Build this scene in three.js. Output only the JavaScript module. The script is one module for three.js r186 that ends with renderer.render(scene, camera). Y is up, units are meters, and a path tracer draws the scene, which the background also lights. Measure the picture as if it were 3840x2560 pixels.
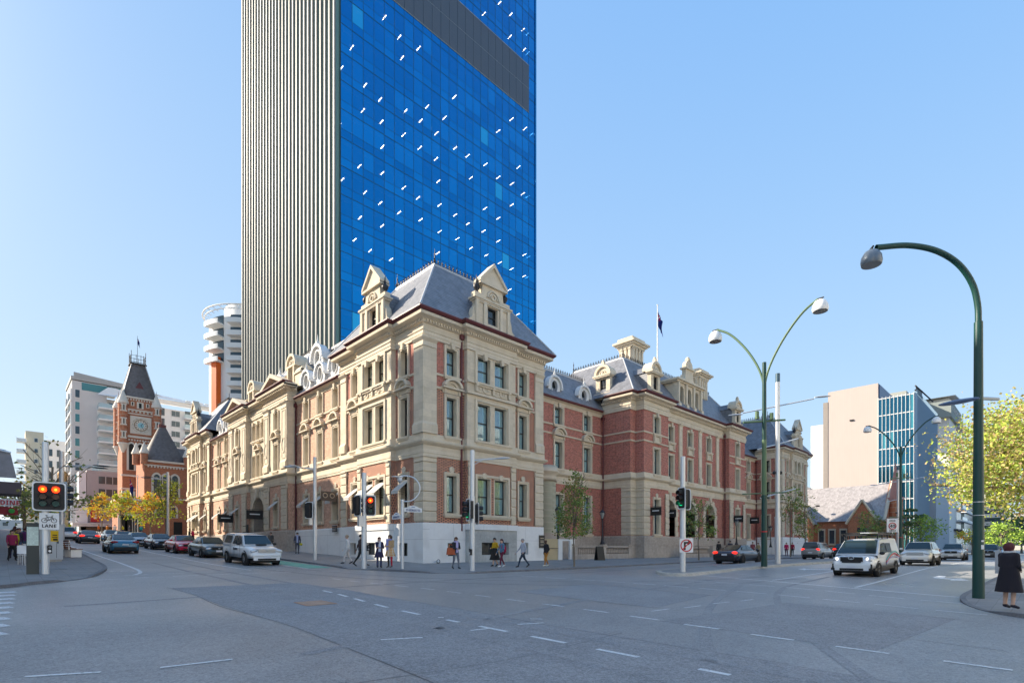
import * as THREE from 'three';
import { mergeGeometries } from 'three/addons/utils/BufferGeometryUtils.js';
import { ImprovedNoise } from 'three/addons/math/ImprovedNoise.js';
import { FontLoader } from 'three/addons/loaders/FontLoader.js';
import { TextGeometry } from 'three/addons/geometries/TextGeometry.js';

// ---------- camera, sky, sun, exposure ----------
const scene = new THREE.Scene();
const camera = new THREE.PerspectiveCamera(2 * Math.atan(1280 / 1975) * 180 / Math.PI, 1.5, 0.1, 3000);
camera.position.set(-19.036, 1.061, 27.521);
camera.lookAt(-19.036 + 0.69733, 1.061, 27.521 - 0.71675);
camera.setViewOffset(3840, 2560, 0, -775, 3840, 2560);   // rising front: verticals stay upright
camera.updateProjectionMatrix();

const SUN = new THREE.Vector3(-0.58, 0.60, -0.815).normalize();
{
  const W = 1024, H = 512, d = new Float32Array(W * H * 4), v = new THREE.Vector3();
  const mix = (a, b, t) => a + (b - a) * t;
  for (let j = 0; j < H; j++) for (let i = 0; i < W; i++) {
    const el = ((j + .5) / H - .5) * Math.PI, az = ((i + .5) / W - .5) * 2 * Math.PI;
    v.set(Math.cos(el) * Math.cos(az), Math.sin(el), Math.cos(el) * Math.sin(az));
    const c = v.dot(SUN), e = Math.max(0, v.y), t = Math.pow(e, .55);
    const hor = [.415, .52, .57], zen = [.072, .21, .455];
    const glow = Math.pow(Math.max(0, .5 + .5 * c), 3), aur = Math.exp((c - 1) * 24), low = Math.exp(-e * 16) * glow;
    const o = (j * W + i) * 4;
    for (let k = 0; k < 3; k++) d[o + k] = mix(hor[k], zen[k], Math.min(1, t * 1.05)) + [.075, .052, .008][k] * glow + [.32, .17, .05][k] * low + [1.3, 1.1, .85][k] * aur;
    d[o + 3] = 1;
    if (v.y < -.01) { d[o] = .30; d[o + 1] = .30; d[o + 2] = .30; }
  }
  const sky = new THREE.DataTexture(d, W, H, THREE.RGBAFormat, THREE.FloatType);
  sky.mapping = THREE.EquirectangularReflectionMapping; sky.magFilter = sky.minFilter = THREE.LinearFilter; sky.needsUpdate = true;
  scene.background = sky; scene.environment = sky;
}
const sun = new THREE.DirectionalLight(new THREE.Color(1, .89, .73), 5.0);
sun.position.copy(SUN).multiplyScalar(300); sun.castShadow = true; scene.add(sun, sun.target);
sun.shadow.mapSize.set(4096, 4096);
Object.assign(sun.shadow.camera, { left: -160, right: 160, top: 160, bottom: -160, near: 1, far: 700 });
sun.shadow.radius = 1;
const renderer = new THREE.WebGLRenderer({ antialias: true });
renderer.setSize(1024, 682); renderer.shadowMap.enabled = true;
renderer.toneMapping = THREE.LinearToneMapping; renderer.toneMappingExposure = 2.02;

// ---------- helpers ----------
let seed = 7;
const rnd = () => { seed = (seed * 1664525 + 1013904223) >>> 0; return seed / 4294967296; };
const rr = (a, b) => a + (b - a) * rnd();
const noise = new ImprovedNoise();
const n3 = (x, y, z) => noise.noise(x, y, z);
const fbm = (x, y, z, o = 4) => { let s = 0, a = .5; for (let i = 0; i < o; i++) { s += a * n3(x, y, z); x *= 2.03; y *= 2.03; z *= 2.03; a *= .5; } return s; };
const clamp = (x, a = 0, b = 1) => Math.max(a, Math.min(b, x));
const sst = (a, b, x) => { const t = clamp((x - a) / (b - a)); return t * t * (3 - 2 * t); };
const V = (x, y, z) => new THREE.Vector3(x, y, z);
const PI = Math.PI;
const taken = new Map();
function numbered(n) { const k = taken.get(n) || 0; taken.set(n, k + 1); return k ? n + '_' + String(k).padStart(3, '0') : n; }
function mesh(name, geo, mat, parent = scene, M) {
  const m = new THREE.Mesh(geo, mat); m.name = parent === scene ? numbered(name) : name;
  m.castShadow = m.receiveShadow = true; parent.add(m); if (M) m.applyMatrix4(M); return m;
}
function tag(o, label, category, group) { o.userData.label = label; o.userData.category = category; if (group) o.userData.group = group; return o; }
function thing(name, label, category, p = [0, 0, 0], turn = 0, group) {
  const g = new THREE.Group(); g.name = numbered(name); g.position.set(...p); g.rotation.y = turn; scene.add(g); return tag(g, label, category, group);
}
function part(name, parent, M) { const g = new THREE.Group(); g.name = name; parent.add(g); if (M) g.applyMatrix4(M); return g; }
function struct(name, geo, mat) { const m = mesh(name, geo, mat); m.userData.kind = 'structure'; return m; }
const clean = (g) => { const n = g.index ? g.toNonIndexed() : g; for (const k of Object.keys(n.attributes)) if (!['position', 'normal', 'uv'].includes(k)) n.deleteAttribute(k); if (!n.attributes.uv) n.setAttribute('uv', new THREE.BufferAttribute(new Float32Array(n.attributes.position.count * 2), 2)); if (!n.attributes.normal) n.computeVertexNormals(); return n; };
const merge = (l) => l.length === 1 ? l[0] : mergeGeometries(l.map(clean));
const mv = (g, x = 0, y = 0, z = 0) => g.translate(x, y, z);
// box with uv in metres; centre x,z ; y = bottom
function bx(w, h, d, x = 0, y = 0, z = 0) { return uvm(new THREE.BoxGeometry(w, h, d).translate(x, y + h / 2, z)); }
function b2(x0, x1, y0, y1, z0, z1) { return uvm(new THREE.BoxGeometry(x1 - x0, y1 - y0, z1 - z0).translate((x0 + x1) / 2, (y0 + y1) / 2, (z0 + z1) / 2)); }
function uvm(g) {
  const p = g.attributes.position, n = g.attributes.normal, u = new Float32Array(p.count * 2);
  for (let i = 0; i < p.count; i++) {
    const ax = Math.abs(n.getX(i)), ay = Math.abs(n.getY(i)), az = Math.abs(n.getZ(i));
    if (ay > ax && ay > az) { u[2 * i] = p.getX(i); u[2 * i + 1] = p.getZ(i); }
    else if (ax > az) { u[2 * i] = p.getZ(i); u[2 * i + 1] = p.getY(i); }
    else { u[2 * i] = p.getX(i); u[2 * i + 1] = p.getY(i); }
  }
  g.setAttribute('uv', new THREE.BufferAttribute(u, 2)); return g;
}
const cyl = (r0, r1, h, x = 0, y = 0, z = 0, s = 12, open = false) => new THREE.CylinderGeometry(r1, r0, h, s, 1, open).translate(x, y + h / 2, z);
const sph = (r, x = 0, y = 0, z = 0, s = 10, sy = 1) => new THREE.SphereGeometry(r, s, Math.max(6, s * .7 | 0)).scale(1, sy, 1).translate(x, y, z);
function tube(pts, r, seg = 24, rs = 8) { return new THREE.TubeGeometry(new THREE.CatmullRomCurve3(pts.map((p) => V(...p))), seg, r, rs); }
function bar(a, b, r, s = 8, r2 = r) {
  const A = V(...a), B = V(...b), L = A.distanceTo(B);
  return new THREE.CylinderGeometry(r2, r, L, s).translate(0, L / 2, 0).applyQuaternion(new THREE.Quaternion().setFromUnitVectors(V(0, 1, 0), B.clone().sub(A).normalize())).translate(A.x, A.y, A.z);
}
function lathe(pts, s = 12) { return new THREE.LatheGeometry(pts.map((p) => new THREE.Vector2(...p)), s); }
function shp(pts) { const s = new THREE.Shape(); pts.forEach((p, i) => i ? s.lineTo(...p) : s.moveTo(...p)); s.closePath(); return s; }
const rectPath = (x0, x1, y0, y1) => { const p = new THREE.Path(); p.moveTo(x0, y0); p.lineTo(x1, y0); p.lineTo(x1, y1); p.lineTo(x0, y1); p.closePath(); return p; };
function ext(shape, z0, z1, seg = 8) { return new THREE.ExtrudeGeometry(shape, { depth: z1 - z0, bevelEnabled: false, curveSegments: seg }).translate(0, 0, z0); }
// flat panel with rectangular (or arched) openings, front face at z=0, going back t
function panel(x0, x1, y0, y1, holes, t, z = 0) {
  const s = shp([[x0, y0], [x1, y0], [x1, y1], [x0, y1]]);
  for (const h of holes) {
    if (h.arch) { const p = new THREE.Path(), r = (h[1] - h[0]) / 2, cx = (h[0] + h[1]) / 2; p.moveTo(h[0], h[2]); p.lineTo(h[1], h[2]); p.lineTo(h[1], h[3] - r); p.absarc(cx, h[3] - r, r, 0, PI, false); p.closePath(); s.holes.push(p); }
    else s.holes.push(rectPath(h[0], h[1], h[2], h[3]));
  }
  return ext(s, z - t, z, 12);
}
// sweep a closed profile [n,y] along a plan path [x,z]; outward = right-hand side of travel
function sweep(profile, path, { pre = null, post = null } = {}) {
  const N = path.length, dirs = [], pos = [], uv = [];
  const dir = (a, b) => { const x = b[0] - a[0], z = b[1] - a[1], l = Math.hypot(x, z); return [x / l, z / l]; };
  for (let i = 0; i < N - 1; i++) dirs.push(dir(path[i], path[i + 1]));
  const pd = pre ? dir(pre, path[0]) : dirs[0], qd = post ? dir(path[N - 1], post) : dirs[N - 2];
  const mit = path.map((p, i) => {
    const a = i ? dirs[i - 1] : pd, b = i < N - 1 ? dirs[i] : qd, na = [-a[1], a[0]], nb = [-b[1], b[0]];
    const mx = na[0] + nb[0], mz = na[1] + nb[1], k = 1 / Math.max(.3, (mx * na[0] + mz * na[1]));
    return [mx * k, mz * k];
  });
  const P = (i, q) => [path[i][0] + mit[i][0] * q[0], q[1], path[i][1] + mit[i][1] * q[0]];
  let run = 0;
  for (let i = 0; i < N - 1; i++) {
    const L = Math.hypot(path[i + 1][0] - path[i][0], path[i + 1][1] - path[i][1]);
    let pr = 0;
    for (let k = 0; k < profile.length; k++) {
      const q0 = profile[k], q1 = profile[(k + 1) % profile.length], e = Math.hypot(q1[0] - q0[0], q1[1] - q0[1]);
      const A = P(i, q0), B = P(i + 1, q0), C = P(i + 1, q1), D = P(i, q1);
      pos.push(...A, ...B, ...C, ...A, ...C, ...D);
      uv.push(run, pr, run + L, pr, run + L, pr + e, run, pr, run + L, pr + e, run, pr + e); pr += e;
    }
    run += L;
  }
  const pts = profile.map((q) => new THREE.Vector2(...q)), tri = THREE.ShapeUtils.triangulateShape(pts, []);
  for (const [i, f] of [[0, 0], [N - 1, 1]]) for (const t of tri) for (const k of f ? t : [t[0], t[2], t[1]]) { pos.push(...P(i, profile[k])); uv.push(profile[k][0], profile[k][1]); }
  const g = new THREE.BufferGeometry();
  g.setAttribute('position', new THREE.Float32BufferAttribute(pos, 3)); g.setAttribute('uv', new THREE.Float32BufferAttribute(uv, 2)); g.computeVertexNormals();
  return g;
}
const rectProf = (n0, n1, y0, y1) => [[n0, y0], [n1, y0], [n1, y1], [n0, y1]];
function poly(pts, faces, uvs = .0) {   // flat-shaded polygon soup with metre uvs
  const pos = [];
  for (const f of faces) for (let i = 1; i < f.length - 1; i++) pos.push(...pts[f[0]], ...pts[f[i]], ...pts[f[i + 1]]);
  const g = new THREE.BufferGeometry(); g.setAttribute('position', new THREE.Float32BufferAttribute(pos, 3)); g.computeVertexNormals(); return uvm(g);
}

// ---------- textures and materials ----------
function tex(w, h, fn, rep = [1, 1], srgb = true) {
  const d = new Uint8Array(w * h * 4);
  for (let y = 0; y < h; y++) for (let x = 0; x < w; x++) { const c = fn(x / w, y / h, x, y), o = (y * w + x) * 4; for (let k = 0; k < 3; k++) d[o + k] = clamp(Array.isArray(c) ? c[k] : c) * 255; d[o + 3] = 255; }
  const t = new THREE.DataTexture(d, w, h); t.wrapS = t.wrapT = THREE.RepeatWrapping; t.magFilter = THREE.LinearFilter; t.minFilter = THREE.LinearMipmapLinearFilter; t.generateMipmaps = true;
  t.repeat.set(...rep); if (srgb) t.colorSpace = THREE.SRGBColorSpace; t.needsUpdate = true; return t;
}
const lin2s = (c) => c <= .0031308 ? c * 12.92 : 1.055 * Math.pow(c, 1 / 2.4) - .055;
const S3 = (c) => c.map((v) => lin2s(clamp(v)));
// tiling noise on the unit torus
const tn = (u, v, f, z) => { const a = u * 2 * PI, b = v * 2 * PI, r = f / (2 * PI); return n3(Math.cos(a) * r + 5.3 + z, Math.sin(a) * r + 1.7, Math.cos(b) * r + Math.sin(b) * r * .7 + z * 3.1) * .6 + n3(Math.cos(b) * r + 9.1 + z, Math.sin(b) * r + 3.3, Math.sin(a) * r - Math.cos(a) * r * .6) * .6; };
const hash = (x, y, s = 0) => { let h = (x * 374761393 + y * 668265263 + s * 982451653) | 0; h = Math.imul(h ^ (h >>> 13), 1274126177); return ((h ^ (h >>> 16)) >>> 0) / 4294967296; };
function brickTex(base, dark, mortar, headers, spread = .16) {
  const PX = .36, PY = .086, nx = 8, ny = 30, W = 1024, H = 1024;
  return tex(W, H, (u, v) => {
    const y = v * ny, row = Math.floor(y), fy = (y - row) * PY; let x = u * nx + (row % 2) * .5; x = ((x % nx) + nx) % nx; const cell = Math.floor(x), fx = (x - cell) * PX;
    const hd = fx > .24, ex = hd ? Math.min(fx - .24, .36 - fx) : Math.min(fx, .24 - fx), ey = Math.min(fy, PY - fy);
    if (ex < .005 || ey < .005) return S3(mortar);
    const r = hash(cell, row, hd ? 3 : 1), k = 1 + (r - .5) * 2 * spread, isD = hd && headers > 0 && hash(cell, row, 9) < headers;
    const c = isD ? dark : base, n = 1 + .12 * tn(u, v, 40, 2);
    return S3(c.map((q) => q * k * n));
  }, [1 / (PX * nx), 1 / (PY * ny)]);
}
function mottled(base, amp = .1, f1 = 6, f2 = 40, w = 512, rep = 1, tint = [1, 1, 1]) {
  return tex(w, w, (u, v) => { const a = tn(u, v, f1, 1) * amp, b = tn(u, v, f2, 4) * amp * .7; return S3(base.map((c, k) => c * (1 + (a + b) * tint[k]))); }, [rep, rep]);
}
const M = {};
const std = (o) => new THREE.MeshStandardMaterial({ roughness: .85, metalness: 0, ...o });
const lin = (r, g, b) => new THREE.Color().setRGB(r, g, b);
const grainBump = tex(512, 512, (u, v, x, y) => .5 + .5 * (hash(x, y) - .5) + .3 * tn(u, v, 60, 7), [1, 1], false);
// ashlar: courses with thin joints and blotches
const ashlar = (base, seedv) => tex(1024, 1024, (u, v) => {
  const y = v * 10, row = Math.floor(y), fy = y - row; let x = u * 5 + (row % 2) * .5; x = ((x % 5) + 5) % 5; const c = Math.floor(x), fx = x - c;
  const j = Math.min(fx, 1 - fx) < .006 || Math.min(fy, 1 - fy) < .012, t = 1 + (hash(c, row, seedv) - .5) * .14 + tn(u, v, 9, seedv) * .12 + tn(u, v, 50, seedv + 2) * .08;
  const st = clamp(tn(u, v, 14, seedv + 5) - .25) * .5;
  return S3(base.map((q, k) => q * t * (j ? .8 : 1) * (1 - st * [.5, .6, .8][k])));
}, [1 / 5, 1 / 4.5]);
M.stone = std({ map: ashlar([.62, .53, .40], 1), roughness: .9, bumpMap: grainBump, bumpScale: .004 });
M.trim = std({ map: mottled([.63, .54, .41], .16, 5, 45, 512, .33, [.9, 1, 1.2]), roughness: .88 });
M.brickRed = std({ map: brickTex([.42, .135, .095], [.2, .07, .06], [.46, .36, .3], .25, .22), roughness: .9 });
M.brickOr = std({ map: brickTex([.52, .22, .125], [.05, .035, .038], [.5, .4, .32], .96, .2), roughness: .9 });
M.brickPink = std({ map: brickTex([.60, .34, .23], [.46, .2, .14], [.6, .48, .36], .5, .2), roughness: .9 });
M.brickTown = std({ map: brickTex([.42, .15, .075], [.33, .11, .06], [.45, .3, .2], .4, .16), roughness: .9 });
M.whiteRender = std({ map: tex(1024, 1024, (u, v) => { const j = Math.abs(((u * 4) % 1) - .5) > .496 || Math.abs(((v * 4) % 1) - .72) < .006, s = clamp(tn(u, v, 9, 8) - .22) * .35 + clamp(tn(u * 3 % 1, v, 26, 9) - .3) * .2; return S3([.77, .765, .75].map((c, k) => c * (j ? .72 : 1) * (1 - s * [.8, .9, 1][k]) * (1 + tn(u, v, 40, 3) * .04))); }, [1 / 9, 1 / 9]), roughness: .8 });
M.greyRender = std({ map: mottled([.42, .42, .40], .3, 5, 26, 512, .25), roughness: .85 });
M.plinthStone = std({ map: mottled([.44, .37, .31], .34, 4, 22, 512, .22), roughness: .9 });
const slateTex = (base) => tex(1024, 1024, (u, v) => { const y = v * 16, row = Math.floor(y), fy = y - row; let x = u * 12 + (row % 2) * .5; x = ((x % 12) + 12) % 12; const c = Math.floor(x), fx = x - c, t = 1 + (hash(c, row, 2) - .5) * .3 + tn(u, v, 8, 3) * .18; return S3(base.map((q) => q * t * (fy < .09 ? .5 : Math.min(fx, 1 - fx) < .03 ? .72 : 1))); }, [1 / 3.6, 1 / 3.6]);
const slateBump = tex(512, 512, (u, v) => { const y = v * 16, fy = y - Math.floor(y); return 1 - fy * .9; }, [1 / 3.6, 1 / 3.6], false);
M.slate = std({ map: slateTex([.185, .19, .21]), roughness: .52, bumpMap: slateBump, bumpScale: .02 });
M.slateBrown = std({ map: slateTex([.16, .135, .125]), roughness: .7 });
M.lead = std({ color: lin(.42, .43, .44), roughness: .5, metalness: .2 });
M.gutter = std({ color: lin(.12, .028, .03), roughness: .5 });
M.white = std({ color: lin(.72, .71, .69), roughness: .6 });
M.offwhite = std({ map: mottled([.70, .68, .65], .06, 5, 30, 256, .15), roughness: .75 });
M.sash = std({ color: lin(.02, .016, .016), roughness: .45 });
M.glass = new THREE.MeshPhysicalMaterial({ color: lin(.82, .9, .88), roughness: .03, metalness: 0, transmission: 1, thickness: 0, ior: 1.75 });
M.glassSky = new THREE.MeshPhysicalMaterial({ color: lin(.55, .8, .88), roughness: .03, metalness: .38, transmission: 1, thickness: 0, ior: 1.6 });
M.glassDark = new THREE.MeshPhysicalMaterial({ color: lin(.012, .018, .02), roughness: .04, metalness: 0, ior: 1.7 });
M.curtain = std({ color: lin(.62, .62, .52), roughness: 1 });
M.roomDark = std({ color: lin(.03, .028, .025), roughness: 1 });
M.iron = std({ color: lin(.03, .03, .035), roughness: .5, metalness: .4 });
M.silver = std({ color: lin(.62, .64, .66), roughness: .38, metalness: .55 });
M.green = std({ color: lin(.006, .052, .042), roughness: .4 });
M.greenOld = std({ map: mottled([.10, .17, .085], .2, 4, 20, 256, .5), roughness: .5 });
M.black = std({ color: lin(.012, .012, .013), roughness: .5 });
M.signWhite = std({ color: lin(.75, .76, .76), roughness: .4 });
M.red = std({ color: lin(.55, .02, .03), roughness: .4 });
const font = await new FontLoader().loadAsync('fonts/droid/droid_sans_bold.typeface.json');
function text(s, size, depth = .01) { const g = new TextGeometry(s, { font, size, depth, curveSegments: 3, bevelEnabled: false }); g.computeBoundingBox(); const b = g.boundingBox; return g.translate(-(b.min.x + b.max.x) / 2, 0, 0); }
const RY = (a) => new THREE.Matrix4().makeRotationY(a);
const T = (x, y, z) => new THREE.Matrix4().makeTranslation(x, y, z);
const TR = (x, y, z, a) => T(x, y, z).multiply(RY(a));
// ---------- ground, roads, footpaths, markings ----------
function gh(x, z) {
  if (z > 0) return -.021 * Math.min(z, 40) * (1 - .75 * sst(2, 25, x));
  const q = Math.min(-z, 110); return (.03 * q + .0001 * q * q) * (1 - sst(0, 8, x));
}
function axis(lo, hi, fine0, fine1, step) { const a = []; let x = lo; const big = (hi - lo) / 24; while (x < fine0) { a.push(x); x += Math.min(big, Math.max(step, (fine0 - x) * .5)); } for (x = fine0; x < fine1; x += step) a.push(x); while (x < hi) { a.push(x); x += Math.min(big, Math.max(step, (x - fine1) * .5)); } a.push(hi); return a; }
function faceUp(g) { g.computeVertexNormals(); const n = g.attributes.normal; let s = 0; for (let i = 0; i < n.count; i++) s += n.getY(i); if (s < 0) { const a = g.index.array; for (let i = 0; i < a.length; i += 3) { const t = a[i]; a[i] = a[i + 1]; a[i + 1] = t; } g.computeVertexNormals(); } return g; }
function gridSheet(xs, zs, dy) {
  const pos = [], uv = [], idx = [];
  for (const z of zs) for (const x of xs) { pos.push(x, gh(x, z) + dy, z); uv.push(x, z); }
  for (let j = 0; j < zs.length - 1; j++) for (let i = 0; i < xs.length - 1; i++) { const a = j * xs.length + i, b = a + 1, c = a + xs.length, d = c + 1; idx.push(a, c, b, b, c, d); }
  const g = new THREE.BufferGeometry(); g.setAttribute('position', new THREE.Float32BufferAttribute(pos, 3)); g.setAttribute('uv', new THREE.Float32BufferAttribute(uv, 2)); g.setIndex(idx); g.computeVertexNormals(); return g;
}
const asphaltTex = tex(1024, 1024, (u, v, x, y) => {
  const g = (hash(x, y, 1) - .5) * .4 + (hash(x >> 1, y >> 1, 2) - .5) * .4 + (hash(x >> 2, y >> 2, 6) - .5) * .34 + (hash(x >> 3, y >> 3, 7) - .5) * .2, b = tn(u, v, 7, 1) * .12 + tn(u, v, 30, 2) * .08; const st = hash(x >> 1, y >> 1, 8) > .985 ? .5 : 0;
  return S3([.285, .278, .275].map((c) => c * (1 + g + b + st)));
}, [1 / 6.5, 1 / 6.5]);
const wearTex = tex(1024, 1024, (u, v) => .5 + .28 * tn(u, v, 5, 11) + .2 * tn(u, v, 17, 12), [1 / 61, 1 / 61], false);
M.asphalt = std({ map: asphaltTex, roughness: .78, roughnessMap: wearTex, bumpMap: grainBump.clone(), bumpScale: .006 });
M.asphalt.bumpMap.repeat.set(.5, .5); M.asphalt.bumpMap.needsUpdate = true;
M.path = std({ map: tex(1024, 1024, (u, v, x, y) => { const fx = (u * 10) % 1, fy = (v * 10) % 1, j = Math.min(fx, 1 - fx, fy, 1 - fy) < .02; const t = 1 + (hash(Math.floor(u * 10), Math.floor(v * 10), 4) - .5) * .12 + tn(u, v, 6, 3) * .16 + (hash(x, y) - .5) * .12; return S3([.25, .245, .24].map((c) => c * t * (j ? .75 : 1))); }, [1 / 4, 1 / 4]), roughness: .8 });
M.kerb = std({ map: mottled([.17, .17, .18], .3, 6, 40, 512, .5), roughness: .8 });
M.paleKerb = std({ map: mottled([.42, .40, .36], .3, 6, 40, 512, .5), roughness: .85 });
M.paint = std({ map: tex(512, 512, (u, v, x, y) => { const w = tn(u, v, 24, 3) + (hash(x, y) - .5) * .7; return S3([.72, .73, .73].map((c) => c * (w > .42 ? .45 : w > .3 ? .75 : 1))); }, [1, 1]), roughness: .6 });
M.greenPaint = std({ map: mottled([.16, .40, .30], .25, 6, 40, 256, .5), roughness: .7 });
M.grass = std({ map: mottled([.07, .15, .03], .4, 8, 50, 256, .4), roughness: 1 });
struct('ground', gridSheet(axis(-1500, 1500, -60, 160, 8), axis(-1500, 1500, -140, 60, 8), -.07), std({ map: mottled([.12, .125, .10], .3, 5, 30, 256, .05), roughness: 1 }));
M.asphalt.vertexColors = true;
{ // slow blotches of binder and wear across the carriageway
  const g = gridSheet(axis(-160, 340, -30, 60, 1), axis(-150, 90, -60, 45, 1), 0), p = g.attributes.position, c = new Float32Array(p.count * 3);
  for (let i = 0; i < p.count; i++) { const x = p.getX(i), z = p.getZ(i), v = 1 + .16 * fbm(x * .13, 3.1, z * .13, 4) + .1 * fbm(x * .5, 7.7, z * .5, 3); c[3 * i] = v; c[3 * i + 1] = v; c[3 * i + 2] = v * .995; }
  g.setAttribute('color', new THREE.BufferAttribute(c, 3)); struct('road', g, M.asphalt);
}

// footpath lofted between a kerb line and an inner line, with a kerb upstand
function resample(P, n) { const L = [0]; for (let i = 1; i < P.length; i++) L.push(L[i - 1] + Math.hypot(P[i][0] - P[i - 1][0], P[i][1] - P[i - 1][1])); const out = []; for (let k = 0; k <= n; k++) { const t = L[L.length - 1] * k / n; let i = 1; while (i < L.length - 1 && L[i] < t) i++; const f = (t - L[i - 1]) / (L[i] - L[i - 1] || 1); out.push([P[i - 1][0] + (P[i][0] - P[i - 1][0]) * f, P[i - 1][1] + (P[i][1] - P[i - 1][1]) * f]); } return out; }
function smoothLine(P) { return new THREE.CatmullRomCurve3(P.map((p) => V(p[0], 0, p[1])), false, 'centripetal').getPoints(P.length * 8).map((p) => [p.x, p.z]); }
function footpath(name, kerb, inner, lift, dip = () => 1) {
  const n = kerb.length - 1, m = 8, pos = [], uv = [], idx = [], kp = [], ku = [];
  const q = inner;
  for (let i = 0; i <= n; i++) for (let j = 0; j <= m; j++) {
    const f = j / m, x = kerb[i][0] + (q[i][0] - kerb[i][0]) * f, z = kerb[i][1] + (q[i][1] - kerb[i][1]) * f; const w = Math.hypot(x - kerb[i][0], z - kerb[i][1]);
    const d = dip(kerb[i][0], kerb[i][1]); pos.push(x, gh(x, z) + lift * (d + (1 - d) * sst(0, 1.2, w)) + Math.min(w, 5) * .006, z); uv.push(x, z);
  }
  for (let i = 0; i < n; i++) for (let j = 0; j < m; j++) { const a = i * (m + 1) + j; idx.push(a, a + 1, a + m + 1, a + 1, a + m + 2, a + m + 1); }
  const g = new THREE.BufferGeometry(); g.setAttribute('position', new THREE.Float32BufferAttribute(pos, 3)); g.setAttribute('uv', new THREE.Float32BufferAttribute(uv, 2)); g.setIndex(idx); faceUp(g);
  const top = struct(name, g, M.path);
  for (let i = 0; i < n; i++) {
    const A = kerb[i], B = kerb[i + 1], r = (p, f) => { const t = q[kerb.indexOf(p)], l = Math.hypot(t[0] - p[0], t[1] - p[1]) || 1; return [p[0] + (t[0] - p[0]) / l * f, p[1] + (t[1] - p[1]) / l * f]; };
    const A1 = r(A, .16), B1 = r(B, .16), la = lift * dip(...A) + .008, lb = lift * dip(...B) + .008;
    const a0 = [A[0], gh(...A) - .1, A[1]], b0 = [B[0], gh(...B) - .1, B[1]], a1 = [A[0], gh(...A) + la, A[1]], b1 = [B[0], gh(...B) + lb, B[1]], a2 = [A1[0], gh(...A) + la, A1[1]], b2_ = [B1[0], gh(...B) + lb, B1[1]];
    kp.push(...a0, ...b0, ...b1, ...a0, ...b1, ...a1, ...a1, ...b1, ...b2_, ...a1, ...b2_, ...a2); for (const p of [a0, b0, b1, a0, b1, a1, a1, b1, b2_, a1, b2_, a2]) ku.push(p[0] + p[1], p[2]);
  }
  const k = new THREE.BufferGeometry(); k.setAttribute('position', new THREE.Float32BufferAttribute(kp, 3)); k.setAttribute('uv', new THREE.Float32BufferAttribute(ku, 2)); k.computeVertexNormals();
  mesh('kerb', k, M.kerb, top); return top;
}
{
  const ne = smoothLine([[-5.45, -112], [-5.5, -60], [-5.5, -25], [-5.5, -9], [-5.6, -3.8], [-5.7, -.5], [-5.95, 1.9], [-5.5, 3.1], [-4.9, 5], [-4.1, 7], [-2.5, 8], [-.1, 8], [3.6, 8.05], [9.3, 8.2], [15, 8.2], [30, 8.2], [70, 8.2], [170, 8.2]]);
  const inn = ne.map(([x, z]) => z < 1.9 && x < -4 ? [1.2, Math.min(z, -1)] : x < -2.5 ? [1.2, -1] : x < 12 ? [Math.max(1.3, x), -1 - .4 * Math.max(0, x)] : [x, -5.5]);
  footpath('footpath_north_east', ne, inn, .09, (x, z) => { const d1 = Math.hypot(x + 6, z - 2.4), d2 = Math.hypot(x + 3.6, z - 7.5); return Math.min(sst(.5, 1.6, d1), sst(.5, 1.6, d2)) * .9 + .1; });
  const nw = smoothLine([[-60, 8.2], [-26, 8.1], [-22, 7.4], [-19, 5.9], [-18.3, 4.9], [-17.6, 4.1], [-16.6, 2.3], [-15.85, -.8], [-15.5, -2.9], [-15.3, -5.9], [-15.2, -10], [-15, -17], [-14.9, -25], [-14.9, -60], [-14.9, -112]]);
  const inw = nw.map(([x, z]) => z > -2 ? [Math.min(x, -22) - .5, Math.min(z, 0) - 2.5] : [-22.5, z]);
  footpath('footpath_north_west', nw.slice().reverse(), inw.slice().reverse(), .09, (x, z) => sst(.6, 1.6, Math.hypot(x + 17, z - 3.1)) * .9 + .1);
  const se = smoothLine([[170, 25.9], [80, 25.9], [30, 25.8], [15, 25.75], [11.3, 25.64], [6.5, 25.5], [3.2, 25.46], [1.57, 25.59], [.6, 25.8], [-.7, 26.2], [-1.75, 26.8], [-2.4, 27.8], [-2.9, 30], [-3, 34], [-3, 60], [-3, 88]]);
  const ins = se.map(([x, z]) => z < 27 && x > 3 ? [Math.max(x, 8), 34] : [8, Math.max(z, 34)]);
  footpath('footpath_south_east', se, ins, .09, (x, z) => sst(.6, 2, Math.hypot(x + .2, z - 26)) * .9 + .1);
}
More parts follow.
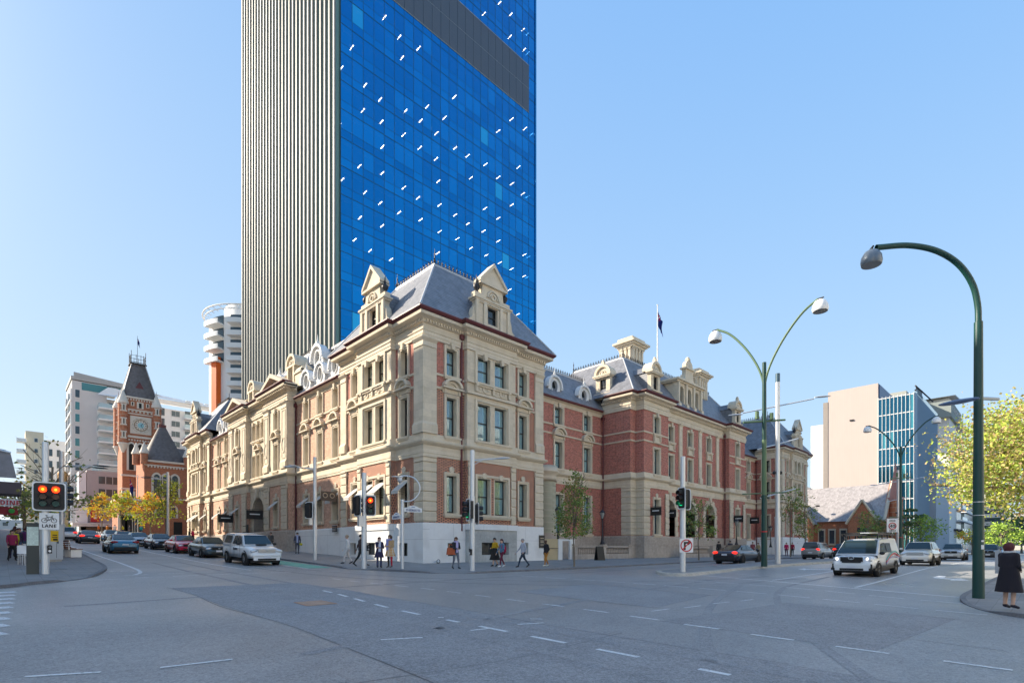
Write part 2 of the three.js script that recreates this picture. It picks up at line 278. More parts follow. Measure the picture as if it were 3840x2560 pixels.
{ // median island with pale kerb
  const out = smoothLine([[5.7, 12.9], [4.6, 13.75], [4.25, 14.5], [4.75, 15.05], [6.6, 15.15], [10, 15.0], [15, 15.1], [22, 15.7], [30, 15.9], [60, 15.9], [170, 15.9], [170, 12.4], [60, 12.4], [30, 12.5], [18, 12.5], [10, 12.6], [5.75, 12.88]]);
  const ctr = (x) => [Math.max(x, 5.6), x < 12 ? 14 : 14.2];
  const kerb = out, inn = out.map(([x]) => ctr(x)), n = kerb.length - 1, kp = [], tp = [], ku = [], tu = [];
  for (let i = 0; i < n; i++) {
    const A = kerb[i], B = kerb[i + 1], f = (p, c, t) => { const l = Math.hypot(c[0] - p[0], c[1] - p[1]) || 1; return [p[0] + (c[0] - p[0]) / l * t, p[1] + (c[1] - p[1]) / l * t]; };
    const P = (p, dy) => [p[0], gh(p[0], p[1]) + dy, p[1]], a = f(A, inn[i], .08), b = f(B, inn[i + 1], .08), a2 = f(A, inn[i], .3), b2_ = f(B, inn[i + 1], .3);
    const Q = [[P(A, -.1), P(B, -.1), P(b, .14), P(a, .14)], [P(a, .14), P(b, .14), P(b2_, .15), P(a2, .15)]];
    for (const q of Q) for (const k of [0, 1, 2, 0, 2, 3]) { kp.push(...q[k]); ku.push(q[k][0] + q[k][1], q[k][2]); }
    const q = [P(a2, .14), P(b2_, .14), P(inn[i + 1], .15), P(inn[i], .15)]; for (const k of [0, 1, 2, 0, 2, 3]) { tp.push(...q[k]); tu.push(q[k][0], q[k][2]); }
  }
  const mk = (p, u) => { const g = new THREE.BufferGeometry(); g.setAttribute('position', new THREE.Float32BufferAttribute(p, 3)); g.setAttribute('uv', new THREE.Float32BufferAttribute(u, 2)); g.computeVertexNormals(); return g; };
  const top = struct('median_island', mk(tp, tu), M.path); mesh('kerb', mk(kp, ku), M.paleKerb, top);
}
// painted markings: every line its own sheet 5 mm above the asphalt
const marks = new THREE.Group(); marks.name = 'road_markings'; marks.userData.kind = 'structure'; scene.add(marks);
function ribbon(pts, w, dy = .006) {
  const pos = [], uv = [], P = [];
  for (let i = 0; i < pts.length - 1; i++) { const L = Math.hypot(pts[i + 1][0] - pts[i][0], pts[i + 1][1] - pts[i][1]), n = Math.max(1, Math.ceil(L / .8)); for (let k = 0; k < n; k++) P.push([pts[i][0] + (pts[i + 1][0] - pts[i][0]) * k / n, pts[i][1] + (pts[i + 1][1] - pts[i][1]) * k / n]); }
  P.push(pts[pts.length - 1]);
  const E = P.map((p, i) => { const a = P[Math.max(0, i - 1)], b = P[Math.min(P.length - 1, i + 1)], l = Math.hypot(b[0] - a[0], b[1] - a[1]), nx = -(b[1] - a[1]) / l * w / 2, nz = (b[0] - a[0]) / l * w / 2; return [[p[0] + nx, p[1] + nz], [p[0] - nx, p[1] - nz]]; });
  for (let i = 0; i < P.length - 1; i++) { const [a, b] = E[i], [c, d] = E[i + 1]; for (const q of [a, c, b, b, c, d]) { pos.push(q[0], gh(q[0], q[1]) + dy, q[1]); uv.push(q[0], q[1]); } }
  const g = new THREE.BufferGeometry(); g.setAttribute('position', new THREE.Float32BufferAttribute(pos, 3)); g.setAttribute('uv', new THREE.Float32BufferAttribute(uv, 2)); g.computeVertexNormals(); return g;
}
function flat(pts, dy = .006) {
  const s = pts.map((p) => new THREE.Vector2(...p)), tri = THREE.ShapeUtils.triangulateShape(s, []), pos = [], uv = [];
  for (const t of tri) { const [a, b, c] = t.map((i) => pts[i]), cw = (b[0] - a[0]) * (c[1] - a[1]) - (b[1] - a[1]) * (c[0] - a[0]) > 0; for (const q of cw ? [a, c, b] : [a, b, c]) { pos.push(q[0], gh(q[0], q[1]) + dy, q[1]); uv.push(...q); } }
  const g = new THREE.BufferGeometry(); g.setAttribute('position', new THREE.Float32BufferAttribute(pos, 3)); g.setAttribute('uv', new THREE.Float32BufferAttribute(uv, 2)); g.computeVertexNormals(); return g;
}
const dash = (a, b, w = .1) => mesh('dash', ribbon([a, b], w), M.paint, marks);
for (const [z0, z1] of [[11.82, 12.52], [13.07, 13.79], [14.37, 15.09], [15.8, 16.5], [17.22, 17.95], [18.92, 19.32], [19.94, 20.69], [21.3, 22.06], [22.68, 23.41], [24.31, 24.72]]) dash([-11.87 - .65 * sst(11, 18, z0), z0], [-11.87 - .65 * sst(11, 18, z1), z1]);
for (let k = 0; k < 15; k++) { const z = 7.43 + k * 1.357; dash([-9.5 + .55 * sst(8, 14, z) - .4 * sst(19, 25, z), z], [-9.5 + .55 * sst(8, 14, z + .72) - .4 * sst(19, 25, z), z + .72]); }
for (let k = 0; k < 12; k++) { const z = 10.35 + k * 1.37, z1 = z + 1.0; dash([-1.75 + .85 * sst(10, 16, z) - 1.05 * sst(20, 27, z), z], [-1.75 + .85 * sst(10, 16, z1) - 1.05 * sst(20, 27, z1), z1]); }
for (let k = 0; k < 7; k++) { const z = 16.19 + k * 1.42, z1 = z + 1; const X = (q) => 2.68 - (q - 16) * .06 - 1.2 * sst(20, 25.5, q); dash([X(z), z], [X(z1), z1]); }
dash([6.12, 15.37], [3.22, 25.4], .2);
dash([5.69, 18.79], [40, 19.3], .12); dash([4.65, 22.2], [60, 22.5], .12); dash([8.8, 15.9], [7.95, 17.45], .1);
for (const q of [[-7.95, 20.87, -7.18, 20.92], [-6.69, 21.05, -5.9, 21.11], [-5.19, 21.11, -4.39, 21.19], [-3.91, 21.31, -3.13, 21.37], [-14.63, 19.95, -14, 20.21], [-12.95, 20.19, -12.53, 20.25], [-11.81, 20.25, -11.26, 20.44], [-11.1, 19.9, -10.91, 20.08], [-17.62, 19.83, -16.82, 19.91], [-18.84, 19.34, -18.18, 19.63], [-12.47, 18.55, -12.37, 18.62]]) dash([q[0], q[1]], [q[2], q[3]], .07);
for (let k = 0; k < 9; k++) { const z = 7.4 + k * 1.02; mesh('crossing_bar', ribbon([[-19.3, z + .1], [-18.72 - k * .033, z]], .42), M.paint, marks); }
mesh('lane_line', ribbon([[-14.29, -60], [-14.29, -21], [-14.32, -8.3], [-14.41, -3.9], [-14.48, -1.9], [-14.6, -.5], [-14.8, .5], [-15.1, 1.35]], .14), M.paint, marks);
mesh('lane_line', ribbon([[-10.4, -60], [-10.5, -20], [-10.55, -5], [-10.32, .42]], .12), M.paint, marks);
for (const [x0, z0, x1, z1] of [[-16.64, 3.7, -15.74, 3.52], [-15.36, 3.19, -14.43, 3.05], [-14.1, 3.02, -13.15, 2.9], [-12.85, 2.85, -11.9, 2.72], [-11.53, 2.73, -10.61, 2.58], [-10.2, 2.7, -9.3, 2.7], [-9.03, 2.73, -8.17, 2.87], [-7.9, 2.9, -7, 2.9], [-15.49, 1.68, -14.65, 1.44], [-14.24, 1.14, -13.26, 1.05], [-12.98, .8, -11.98, .7], [-11.72, .7, -10.68, .5], [-9.34, 1.02, -8.43, .87], [-8, .9, -7, .9]]) dash([x0, z0], [x1, z1], .11);
mesh('bicycle_lane', flat([[-6.0, -60], [-6.0, -8], [-6.1, .2], [-7.4, .2], [-7.35, -8], [-7.35, -60]].reverse(), .004), M.greenPaint, marks);
for (let k = 0; k < 16; k++) dash([-7.5, .4 - k * 2.2], [-7.5, -.8 - k * 2.2], .12);
function bike(cx, cz, s, ang) { // painted bicycle symbol
  const R = (x, y) => [cx + (x * Math.cos(ang) - y * Math.sin(ang)) * s, cz + (x * Math.sin(ang) + y * Math.cos(ang)) * s];
  const circ = (x, y, r) => { const p = []; for (let k = 0; k <= 16; k++) p.push(R(x + r * Math.cos(k * PI / 8), y + r * Math.sin(k * PI / 8))); return p; };
  const gs = [ribbon(circ(-.5, 0, .32), .07 * s), ribbon(circ(.5, 0, .32), .07 * s), ribbon([R(-.5, 0), R(-.2, -.5), R(.3, -.5), R(0, 0), R(-.5, 0)], .07 * s), ribbon([R(.5, 0), R(.25, -.62)], .07 * s), ribbon([R(0, 0), R(-.25, -.6)], .07 * s)];
  mesh('bicycle_symbol', merge(gs), M.paint, marks);
}
bike(-15.35, -1.2, .75, 0.1); bike(-6.8, -2.5, .7, 0.1);
mesh('turn_arrow', flat([[14.3, 23.6], [14.1, 23.9], [12.75, 23.95], [12.4, 24.35], [12.9, 24.55], [11.6, 24.95], [11.2, 24.35], [11.75, 24.3], [12.2, 23.65], [12.78, 23.55]]), M.paint, marks);
mesh('turn_arrow', flat([[15.4, 16.8], [16.3, 16.9], [15.75, 17.15], [16, 18.4], [15.55, 18.5], [15.1, 17.35], [14.4, 17.5]]), M.paint, marks);
// patched service pit in the carriageway
const pit = struct('service_pit', flat([[-14.15, 14.16], [-13.0, 14.1], [-12.78, 15.47], [-14.16, 15.53]], .004), std({ map: mottled([.27, .27, .28], .15, 6, 40, 256, .8), roughness: .8 }));
mesh('pit_lid', flat([[-13.77, 14.3], [-13.08, 14.3], [-13.05, 15.15], [-13.8, 15.17]], .009), std({ map: mottled([.42, .27, .19], .2, 6, 30, 256, .8), roughness: .8 }), pit);
mesh('pit_frame', merge([ribbon([[-13.77, 14.3], [-13.08, 14.3], [-13.05, 15.15], [-13.8, 15.17], [-13.77, 14.3]], .035, .012)]), std({ color: lin(.5, .22, .1), roughness: .6 }), pit);
// tar joints and repair cuts between paving runs
M.tar = std({ color: lin(.11, .11, .115), roughness: .55 });
const joints = struct('tar_joints', ribbon(smoothLine([[-15.3, 8.2], [-15.2, 11], [-15.35, 14], [-15.2, 17.5], [-15.35, 20.5], [-15.6, 24]]), .022, .003), M.tar);
for (const L of [[[-11.2, 12], [-11.3, 15], [-11.25, 18], [-11.4, 21], [-11.3, 25]], [[-7.2, 15.5], [-7.35, 19], [-7.3, 22], [-7.6, 27]], [[-3, 12], [-2.7, 16], [-2.9, 20], [-3.1, 24], [-4.2, 28]], [[-16.4, 22], [-14, 22.3], [-11, 22.1]], [[-1, 18.5], [4, 18.8], [9, 18.6]]]) mesh('tar_joint', ribbon(smoothLine(L), .018, .003), M.tar, joints);

// resurfaced strips and rubber tracks
M.asphaltDark = std({ map: M.asphalt.map, color: lin(.94, .94, .95), roughness: .8 }); M.rubberMark = std({ map: M.asphalt.map, color: lin(.93, .93, .94), roughness: .7 }); M.asphaltPale = std({ map: M.asphalt.map, color: lin(1.0, .99, .97), roughness: .8 });
const patches = struct('road_patches', flat([[-15.25, 8.4], [-15.2, 11], [-15.3, 14], [-15.2, 17.5], [-15.35, 20.5], [-15.6, 26.5], [-11.3, 26.5], [-11.35, 21], [-11.25, 18], [-11.3, 15], [-11.2, 12], [-11.4, 8.6]], .0022), M.asphaltDark);
for (const P of [[[-7.25, 15.5], [-2.8, 15.2], [-2.9, 20], [-7.3, 20.6]], [[-9.2, 21.8], [-3.2, 22.3], [-3.4, 26], [-9.3, 25.6]], [[-18.9, 21.6], [-16.2, 21.9], [-16.3, 24.4], [-19, 24]]]) mesh('repair_patch', flat(P, .0022), M.asphaltDark, patches);
for (const L of [[[-9.5, -6], [-9.4, 2], [-8.2, 9], [-5.0, 14], [0, 17.6], [8, 19.4]], [[-7.9, -6], [-7.8, 2], [-6.7, 8.2], [-3.8, 12.6], [1, 16.0], [8, 17.8]], [[-13, 26.8], [-6, 23.2], [2, 20.5], [10, 19.9]], [[-14, 25.2], [-6.5, 21.6], [2, 18.9]], [[-12.9, -8], [-12.9, 4], [-13.1, 14], [-13.4, 26]], [[-11.6, -8], [-11.6, 4], [-11.7, 14], [-12.0, 26.5]], [[-16, 20.2], [-6, 18.2], [4, 16.9]], [[-18, 12], [-8, 10.8], [4, 10.3], [20, 10.1]]]) mesh('tyre_track', ribbon(smoothLine(L), .2, .0042), M.rubberMark, patches);
M.flag = std({ map: tex(256, 128, (u, v) => { const a = Math.abs(v - .75) < .04 && u < .5, b = Math.abs(u - .25) < .03 && v > .5, dgl = u < .5 && v > .5 && Math.abs((u * 2) - (v - .5) * 2) < .08; return a || b ? [.8, .1, .15] : dgl ? [.9, .9, .9] : [.05, .14, .42]; }), roughness: .9 });
// ---------- the old government offices on the corner (brick and stone, three storeys) ----------
const HB = thing('heritage_building', 'three storey red brick and sandstone Victorian corner building with slate mansard roofs', 'building');
const LF = RY(-PI / 2);                       // facade frame of the west (left) front: u = world z, outward = -x
const I4 = new THREE.Matrix4();
const OFF = (Mx, u, y, n) => Mx.clone().multiply(T(u, y, n));
const gc = new Map(); const cache = (k, f) => { if (!gc.has(k)) gc.set(k, f()); return gc.get(k); };
// one sash window: opening w x h with its bottom-left at (-w/2,0); wall face at n=0; parts are sub-parts of 'window'
function win(Mx, u, y, w, h, n, o = {}) {
  const W = part('window', HB, OFF(Mx, u, y, n)), k = w.toFixed(2) + '|' + h.toFixed(2), rec = o.rec || .34, b = o.b === undefined ? .2 : o.b;
  if (b > 0) mesh('surround', cache('sur' + k + b + (o.arch || ''), () => { const s = shp([[-w / 2 - b, -.06], [w / 2 + b, -.06], [w / 2 + b, h + b], [-w / 2 - b, h + b]]); s.holes.push(rectPath(-w / 2, w / 2, 0, h)); const g1 = ext(s, -rec - .08, .07); const s2 = shp([[-w / 2 - b, -.05], [w / 2 + b, -.05], [w / 2 + b, h + b], [-w / 2 - b, h + b]]); s2.holes.push(rectPath(-w / 2 - b * .55, w / 2 + b * .55, -.04, h + b * .55)); return merge([g1, ext(s2, .07, .115)]); }), M.trim, W);
  else mesh('surround', cache('rev' + k, () => { const s = shp([[-w / 2 - .08, -.06], [w / 2 + .08, -.06], [w / 2 + .08, h + .08], [-w / 2 - .08, h + .08]]); s.holes.push(rectPath(-w / 2, w / 2, 0, h)); return ext(s, -rec - .08, .02); }), M.trim, W);
  if (o.sill !== 0) mesh('sill', cache('sill' + k + b, () => merge([bx(w + 2 * b + .16, .13, .62, 0, -.2, -.07), bx(w + 2 * b + .02, .1, .5, 0, -.3, -.06)])), M.trim, W);
  const f = .075, mid = h * .5, z = -rec;
  mesh('sash_frame', cache('fr' + k, () => { const s = shp([[-w / 2, 0], [w / 2, 0], [w / 2, h], [-w / 2, h]]); s.holes.push(rectPath(-w / 2 + f, w / 2 - f, .11, mid - .03), rectPath(-w / 2 + f, w / 2 - f, mid + .04, h - f)); return ext(s, -.05, .03); }), M.sash, W, T(0, 0, z));
  const pg = cache('pa' + k, () => new THREE.PlaneGeometry(w - 2 * f + .02, mid - .1)), pg2 = cache('pb' + k, () => new THREE.PlaneGeometry(w - 2 * f + .02, h - mid - f));
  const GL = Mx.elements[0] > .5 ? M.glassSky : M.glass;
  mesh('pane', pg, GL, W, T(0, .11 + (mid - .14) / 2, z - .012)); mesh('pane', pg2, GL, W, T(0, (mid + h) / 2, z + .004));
  if (o.curtain !== 0) { const cw = w * (Mx.elements[0] > .5 ? (o.cw || .3) : .44); for (const s of [-1, 1]) mesh('curtain', cache('cu' + k + cw, () => { const g = new THREE.PlaneGeometry(cw, h, 12, 1), p = g.attributes.position; for (let i = 0; i < p.count; i++) p.setZ(i, .03 * Math.sin(p.getX(i) * 38)); g.computeVertexNormals(); return g; }), M.curtain, W, T(s * (w / 2 - cw / 2 + .02), h / 2, z - .14)); }
  mesh('room', cache('rm' + k, () => { const d = 1.6; return merge([b2(-w / 2 - .5, w / 2 + .5, -.4, h + .3, -d - .05, -d), b2(-w / 2 - .55, -w / 2 - .5, -.4, h + .3, -d, 0), b2(w / 2 + .5, w / 2 + .55, -.4, h + .3, -d, 0), b2(-w / 2 - .5, w / 2 + .5, h + .25, h + .3, -d, 0), b2(-w / 2 - .5, w / 2 + .5, -.45, -.4, -d, 0)]); }), M.roomDark, W, T(0, 0, z - .2));
  if (o.key) mesh('keystone', cache('key', () => { const p = shp([[-.1, 0], [.1, 0], [.15, .34], [-.15, .34]]); return merge([ext(p, 0, .2), bx(.34, .06, .26, 0, .34, .08)]); }), M.trim, W, T(0, h + b - .22, .05));
  if (o.keys) for (const x of o.keys) mesh('keystone', gc.get('key') || cache('key', () => { const p = shp([[-.1, 0], [.1, 0], [.15, .34], [-.15, .34]]); return merge([ext(p, 0, .2), bx(.34, .06, .26, 0, .34, .08)]); }), M.trim, W, T(x, h + b - .22, .05));
  if (o.boss) mesh('boss', cache('boss', () => merge([new THREE.TorusGeometry(.17, .055, 6, 14), new THREE.TorusGeometry(.08, .05, 6, 10), cyl(.17, .17, .05, 0, -.02, 0, 12).rotateX(PI / 2)])), M.trim, W, T(0, h + b + .18, .06));
  if (o.ped) mesh('pediment', cache('ped' + w.toFixed(2), () => { // segmental hood on a small entablature
    const r = w / 2 + .36, s = new THREE.Shape(); s.absarc(0, 0, r, .12, PI - .12, false); s.absarc(0, .0, r - .17, PI - .12, .12, true); s.closePath();
    const s2 = new THREE.Shape(); s2.absarc(0, 0, r - .2, .1, PI - .1, false); s2.absarc(0, 0, r - .42, PI - .1, .1, true); s2.closePath();
    const sy = .78, full = new THREE.Shape(); full.absarc(0, 0, r - .1, 0, PI, false); full.closePath();
    return merge([ext(s, 0, .36, 14).scale(1, sy, 1), ext(s2, 0, .16, 14).scale(1, sy, 1), ext(full, -.02, .06, 14).scale(1, sy, 1), bx(2 * r + .16, .1, .4, 0, -.1, .16), bx(2 * r - .1, .26, .14, 0, -.38, .05), bx(.16, .3, .2, -r + .2, -.4, .08), bx(.16, .3, .2, r - .2, -.4, .08)]);
  }), M.trim, W, T(0, h + b + .42, 0));
  if (o.apron) mesh('apron', cache('apr' + w.toFixed(2), () => merge([bx(w + .1, .55, .1, 0, -.9, .03), bx(.16, .5, .24, -w / 2 - .05, -.8, .08), bx(.16, .5, .24, w / 2 + .05, -.8, .08), bx(w + .5, .1, .28, 0, -1.0, .06)])), M.trim, W);
  return W;
}
function awning(Mx, u, y, w, n, label) { // canvas drop awning on arms, its own thing fixed in the opening
  const p = V(u, y, n).applyMatrix4(Mx), a = thing('window_awning', label, 'awning', [p.x, p.y, p.z], Mx === I4 ? 0 : -PI / 2, 'awnings over the ground floor windows');
  const dx = .95, dy = .82;
  mesh('canvas', poly([[-w / 2, 0, 0], [w / 2, 0, 0], [w / 2, -dy, dx], [-w / 2, -dy, dx], [-w / 2, .03, .02], [w / 2, .03, .02], [w / 2, -dy + .03, dx + .02], [-w / 2, -dy + .03, dx + .02]], [[0, 3, 2, 1], [4, 5, 6, 7], [0, 4, 7, 3], [1, 2, 6, 5]]), M.canvas, a);
  mesh('valance', bx(w, .17, .02, 0, -dy - .15, dx), M.canvas, a);
  for (const s of [-1, 1]) mesh('arm', bar([s * w / 2, -dy - .1, .05], [s * w / 2, -dy + .0, dx], .012, 6), M.iron, a);
}
M.canvas = std({ color: lin(.50, .49, .46), roughness: .95 });
const lvl = { str0: 7.25, sill1: 8.35, sill2: 12.3 };
const GW = [3.35, 2.45], FW = [8.38, 2.5], SW = [12.32, 1.72];   // [sill, height] of ground, first and second floor openings
// brick or stone wall strip with openings
function wall(Mx, u0, u1, y0, y1, holes, mat, n, t = .45) { return mesh('wall', panel(u0, u1, y0, y1, holes, t), mat, HB, OFF(Mx, 0, 0, n)); }
const hole = (u, w, f) => [u - w / 2 - .04, u + w / 2 + .04, f[0] - .04, f[0] + f[1] + .04];
const toW = (Mx, u, n) => { const v = V(u, 0, n).applyMatrix4(Mx); return [v.x, v.z]; };
// quoin stack: blocks with recessed joints following a plan path
function quoins(path, y0, y1, count, nOut = .12) {
  const hgt = (y1 - y0) / count;
  for (let k = 0; k < count; k++) { const a = y0 + k * hgt + .02, b = a + hgt - .04, e = .045, x = nOut; mesh('quoin', sweep([[-.06, a], [x - e, a], [x, a + e], [x, b - e], [x - e, b], [-.06, b]], path), M.stone, HB); }
  mesh('pier_core', sweep(rectProf(-.06, nOut - .07, y0 - .02, y1 + .02), path), M.trim, HB);
}
function quoinCap(path, y) { mesh('pier_capital', sweep([[-.06, y], [.15, y], [.15, y + .08], [.12, y + .1], [.12, y + .26], [.2, y + .3], [.2, y + .38], [-.06, y + .38]], path), M.trim, HB); }
function pilaster(path, y0, y1, cap = true) {
  mesh('pilaster', sweep([[-.06, y0], [.24, y0], [.24, y0 + .55], [.16, y0 + .68], [.13, y0 + .75], [.12, y1], [-.06, y1]], path), M.stone, HB);
  if (cap) mesh('capital', sweep([[-.06, y1], [.17, y1], [.15, y1 + .08], [.14, y1 + .3], [.26, y1 + .44], [.3, y1 + .5], [.3, y1 + .58], [-.06, y1 + .58]], path), M.trim, HB);
}
// entablature profiles
const ENT = (y, hi) => [[-.1, y], [.1, y], [.1, y + .18], [.13, y + .2], [.13, y + .4], [.18, y + .44], [.18, y + .5], [.08, y + .52], [.08, y + hi - .62], [.2, y + hi - .6], [.2, y + hi - .44], [.34, y + hi - .36], [.6, y + hi - .3], [.62, y + hi - .12], [-.1, y + hi - .12]];
const GUT = (y) => [[.3, y - .14], [.66, y - .14], [.78, y - .02], [.78, y + .06], [.3, y + .06]];
const STR = [[-.1, 6.9], [.07, 6.9], [.07, 7.06], [.1, 7.08], [.1, 7.26], [.06, 7.28], [.06, 7.58], [.16, 7.62], [.3, 7.74], [.32, 7.84], [.14, 7.92], [.12, 8.3], [-.1, 8.3]];
const BAND = (y) => [[-.05, y], [.06, y], [.09, y + .05], [.09, y + .14], [-.05, y + .16]];
function dentils(path, y, n0, n1, step, w, h) {
  const l = [];
  for (let i = 0; i < path.length - 1; i++) { const [ax, az] = path[i], [bx_, bz] = path[i + 1], L = Math.hypot(bx_ - ax, bz - az); if (L < .6) continue; const dx = (bx_ - ax) / L, dz = (bz - az) / L, c = Math.max(1, Math.floor((L - .1) / step)); for (let k = 0; k < c; k++) { const t = (k + .5) * L / c; l.push(new THREE.BoxGeometry(w, h, n1 - n0).translate(0, y, (n0 + n1) / 2).applyMatrix4(TR(ax + dx * t, 0, az + dz * t, Math.atan2(-dz, dx)))); } }
  if (l.length) { const m = mesh('dentil_course', merge(l), M.trim, HB); m.userData.kind = 'stuff'; }
}
// mansard: base rect to top rect, slates per face, lead rolls, iron cresting
function mansard(x0, x1, z0, z1, yb, t, yt, o = {}) {
  const [a, b, c, d] = [[x0, yb, z1], [x1, yb, z1], [x1, yb, z0], [x0, yb, z0]], tx0 = x0 + (o.tx0 ?? t), tx1 = x1 - (o.tx1 ?? t), tz0 = z0 + (o.tz0 ?? t), tz1 = z1 - (o.tz1 ?? t);
  const [e, f, g, h] = [[tx0, yt, tz1], [tx1, yt, tz1], [tx1, yt, tz0], [tx0, yt, tz0]];
  const face = (p, q, r, s) => { const pts = [p, q, r, s], gq = new THREE.BufferGeometry(), P = pts.map((w) => V(...w)); gq.setAttribute('position', new THREE.Float32BufferAttribute([...p, ...q, ...r, ...p, ...r, ...s], 3)); const U = P[1].clone().sub(P[0]).normalize(), Nn = U.clone().cross(P[3].clone().sub(P[0])).normalize(), Vv = Nn.clone().cross(U), uvq = []; for (const i of [0, 1, 2, 0, 2, 3]) { const w = P[i].clone().sub(P[0]); uvq.push(w.dot(U), w.dot(Vv)); } gq.setAttribute('uv', new THREE.Float32BufferAttribute(uvq, 2)); gq.computeVertexNormals(); mesh('roof_slope', gq, M.slate, HB); };
  face(a, b, f, e); face(b, c, g, f); face(c, d, h, g); face(d, a, e, h);
  mesh('roof_flat', b2(tx0 - .06, tx1 + .06, yt - .1, yt + .06, tz0 - .06, tz1 + .06), M.lead, HB);
  for (const [p, q] of [[a, e], [b, f], [c, g], [d, h]]) mesh('hip_roll', bar(p, q, .07, 6), M.lead, HB);
  const cr = [], line = (p, q) => { const L = Math.hypot(q[0] - p[0], q[2] - p[2]), n = Math.round(L / .34); for (let k = 0; k <= n; k++) { const X = p[0] + (q[0] - p[0]) * k / n, Z = p[2] + (q[2] - p[2]) * k / n; cr.push(bx(.035, .34, .035, X, yt + .06, Z), new THREE.TorusGeometry(.08, .022, 4, 8).translate(X, yt + .3, Z).rotateY(0), new THREE.OctahedronGeometry(.05).translate(X, yt + .44, Z)); } cr.push(bar([p[0], yt + .14, p[2]], [q[0], yt + .14, q[2]], .03, 5), bar([p[0], yt + .28, p[2]], [q[0], yt + .28, q[2]], .018, 5)); };
  if (o.crest !== 0) { line(e, f); line(f, g); line(g, h); line(h, e); const m = mesh('ridge_cresting', merge(cr), M.iron, HB); m.userData.kind = 'stuff'; }
  for (const p of o.fin || []) mesh('finial', lathe([[.0, 0], [.12, 0], [.1, .1], [.05, .2], [.09, .34], [.05, .46], [.035, .7], [.06, .8], [.03, .95], [.0, 1.25]], 8), M.iron, HB, T(...p));
}
// tall stone dormer with window, roundel, scrolls and pediment; local origin centre of base on the wall face
function stoneDormer(Mx, u, y, n, back) {
  const D = part('dormer', HB, OFF(Mx, u, y, n));
  const sc = new THREE.Shape(); sc.moveTo(-2.1, 0); sc.lineTo(2.1, 0); sc.lineTo(2.1, .5); sc.bezierCurveTo(1.6, .6, 2.0, 1.2, 1.55, 1.5); sc.bezierCurveTo(1.4, 1.7, 1.5, 1.9, 1.62, 1.98); sc.lineTo(1.62, 2.45); sc.lineTo(1.0, 2.45); sc.lineTo(.92, 3.15); sc.lineTo(-.92, 3.15); sc.lineTo(-1.0, 2.45); sc.lineTo(-1.62, 2.45); sc.lineTo(-1.62, 1.98); sc.bezierCurveTo(-1.5, 1.9, -1.4, 1.7, -1.55, 1.5); sc.bezierCurveTo(-2.0, 1.2, -1.6, .6, -2.1, .5); sc.closePath();
  sc.holes.push(rectPath(-.45, .45, .55, 1.75));
  mesh('front', merge([ext(sc, -.42, 0, 8)]), M.stone, D);
  mesh('cornice', merge([bx(3.5, .12, .72, 0, 2.0, -.18), bx(3.3, .1, .6, 0, 1.9, -.18), bx(3.0, .08, .55, 0, 1.8, -.18), ...[-1.45, -.75, .75, 1.45].map((x) => bx(.26, 1.7, .12, x, .2, .05)), bx(4.3, .25, .55, 0, -.02, -.15)]), M.trim, D);
  mesh('roundel', merge([new THREE.TorusGeometry(.52, .07, 6, 22, PI).translate(0, 2.32, .05), new THREE.TorusGeometry(.36, .05, 6, 20, PI).translate(0, 2.32, .04), new THREE.TorusGeometry(.19, .06, 6, 14).translate(0, 2.46, .05)]), M.trim, D);
  mesh('pediment', merge([ext(shp([[-1.12, 3.15], [1.12, 3.15], [1.12, 3.3], [0, 4.55], [-1.12, 3.3]]), -.5, .04), ...[-1, 1].map((s) => ext(shp([[s * 1.25, 3.2], [s * 1.25, 3.42], [0, 4.78], [0, 4.5]].slice(0, 4)), -.55, .18)), bx(2.5, .16, .75, 0, 3.1, -.2)]), M.trim, D);
  for (const s of [-1, 1]) mesh('urn', lathe([[.001, 0], [.14, 0], [.07, .12], [.2, .3], [.24, .46], [.16, .58], [.06, .66], [.1, .74], [.045, .86], [.03, 1.15], [.001, 1.3]], 10), M.iron, D, T(s * 1.3, 2.45, -.2));
  mesh('sash_frame', merge([bx(.9, .07, .07, 0, .55, 0), bx(.9, .07, .07, 0, 1.68, 0), bx(.07, 1.2, .07, -.42, .55, 0), bx(.07, 1.2, .07, .42, .55, 0), bx(.9, .05, .06, 0, 1.13, 0)]), M.sash, D, T(0, 0, -.25));
  mesh('pane', new THREE.PlaneGeometry(.86, 1.18), M.glassDark, D, T(0, 1.15, -.27));
  mesh('cheek', merge([poly([[-.98, .2, -.4], [-.98, 2.5, -.4], [-.98, 2.5, -back], [-.98, .2, -back], [.98, .2, -.4], [.98, 2.5, -.4], [.98, 2.5, -back], [.98, .2, -back], [0, 3.25, -.4], [0, 3.25, -back]], [[0, 1, 2, 3], [4, 7, 6, 5], [1, 8, 9, 2], [5, 6, 9, 8]])]), M.slate, D);
}
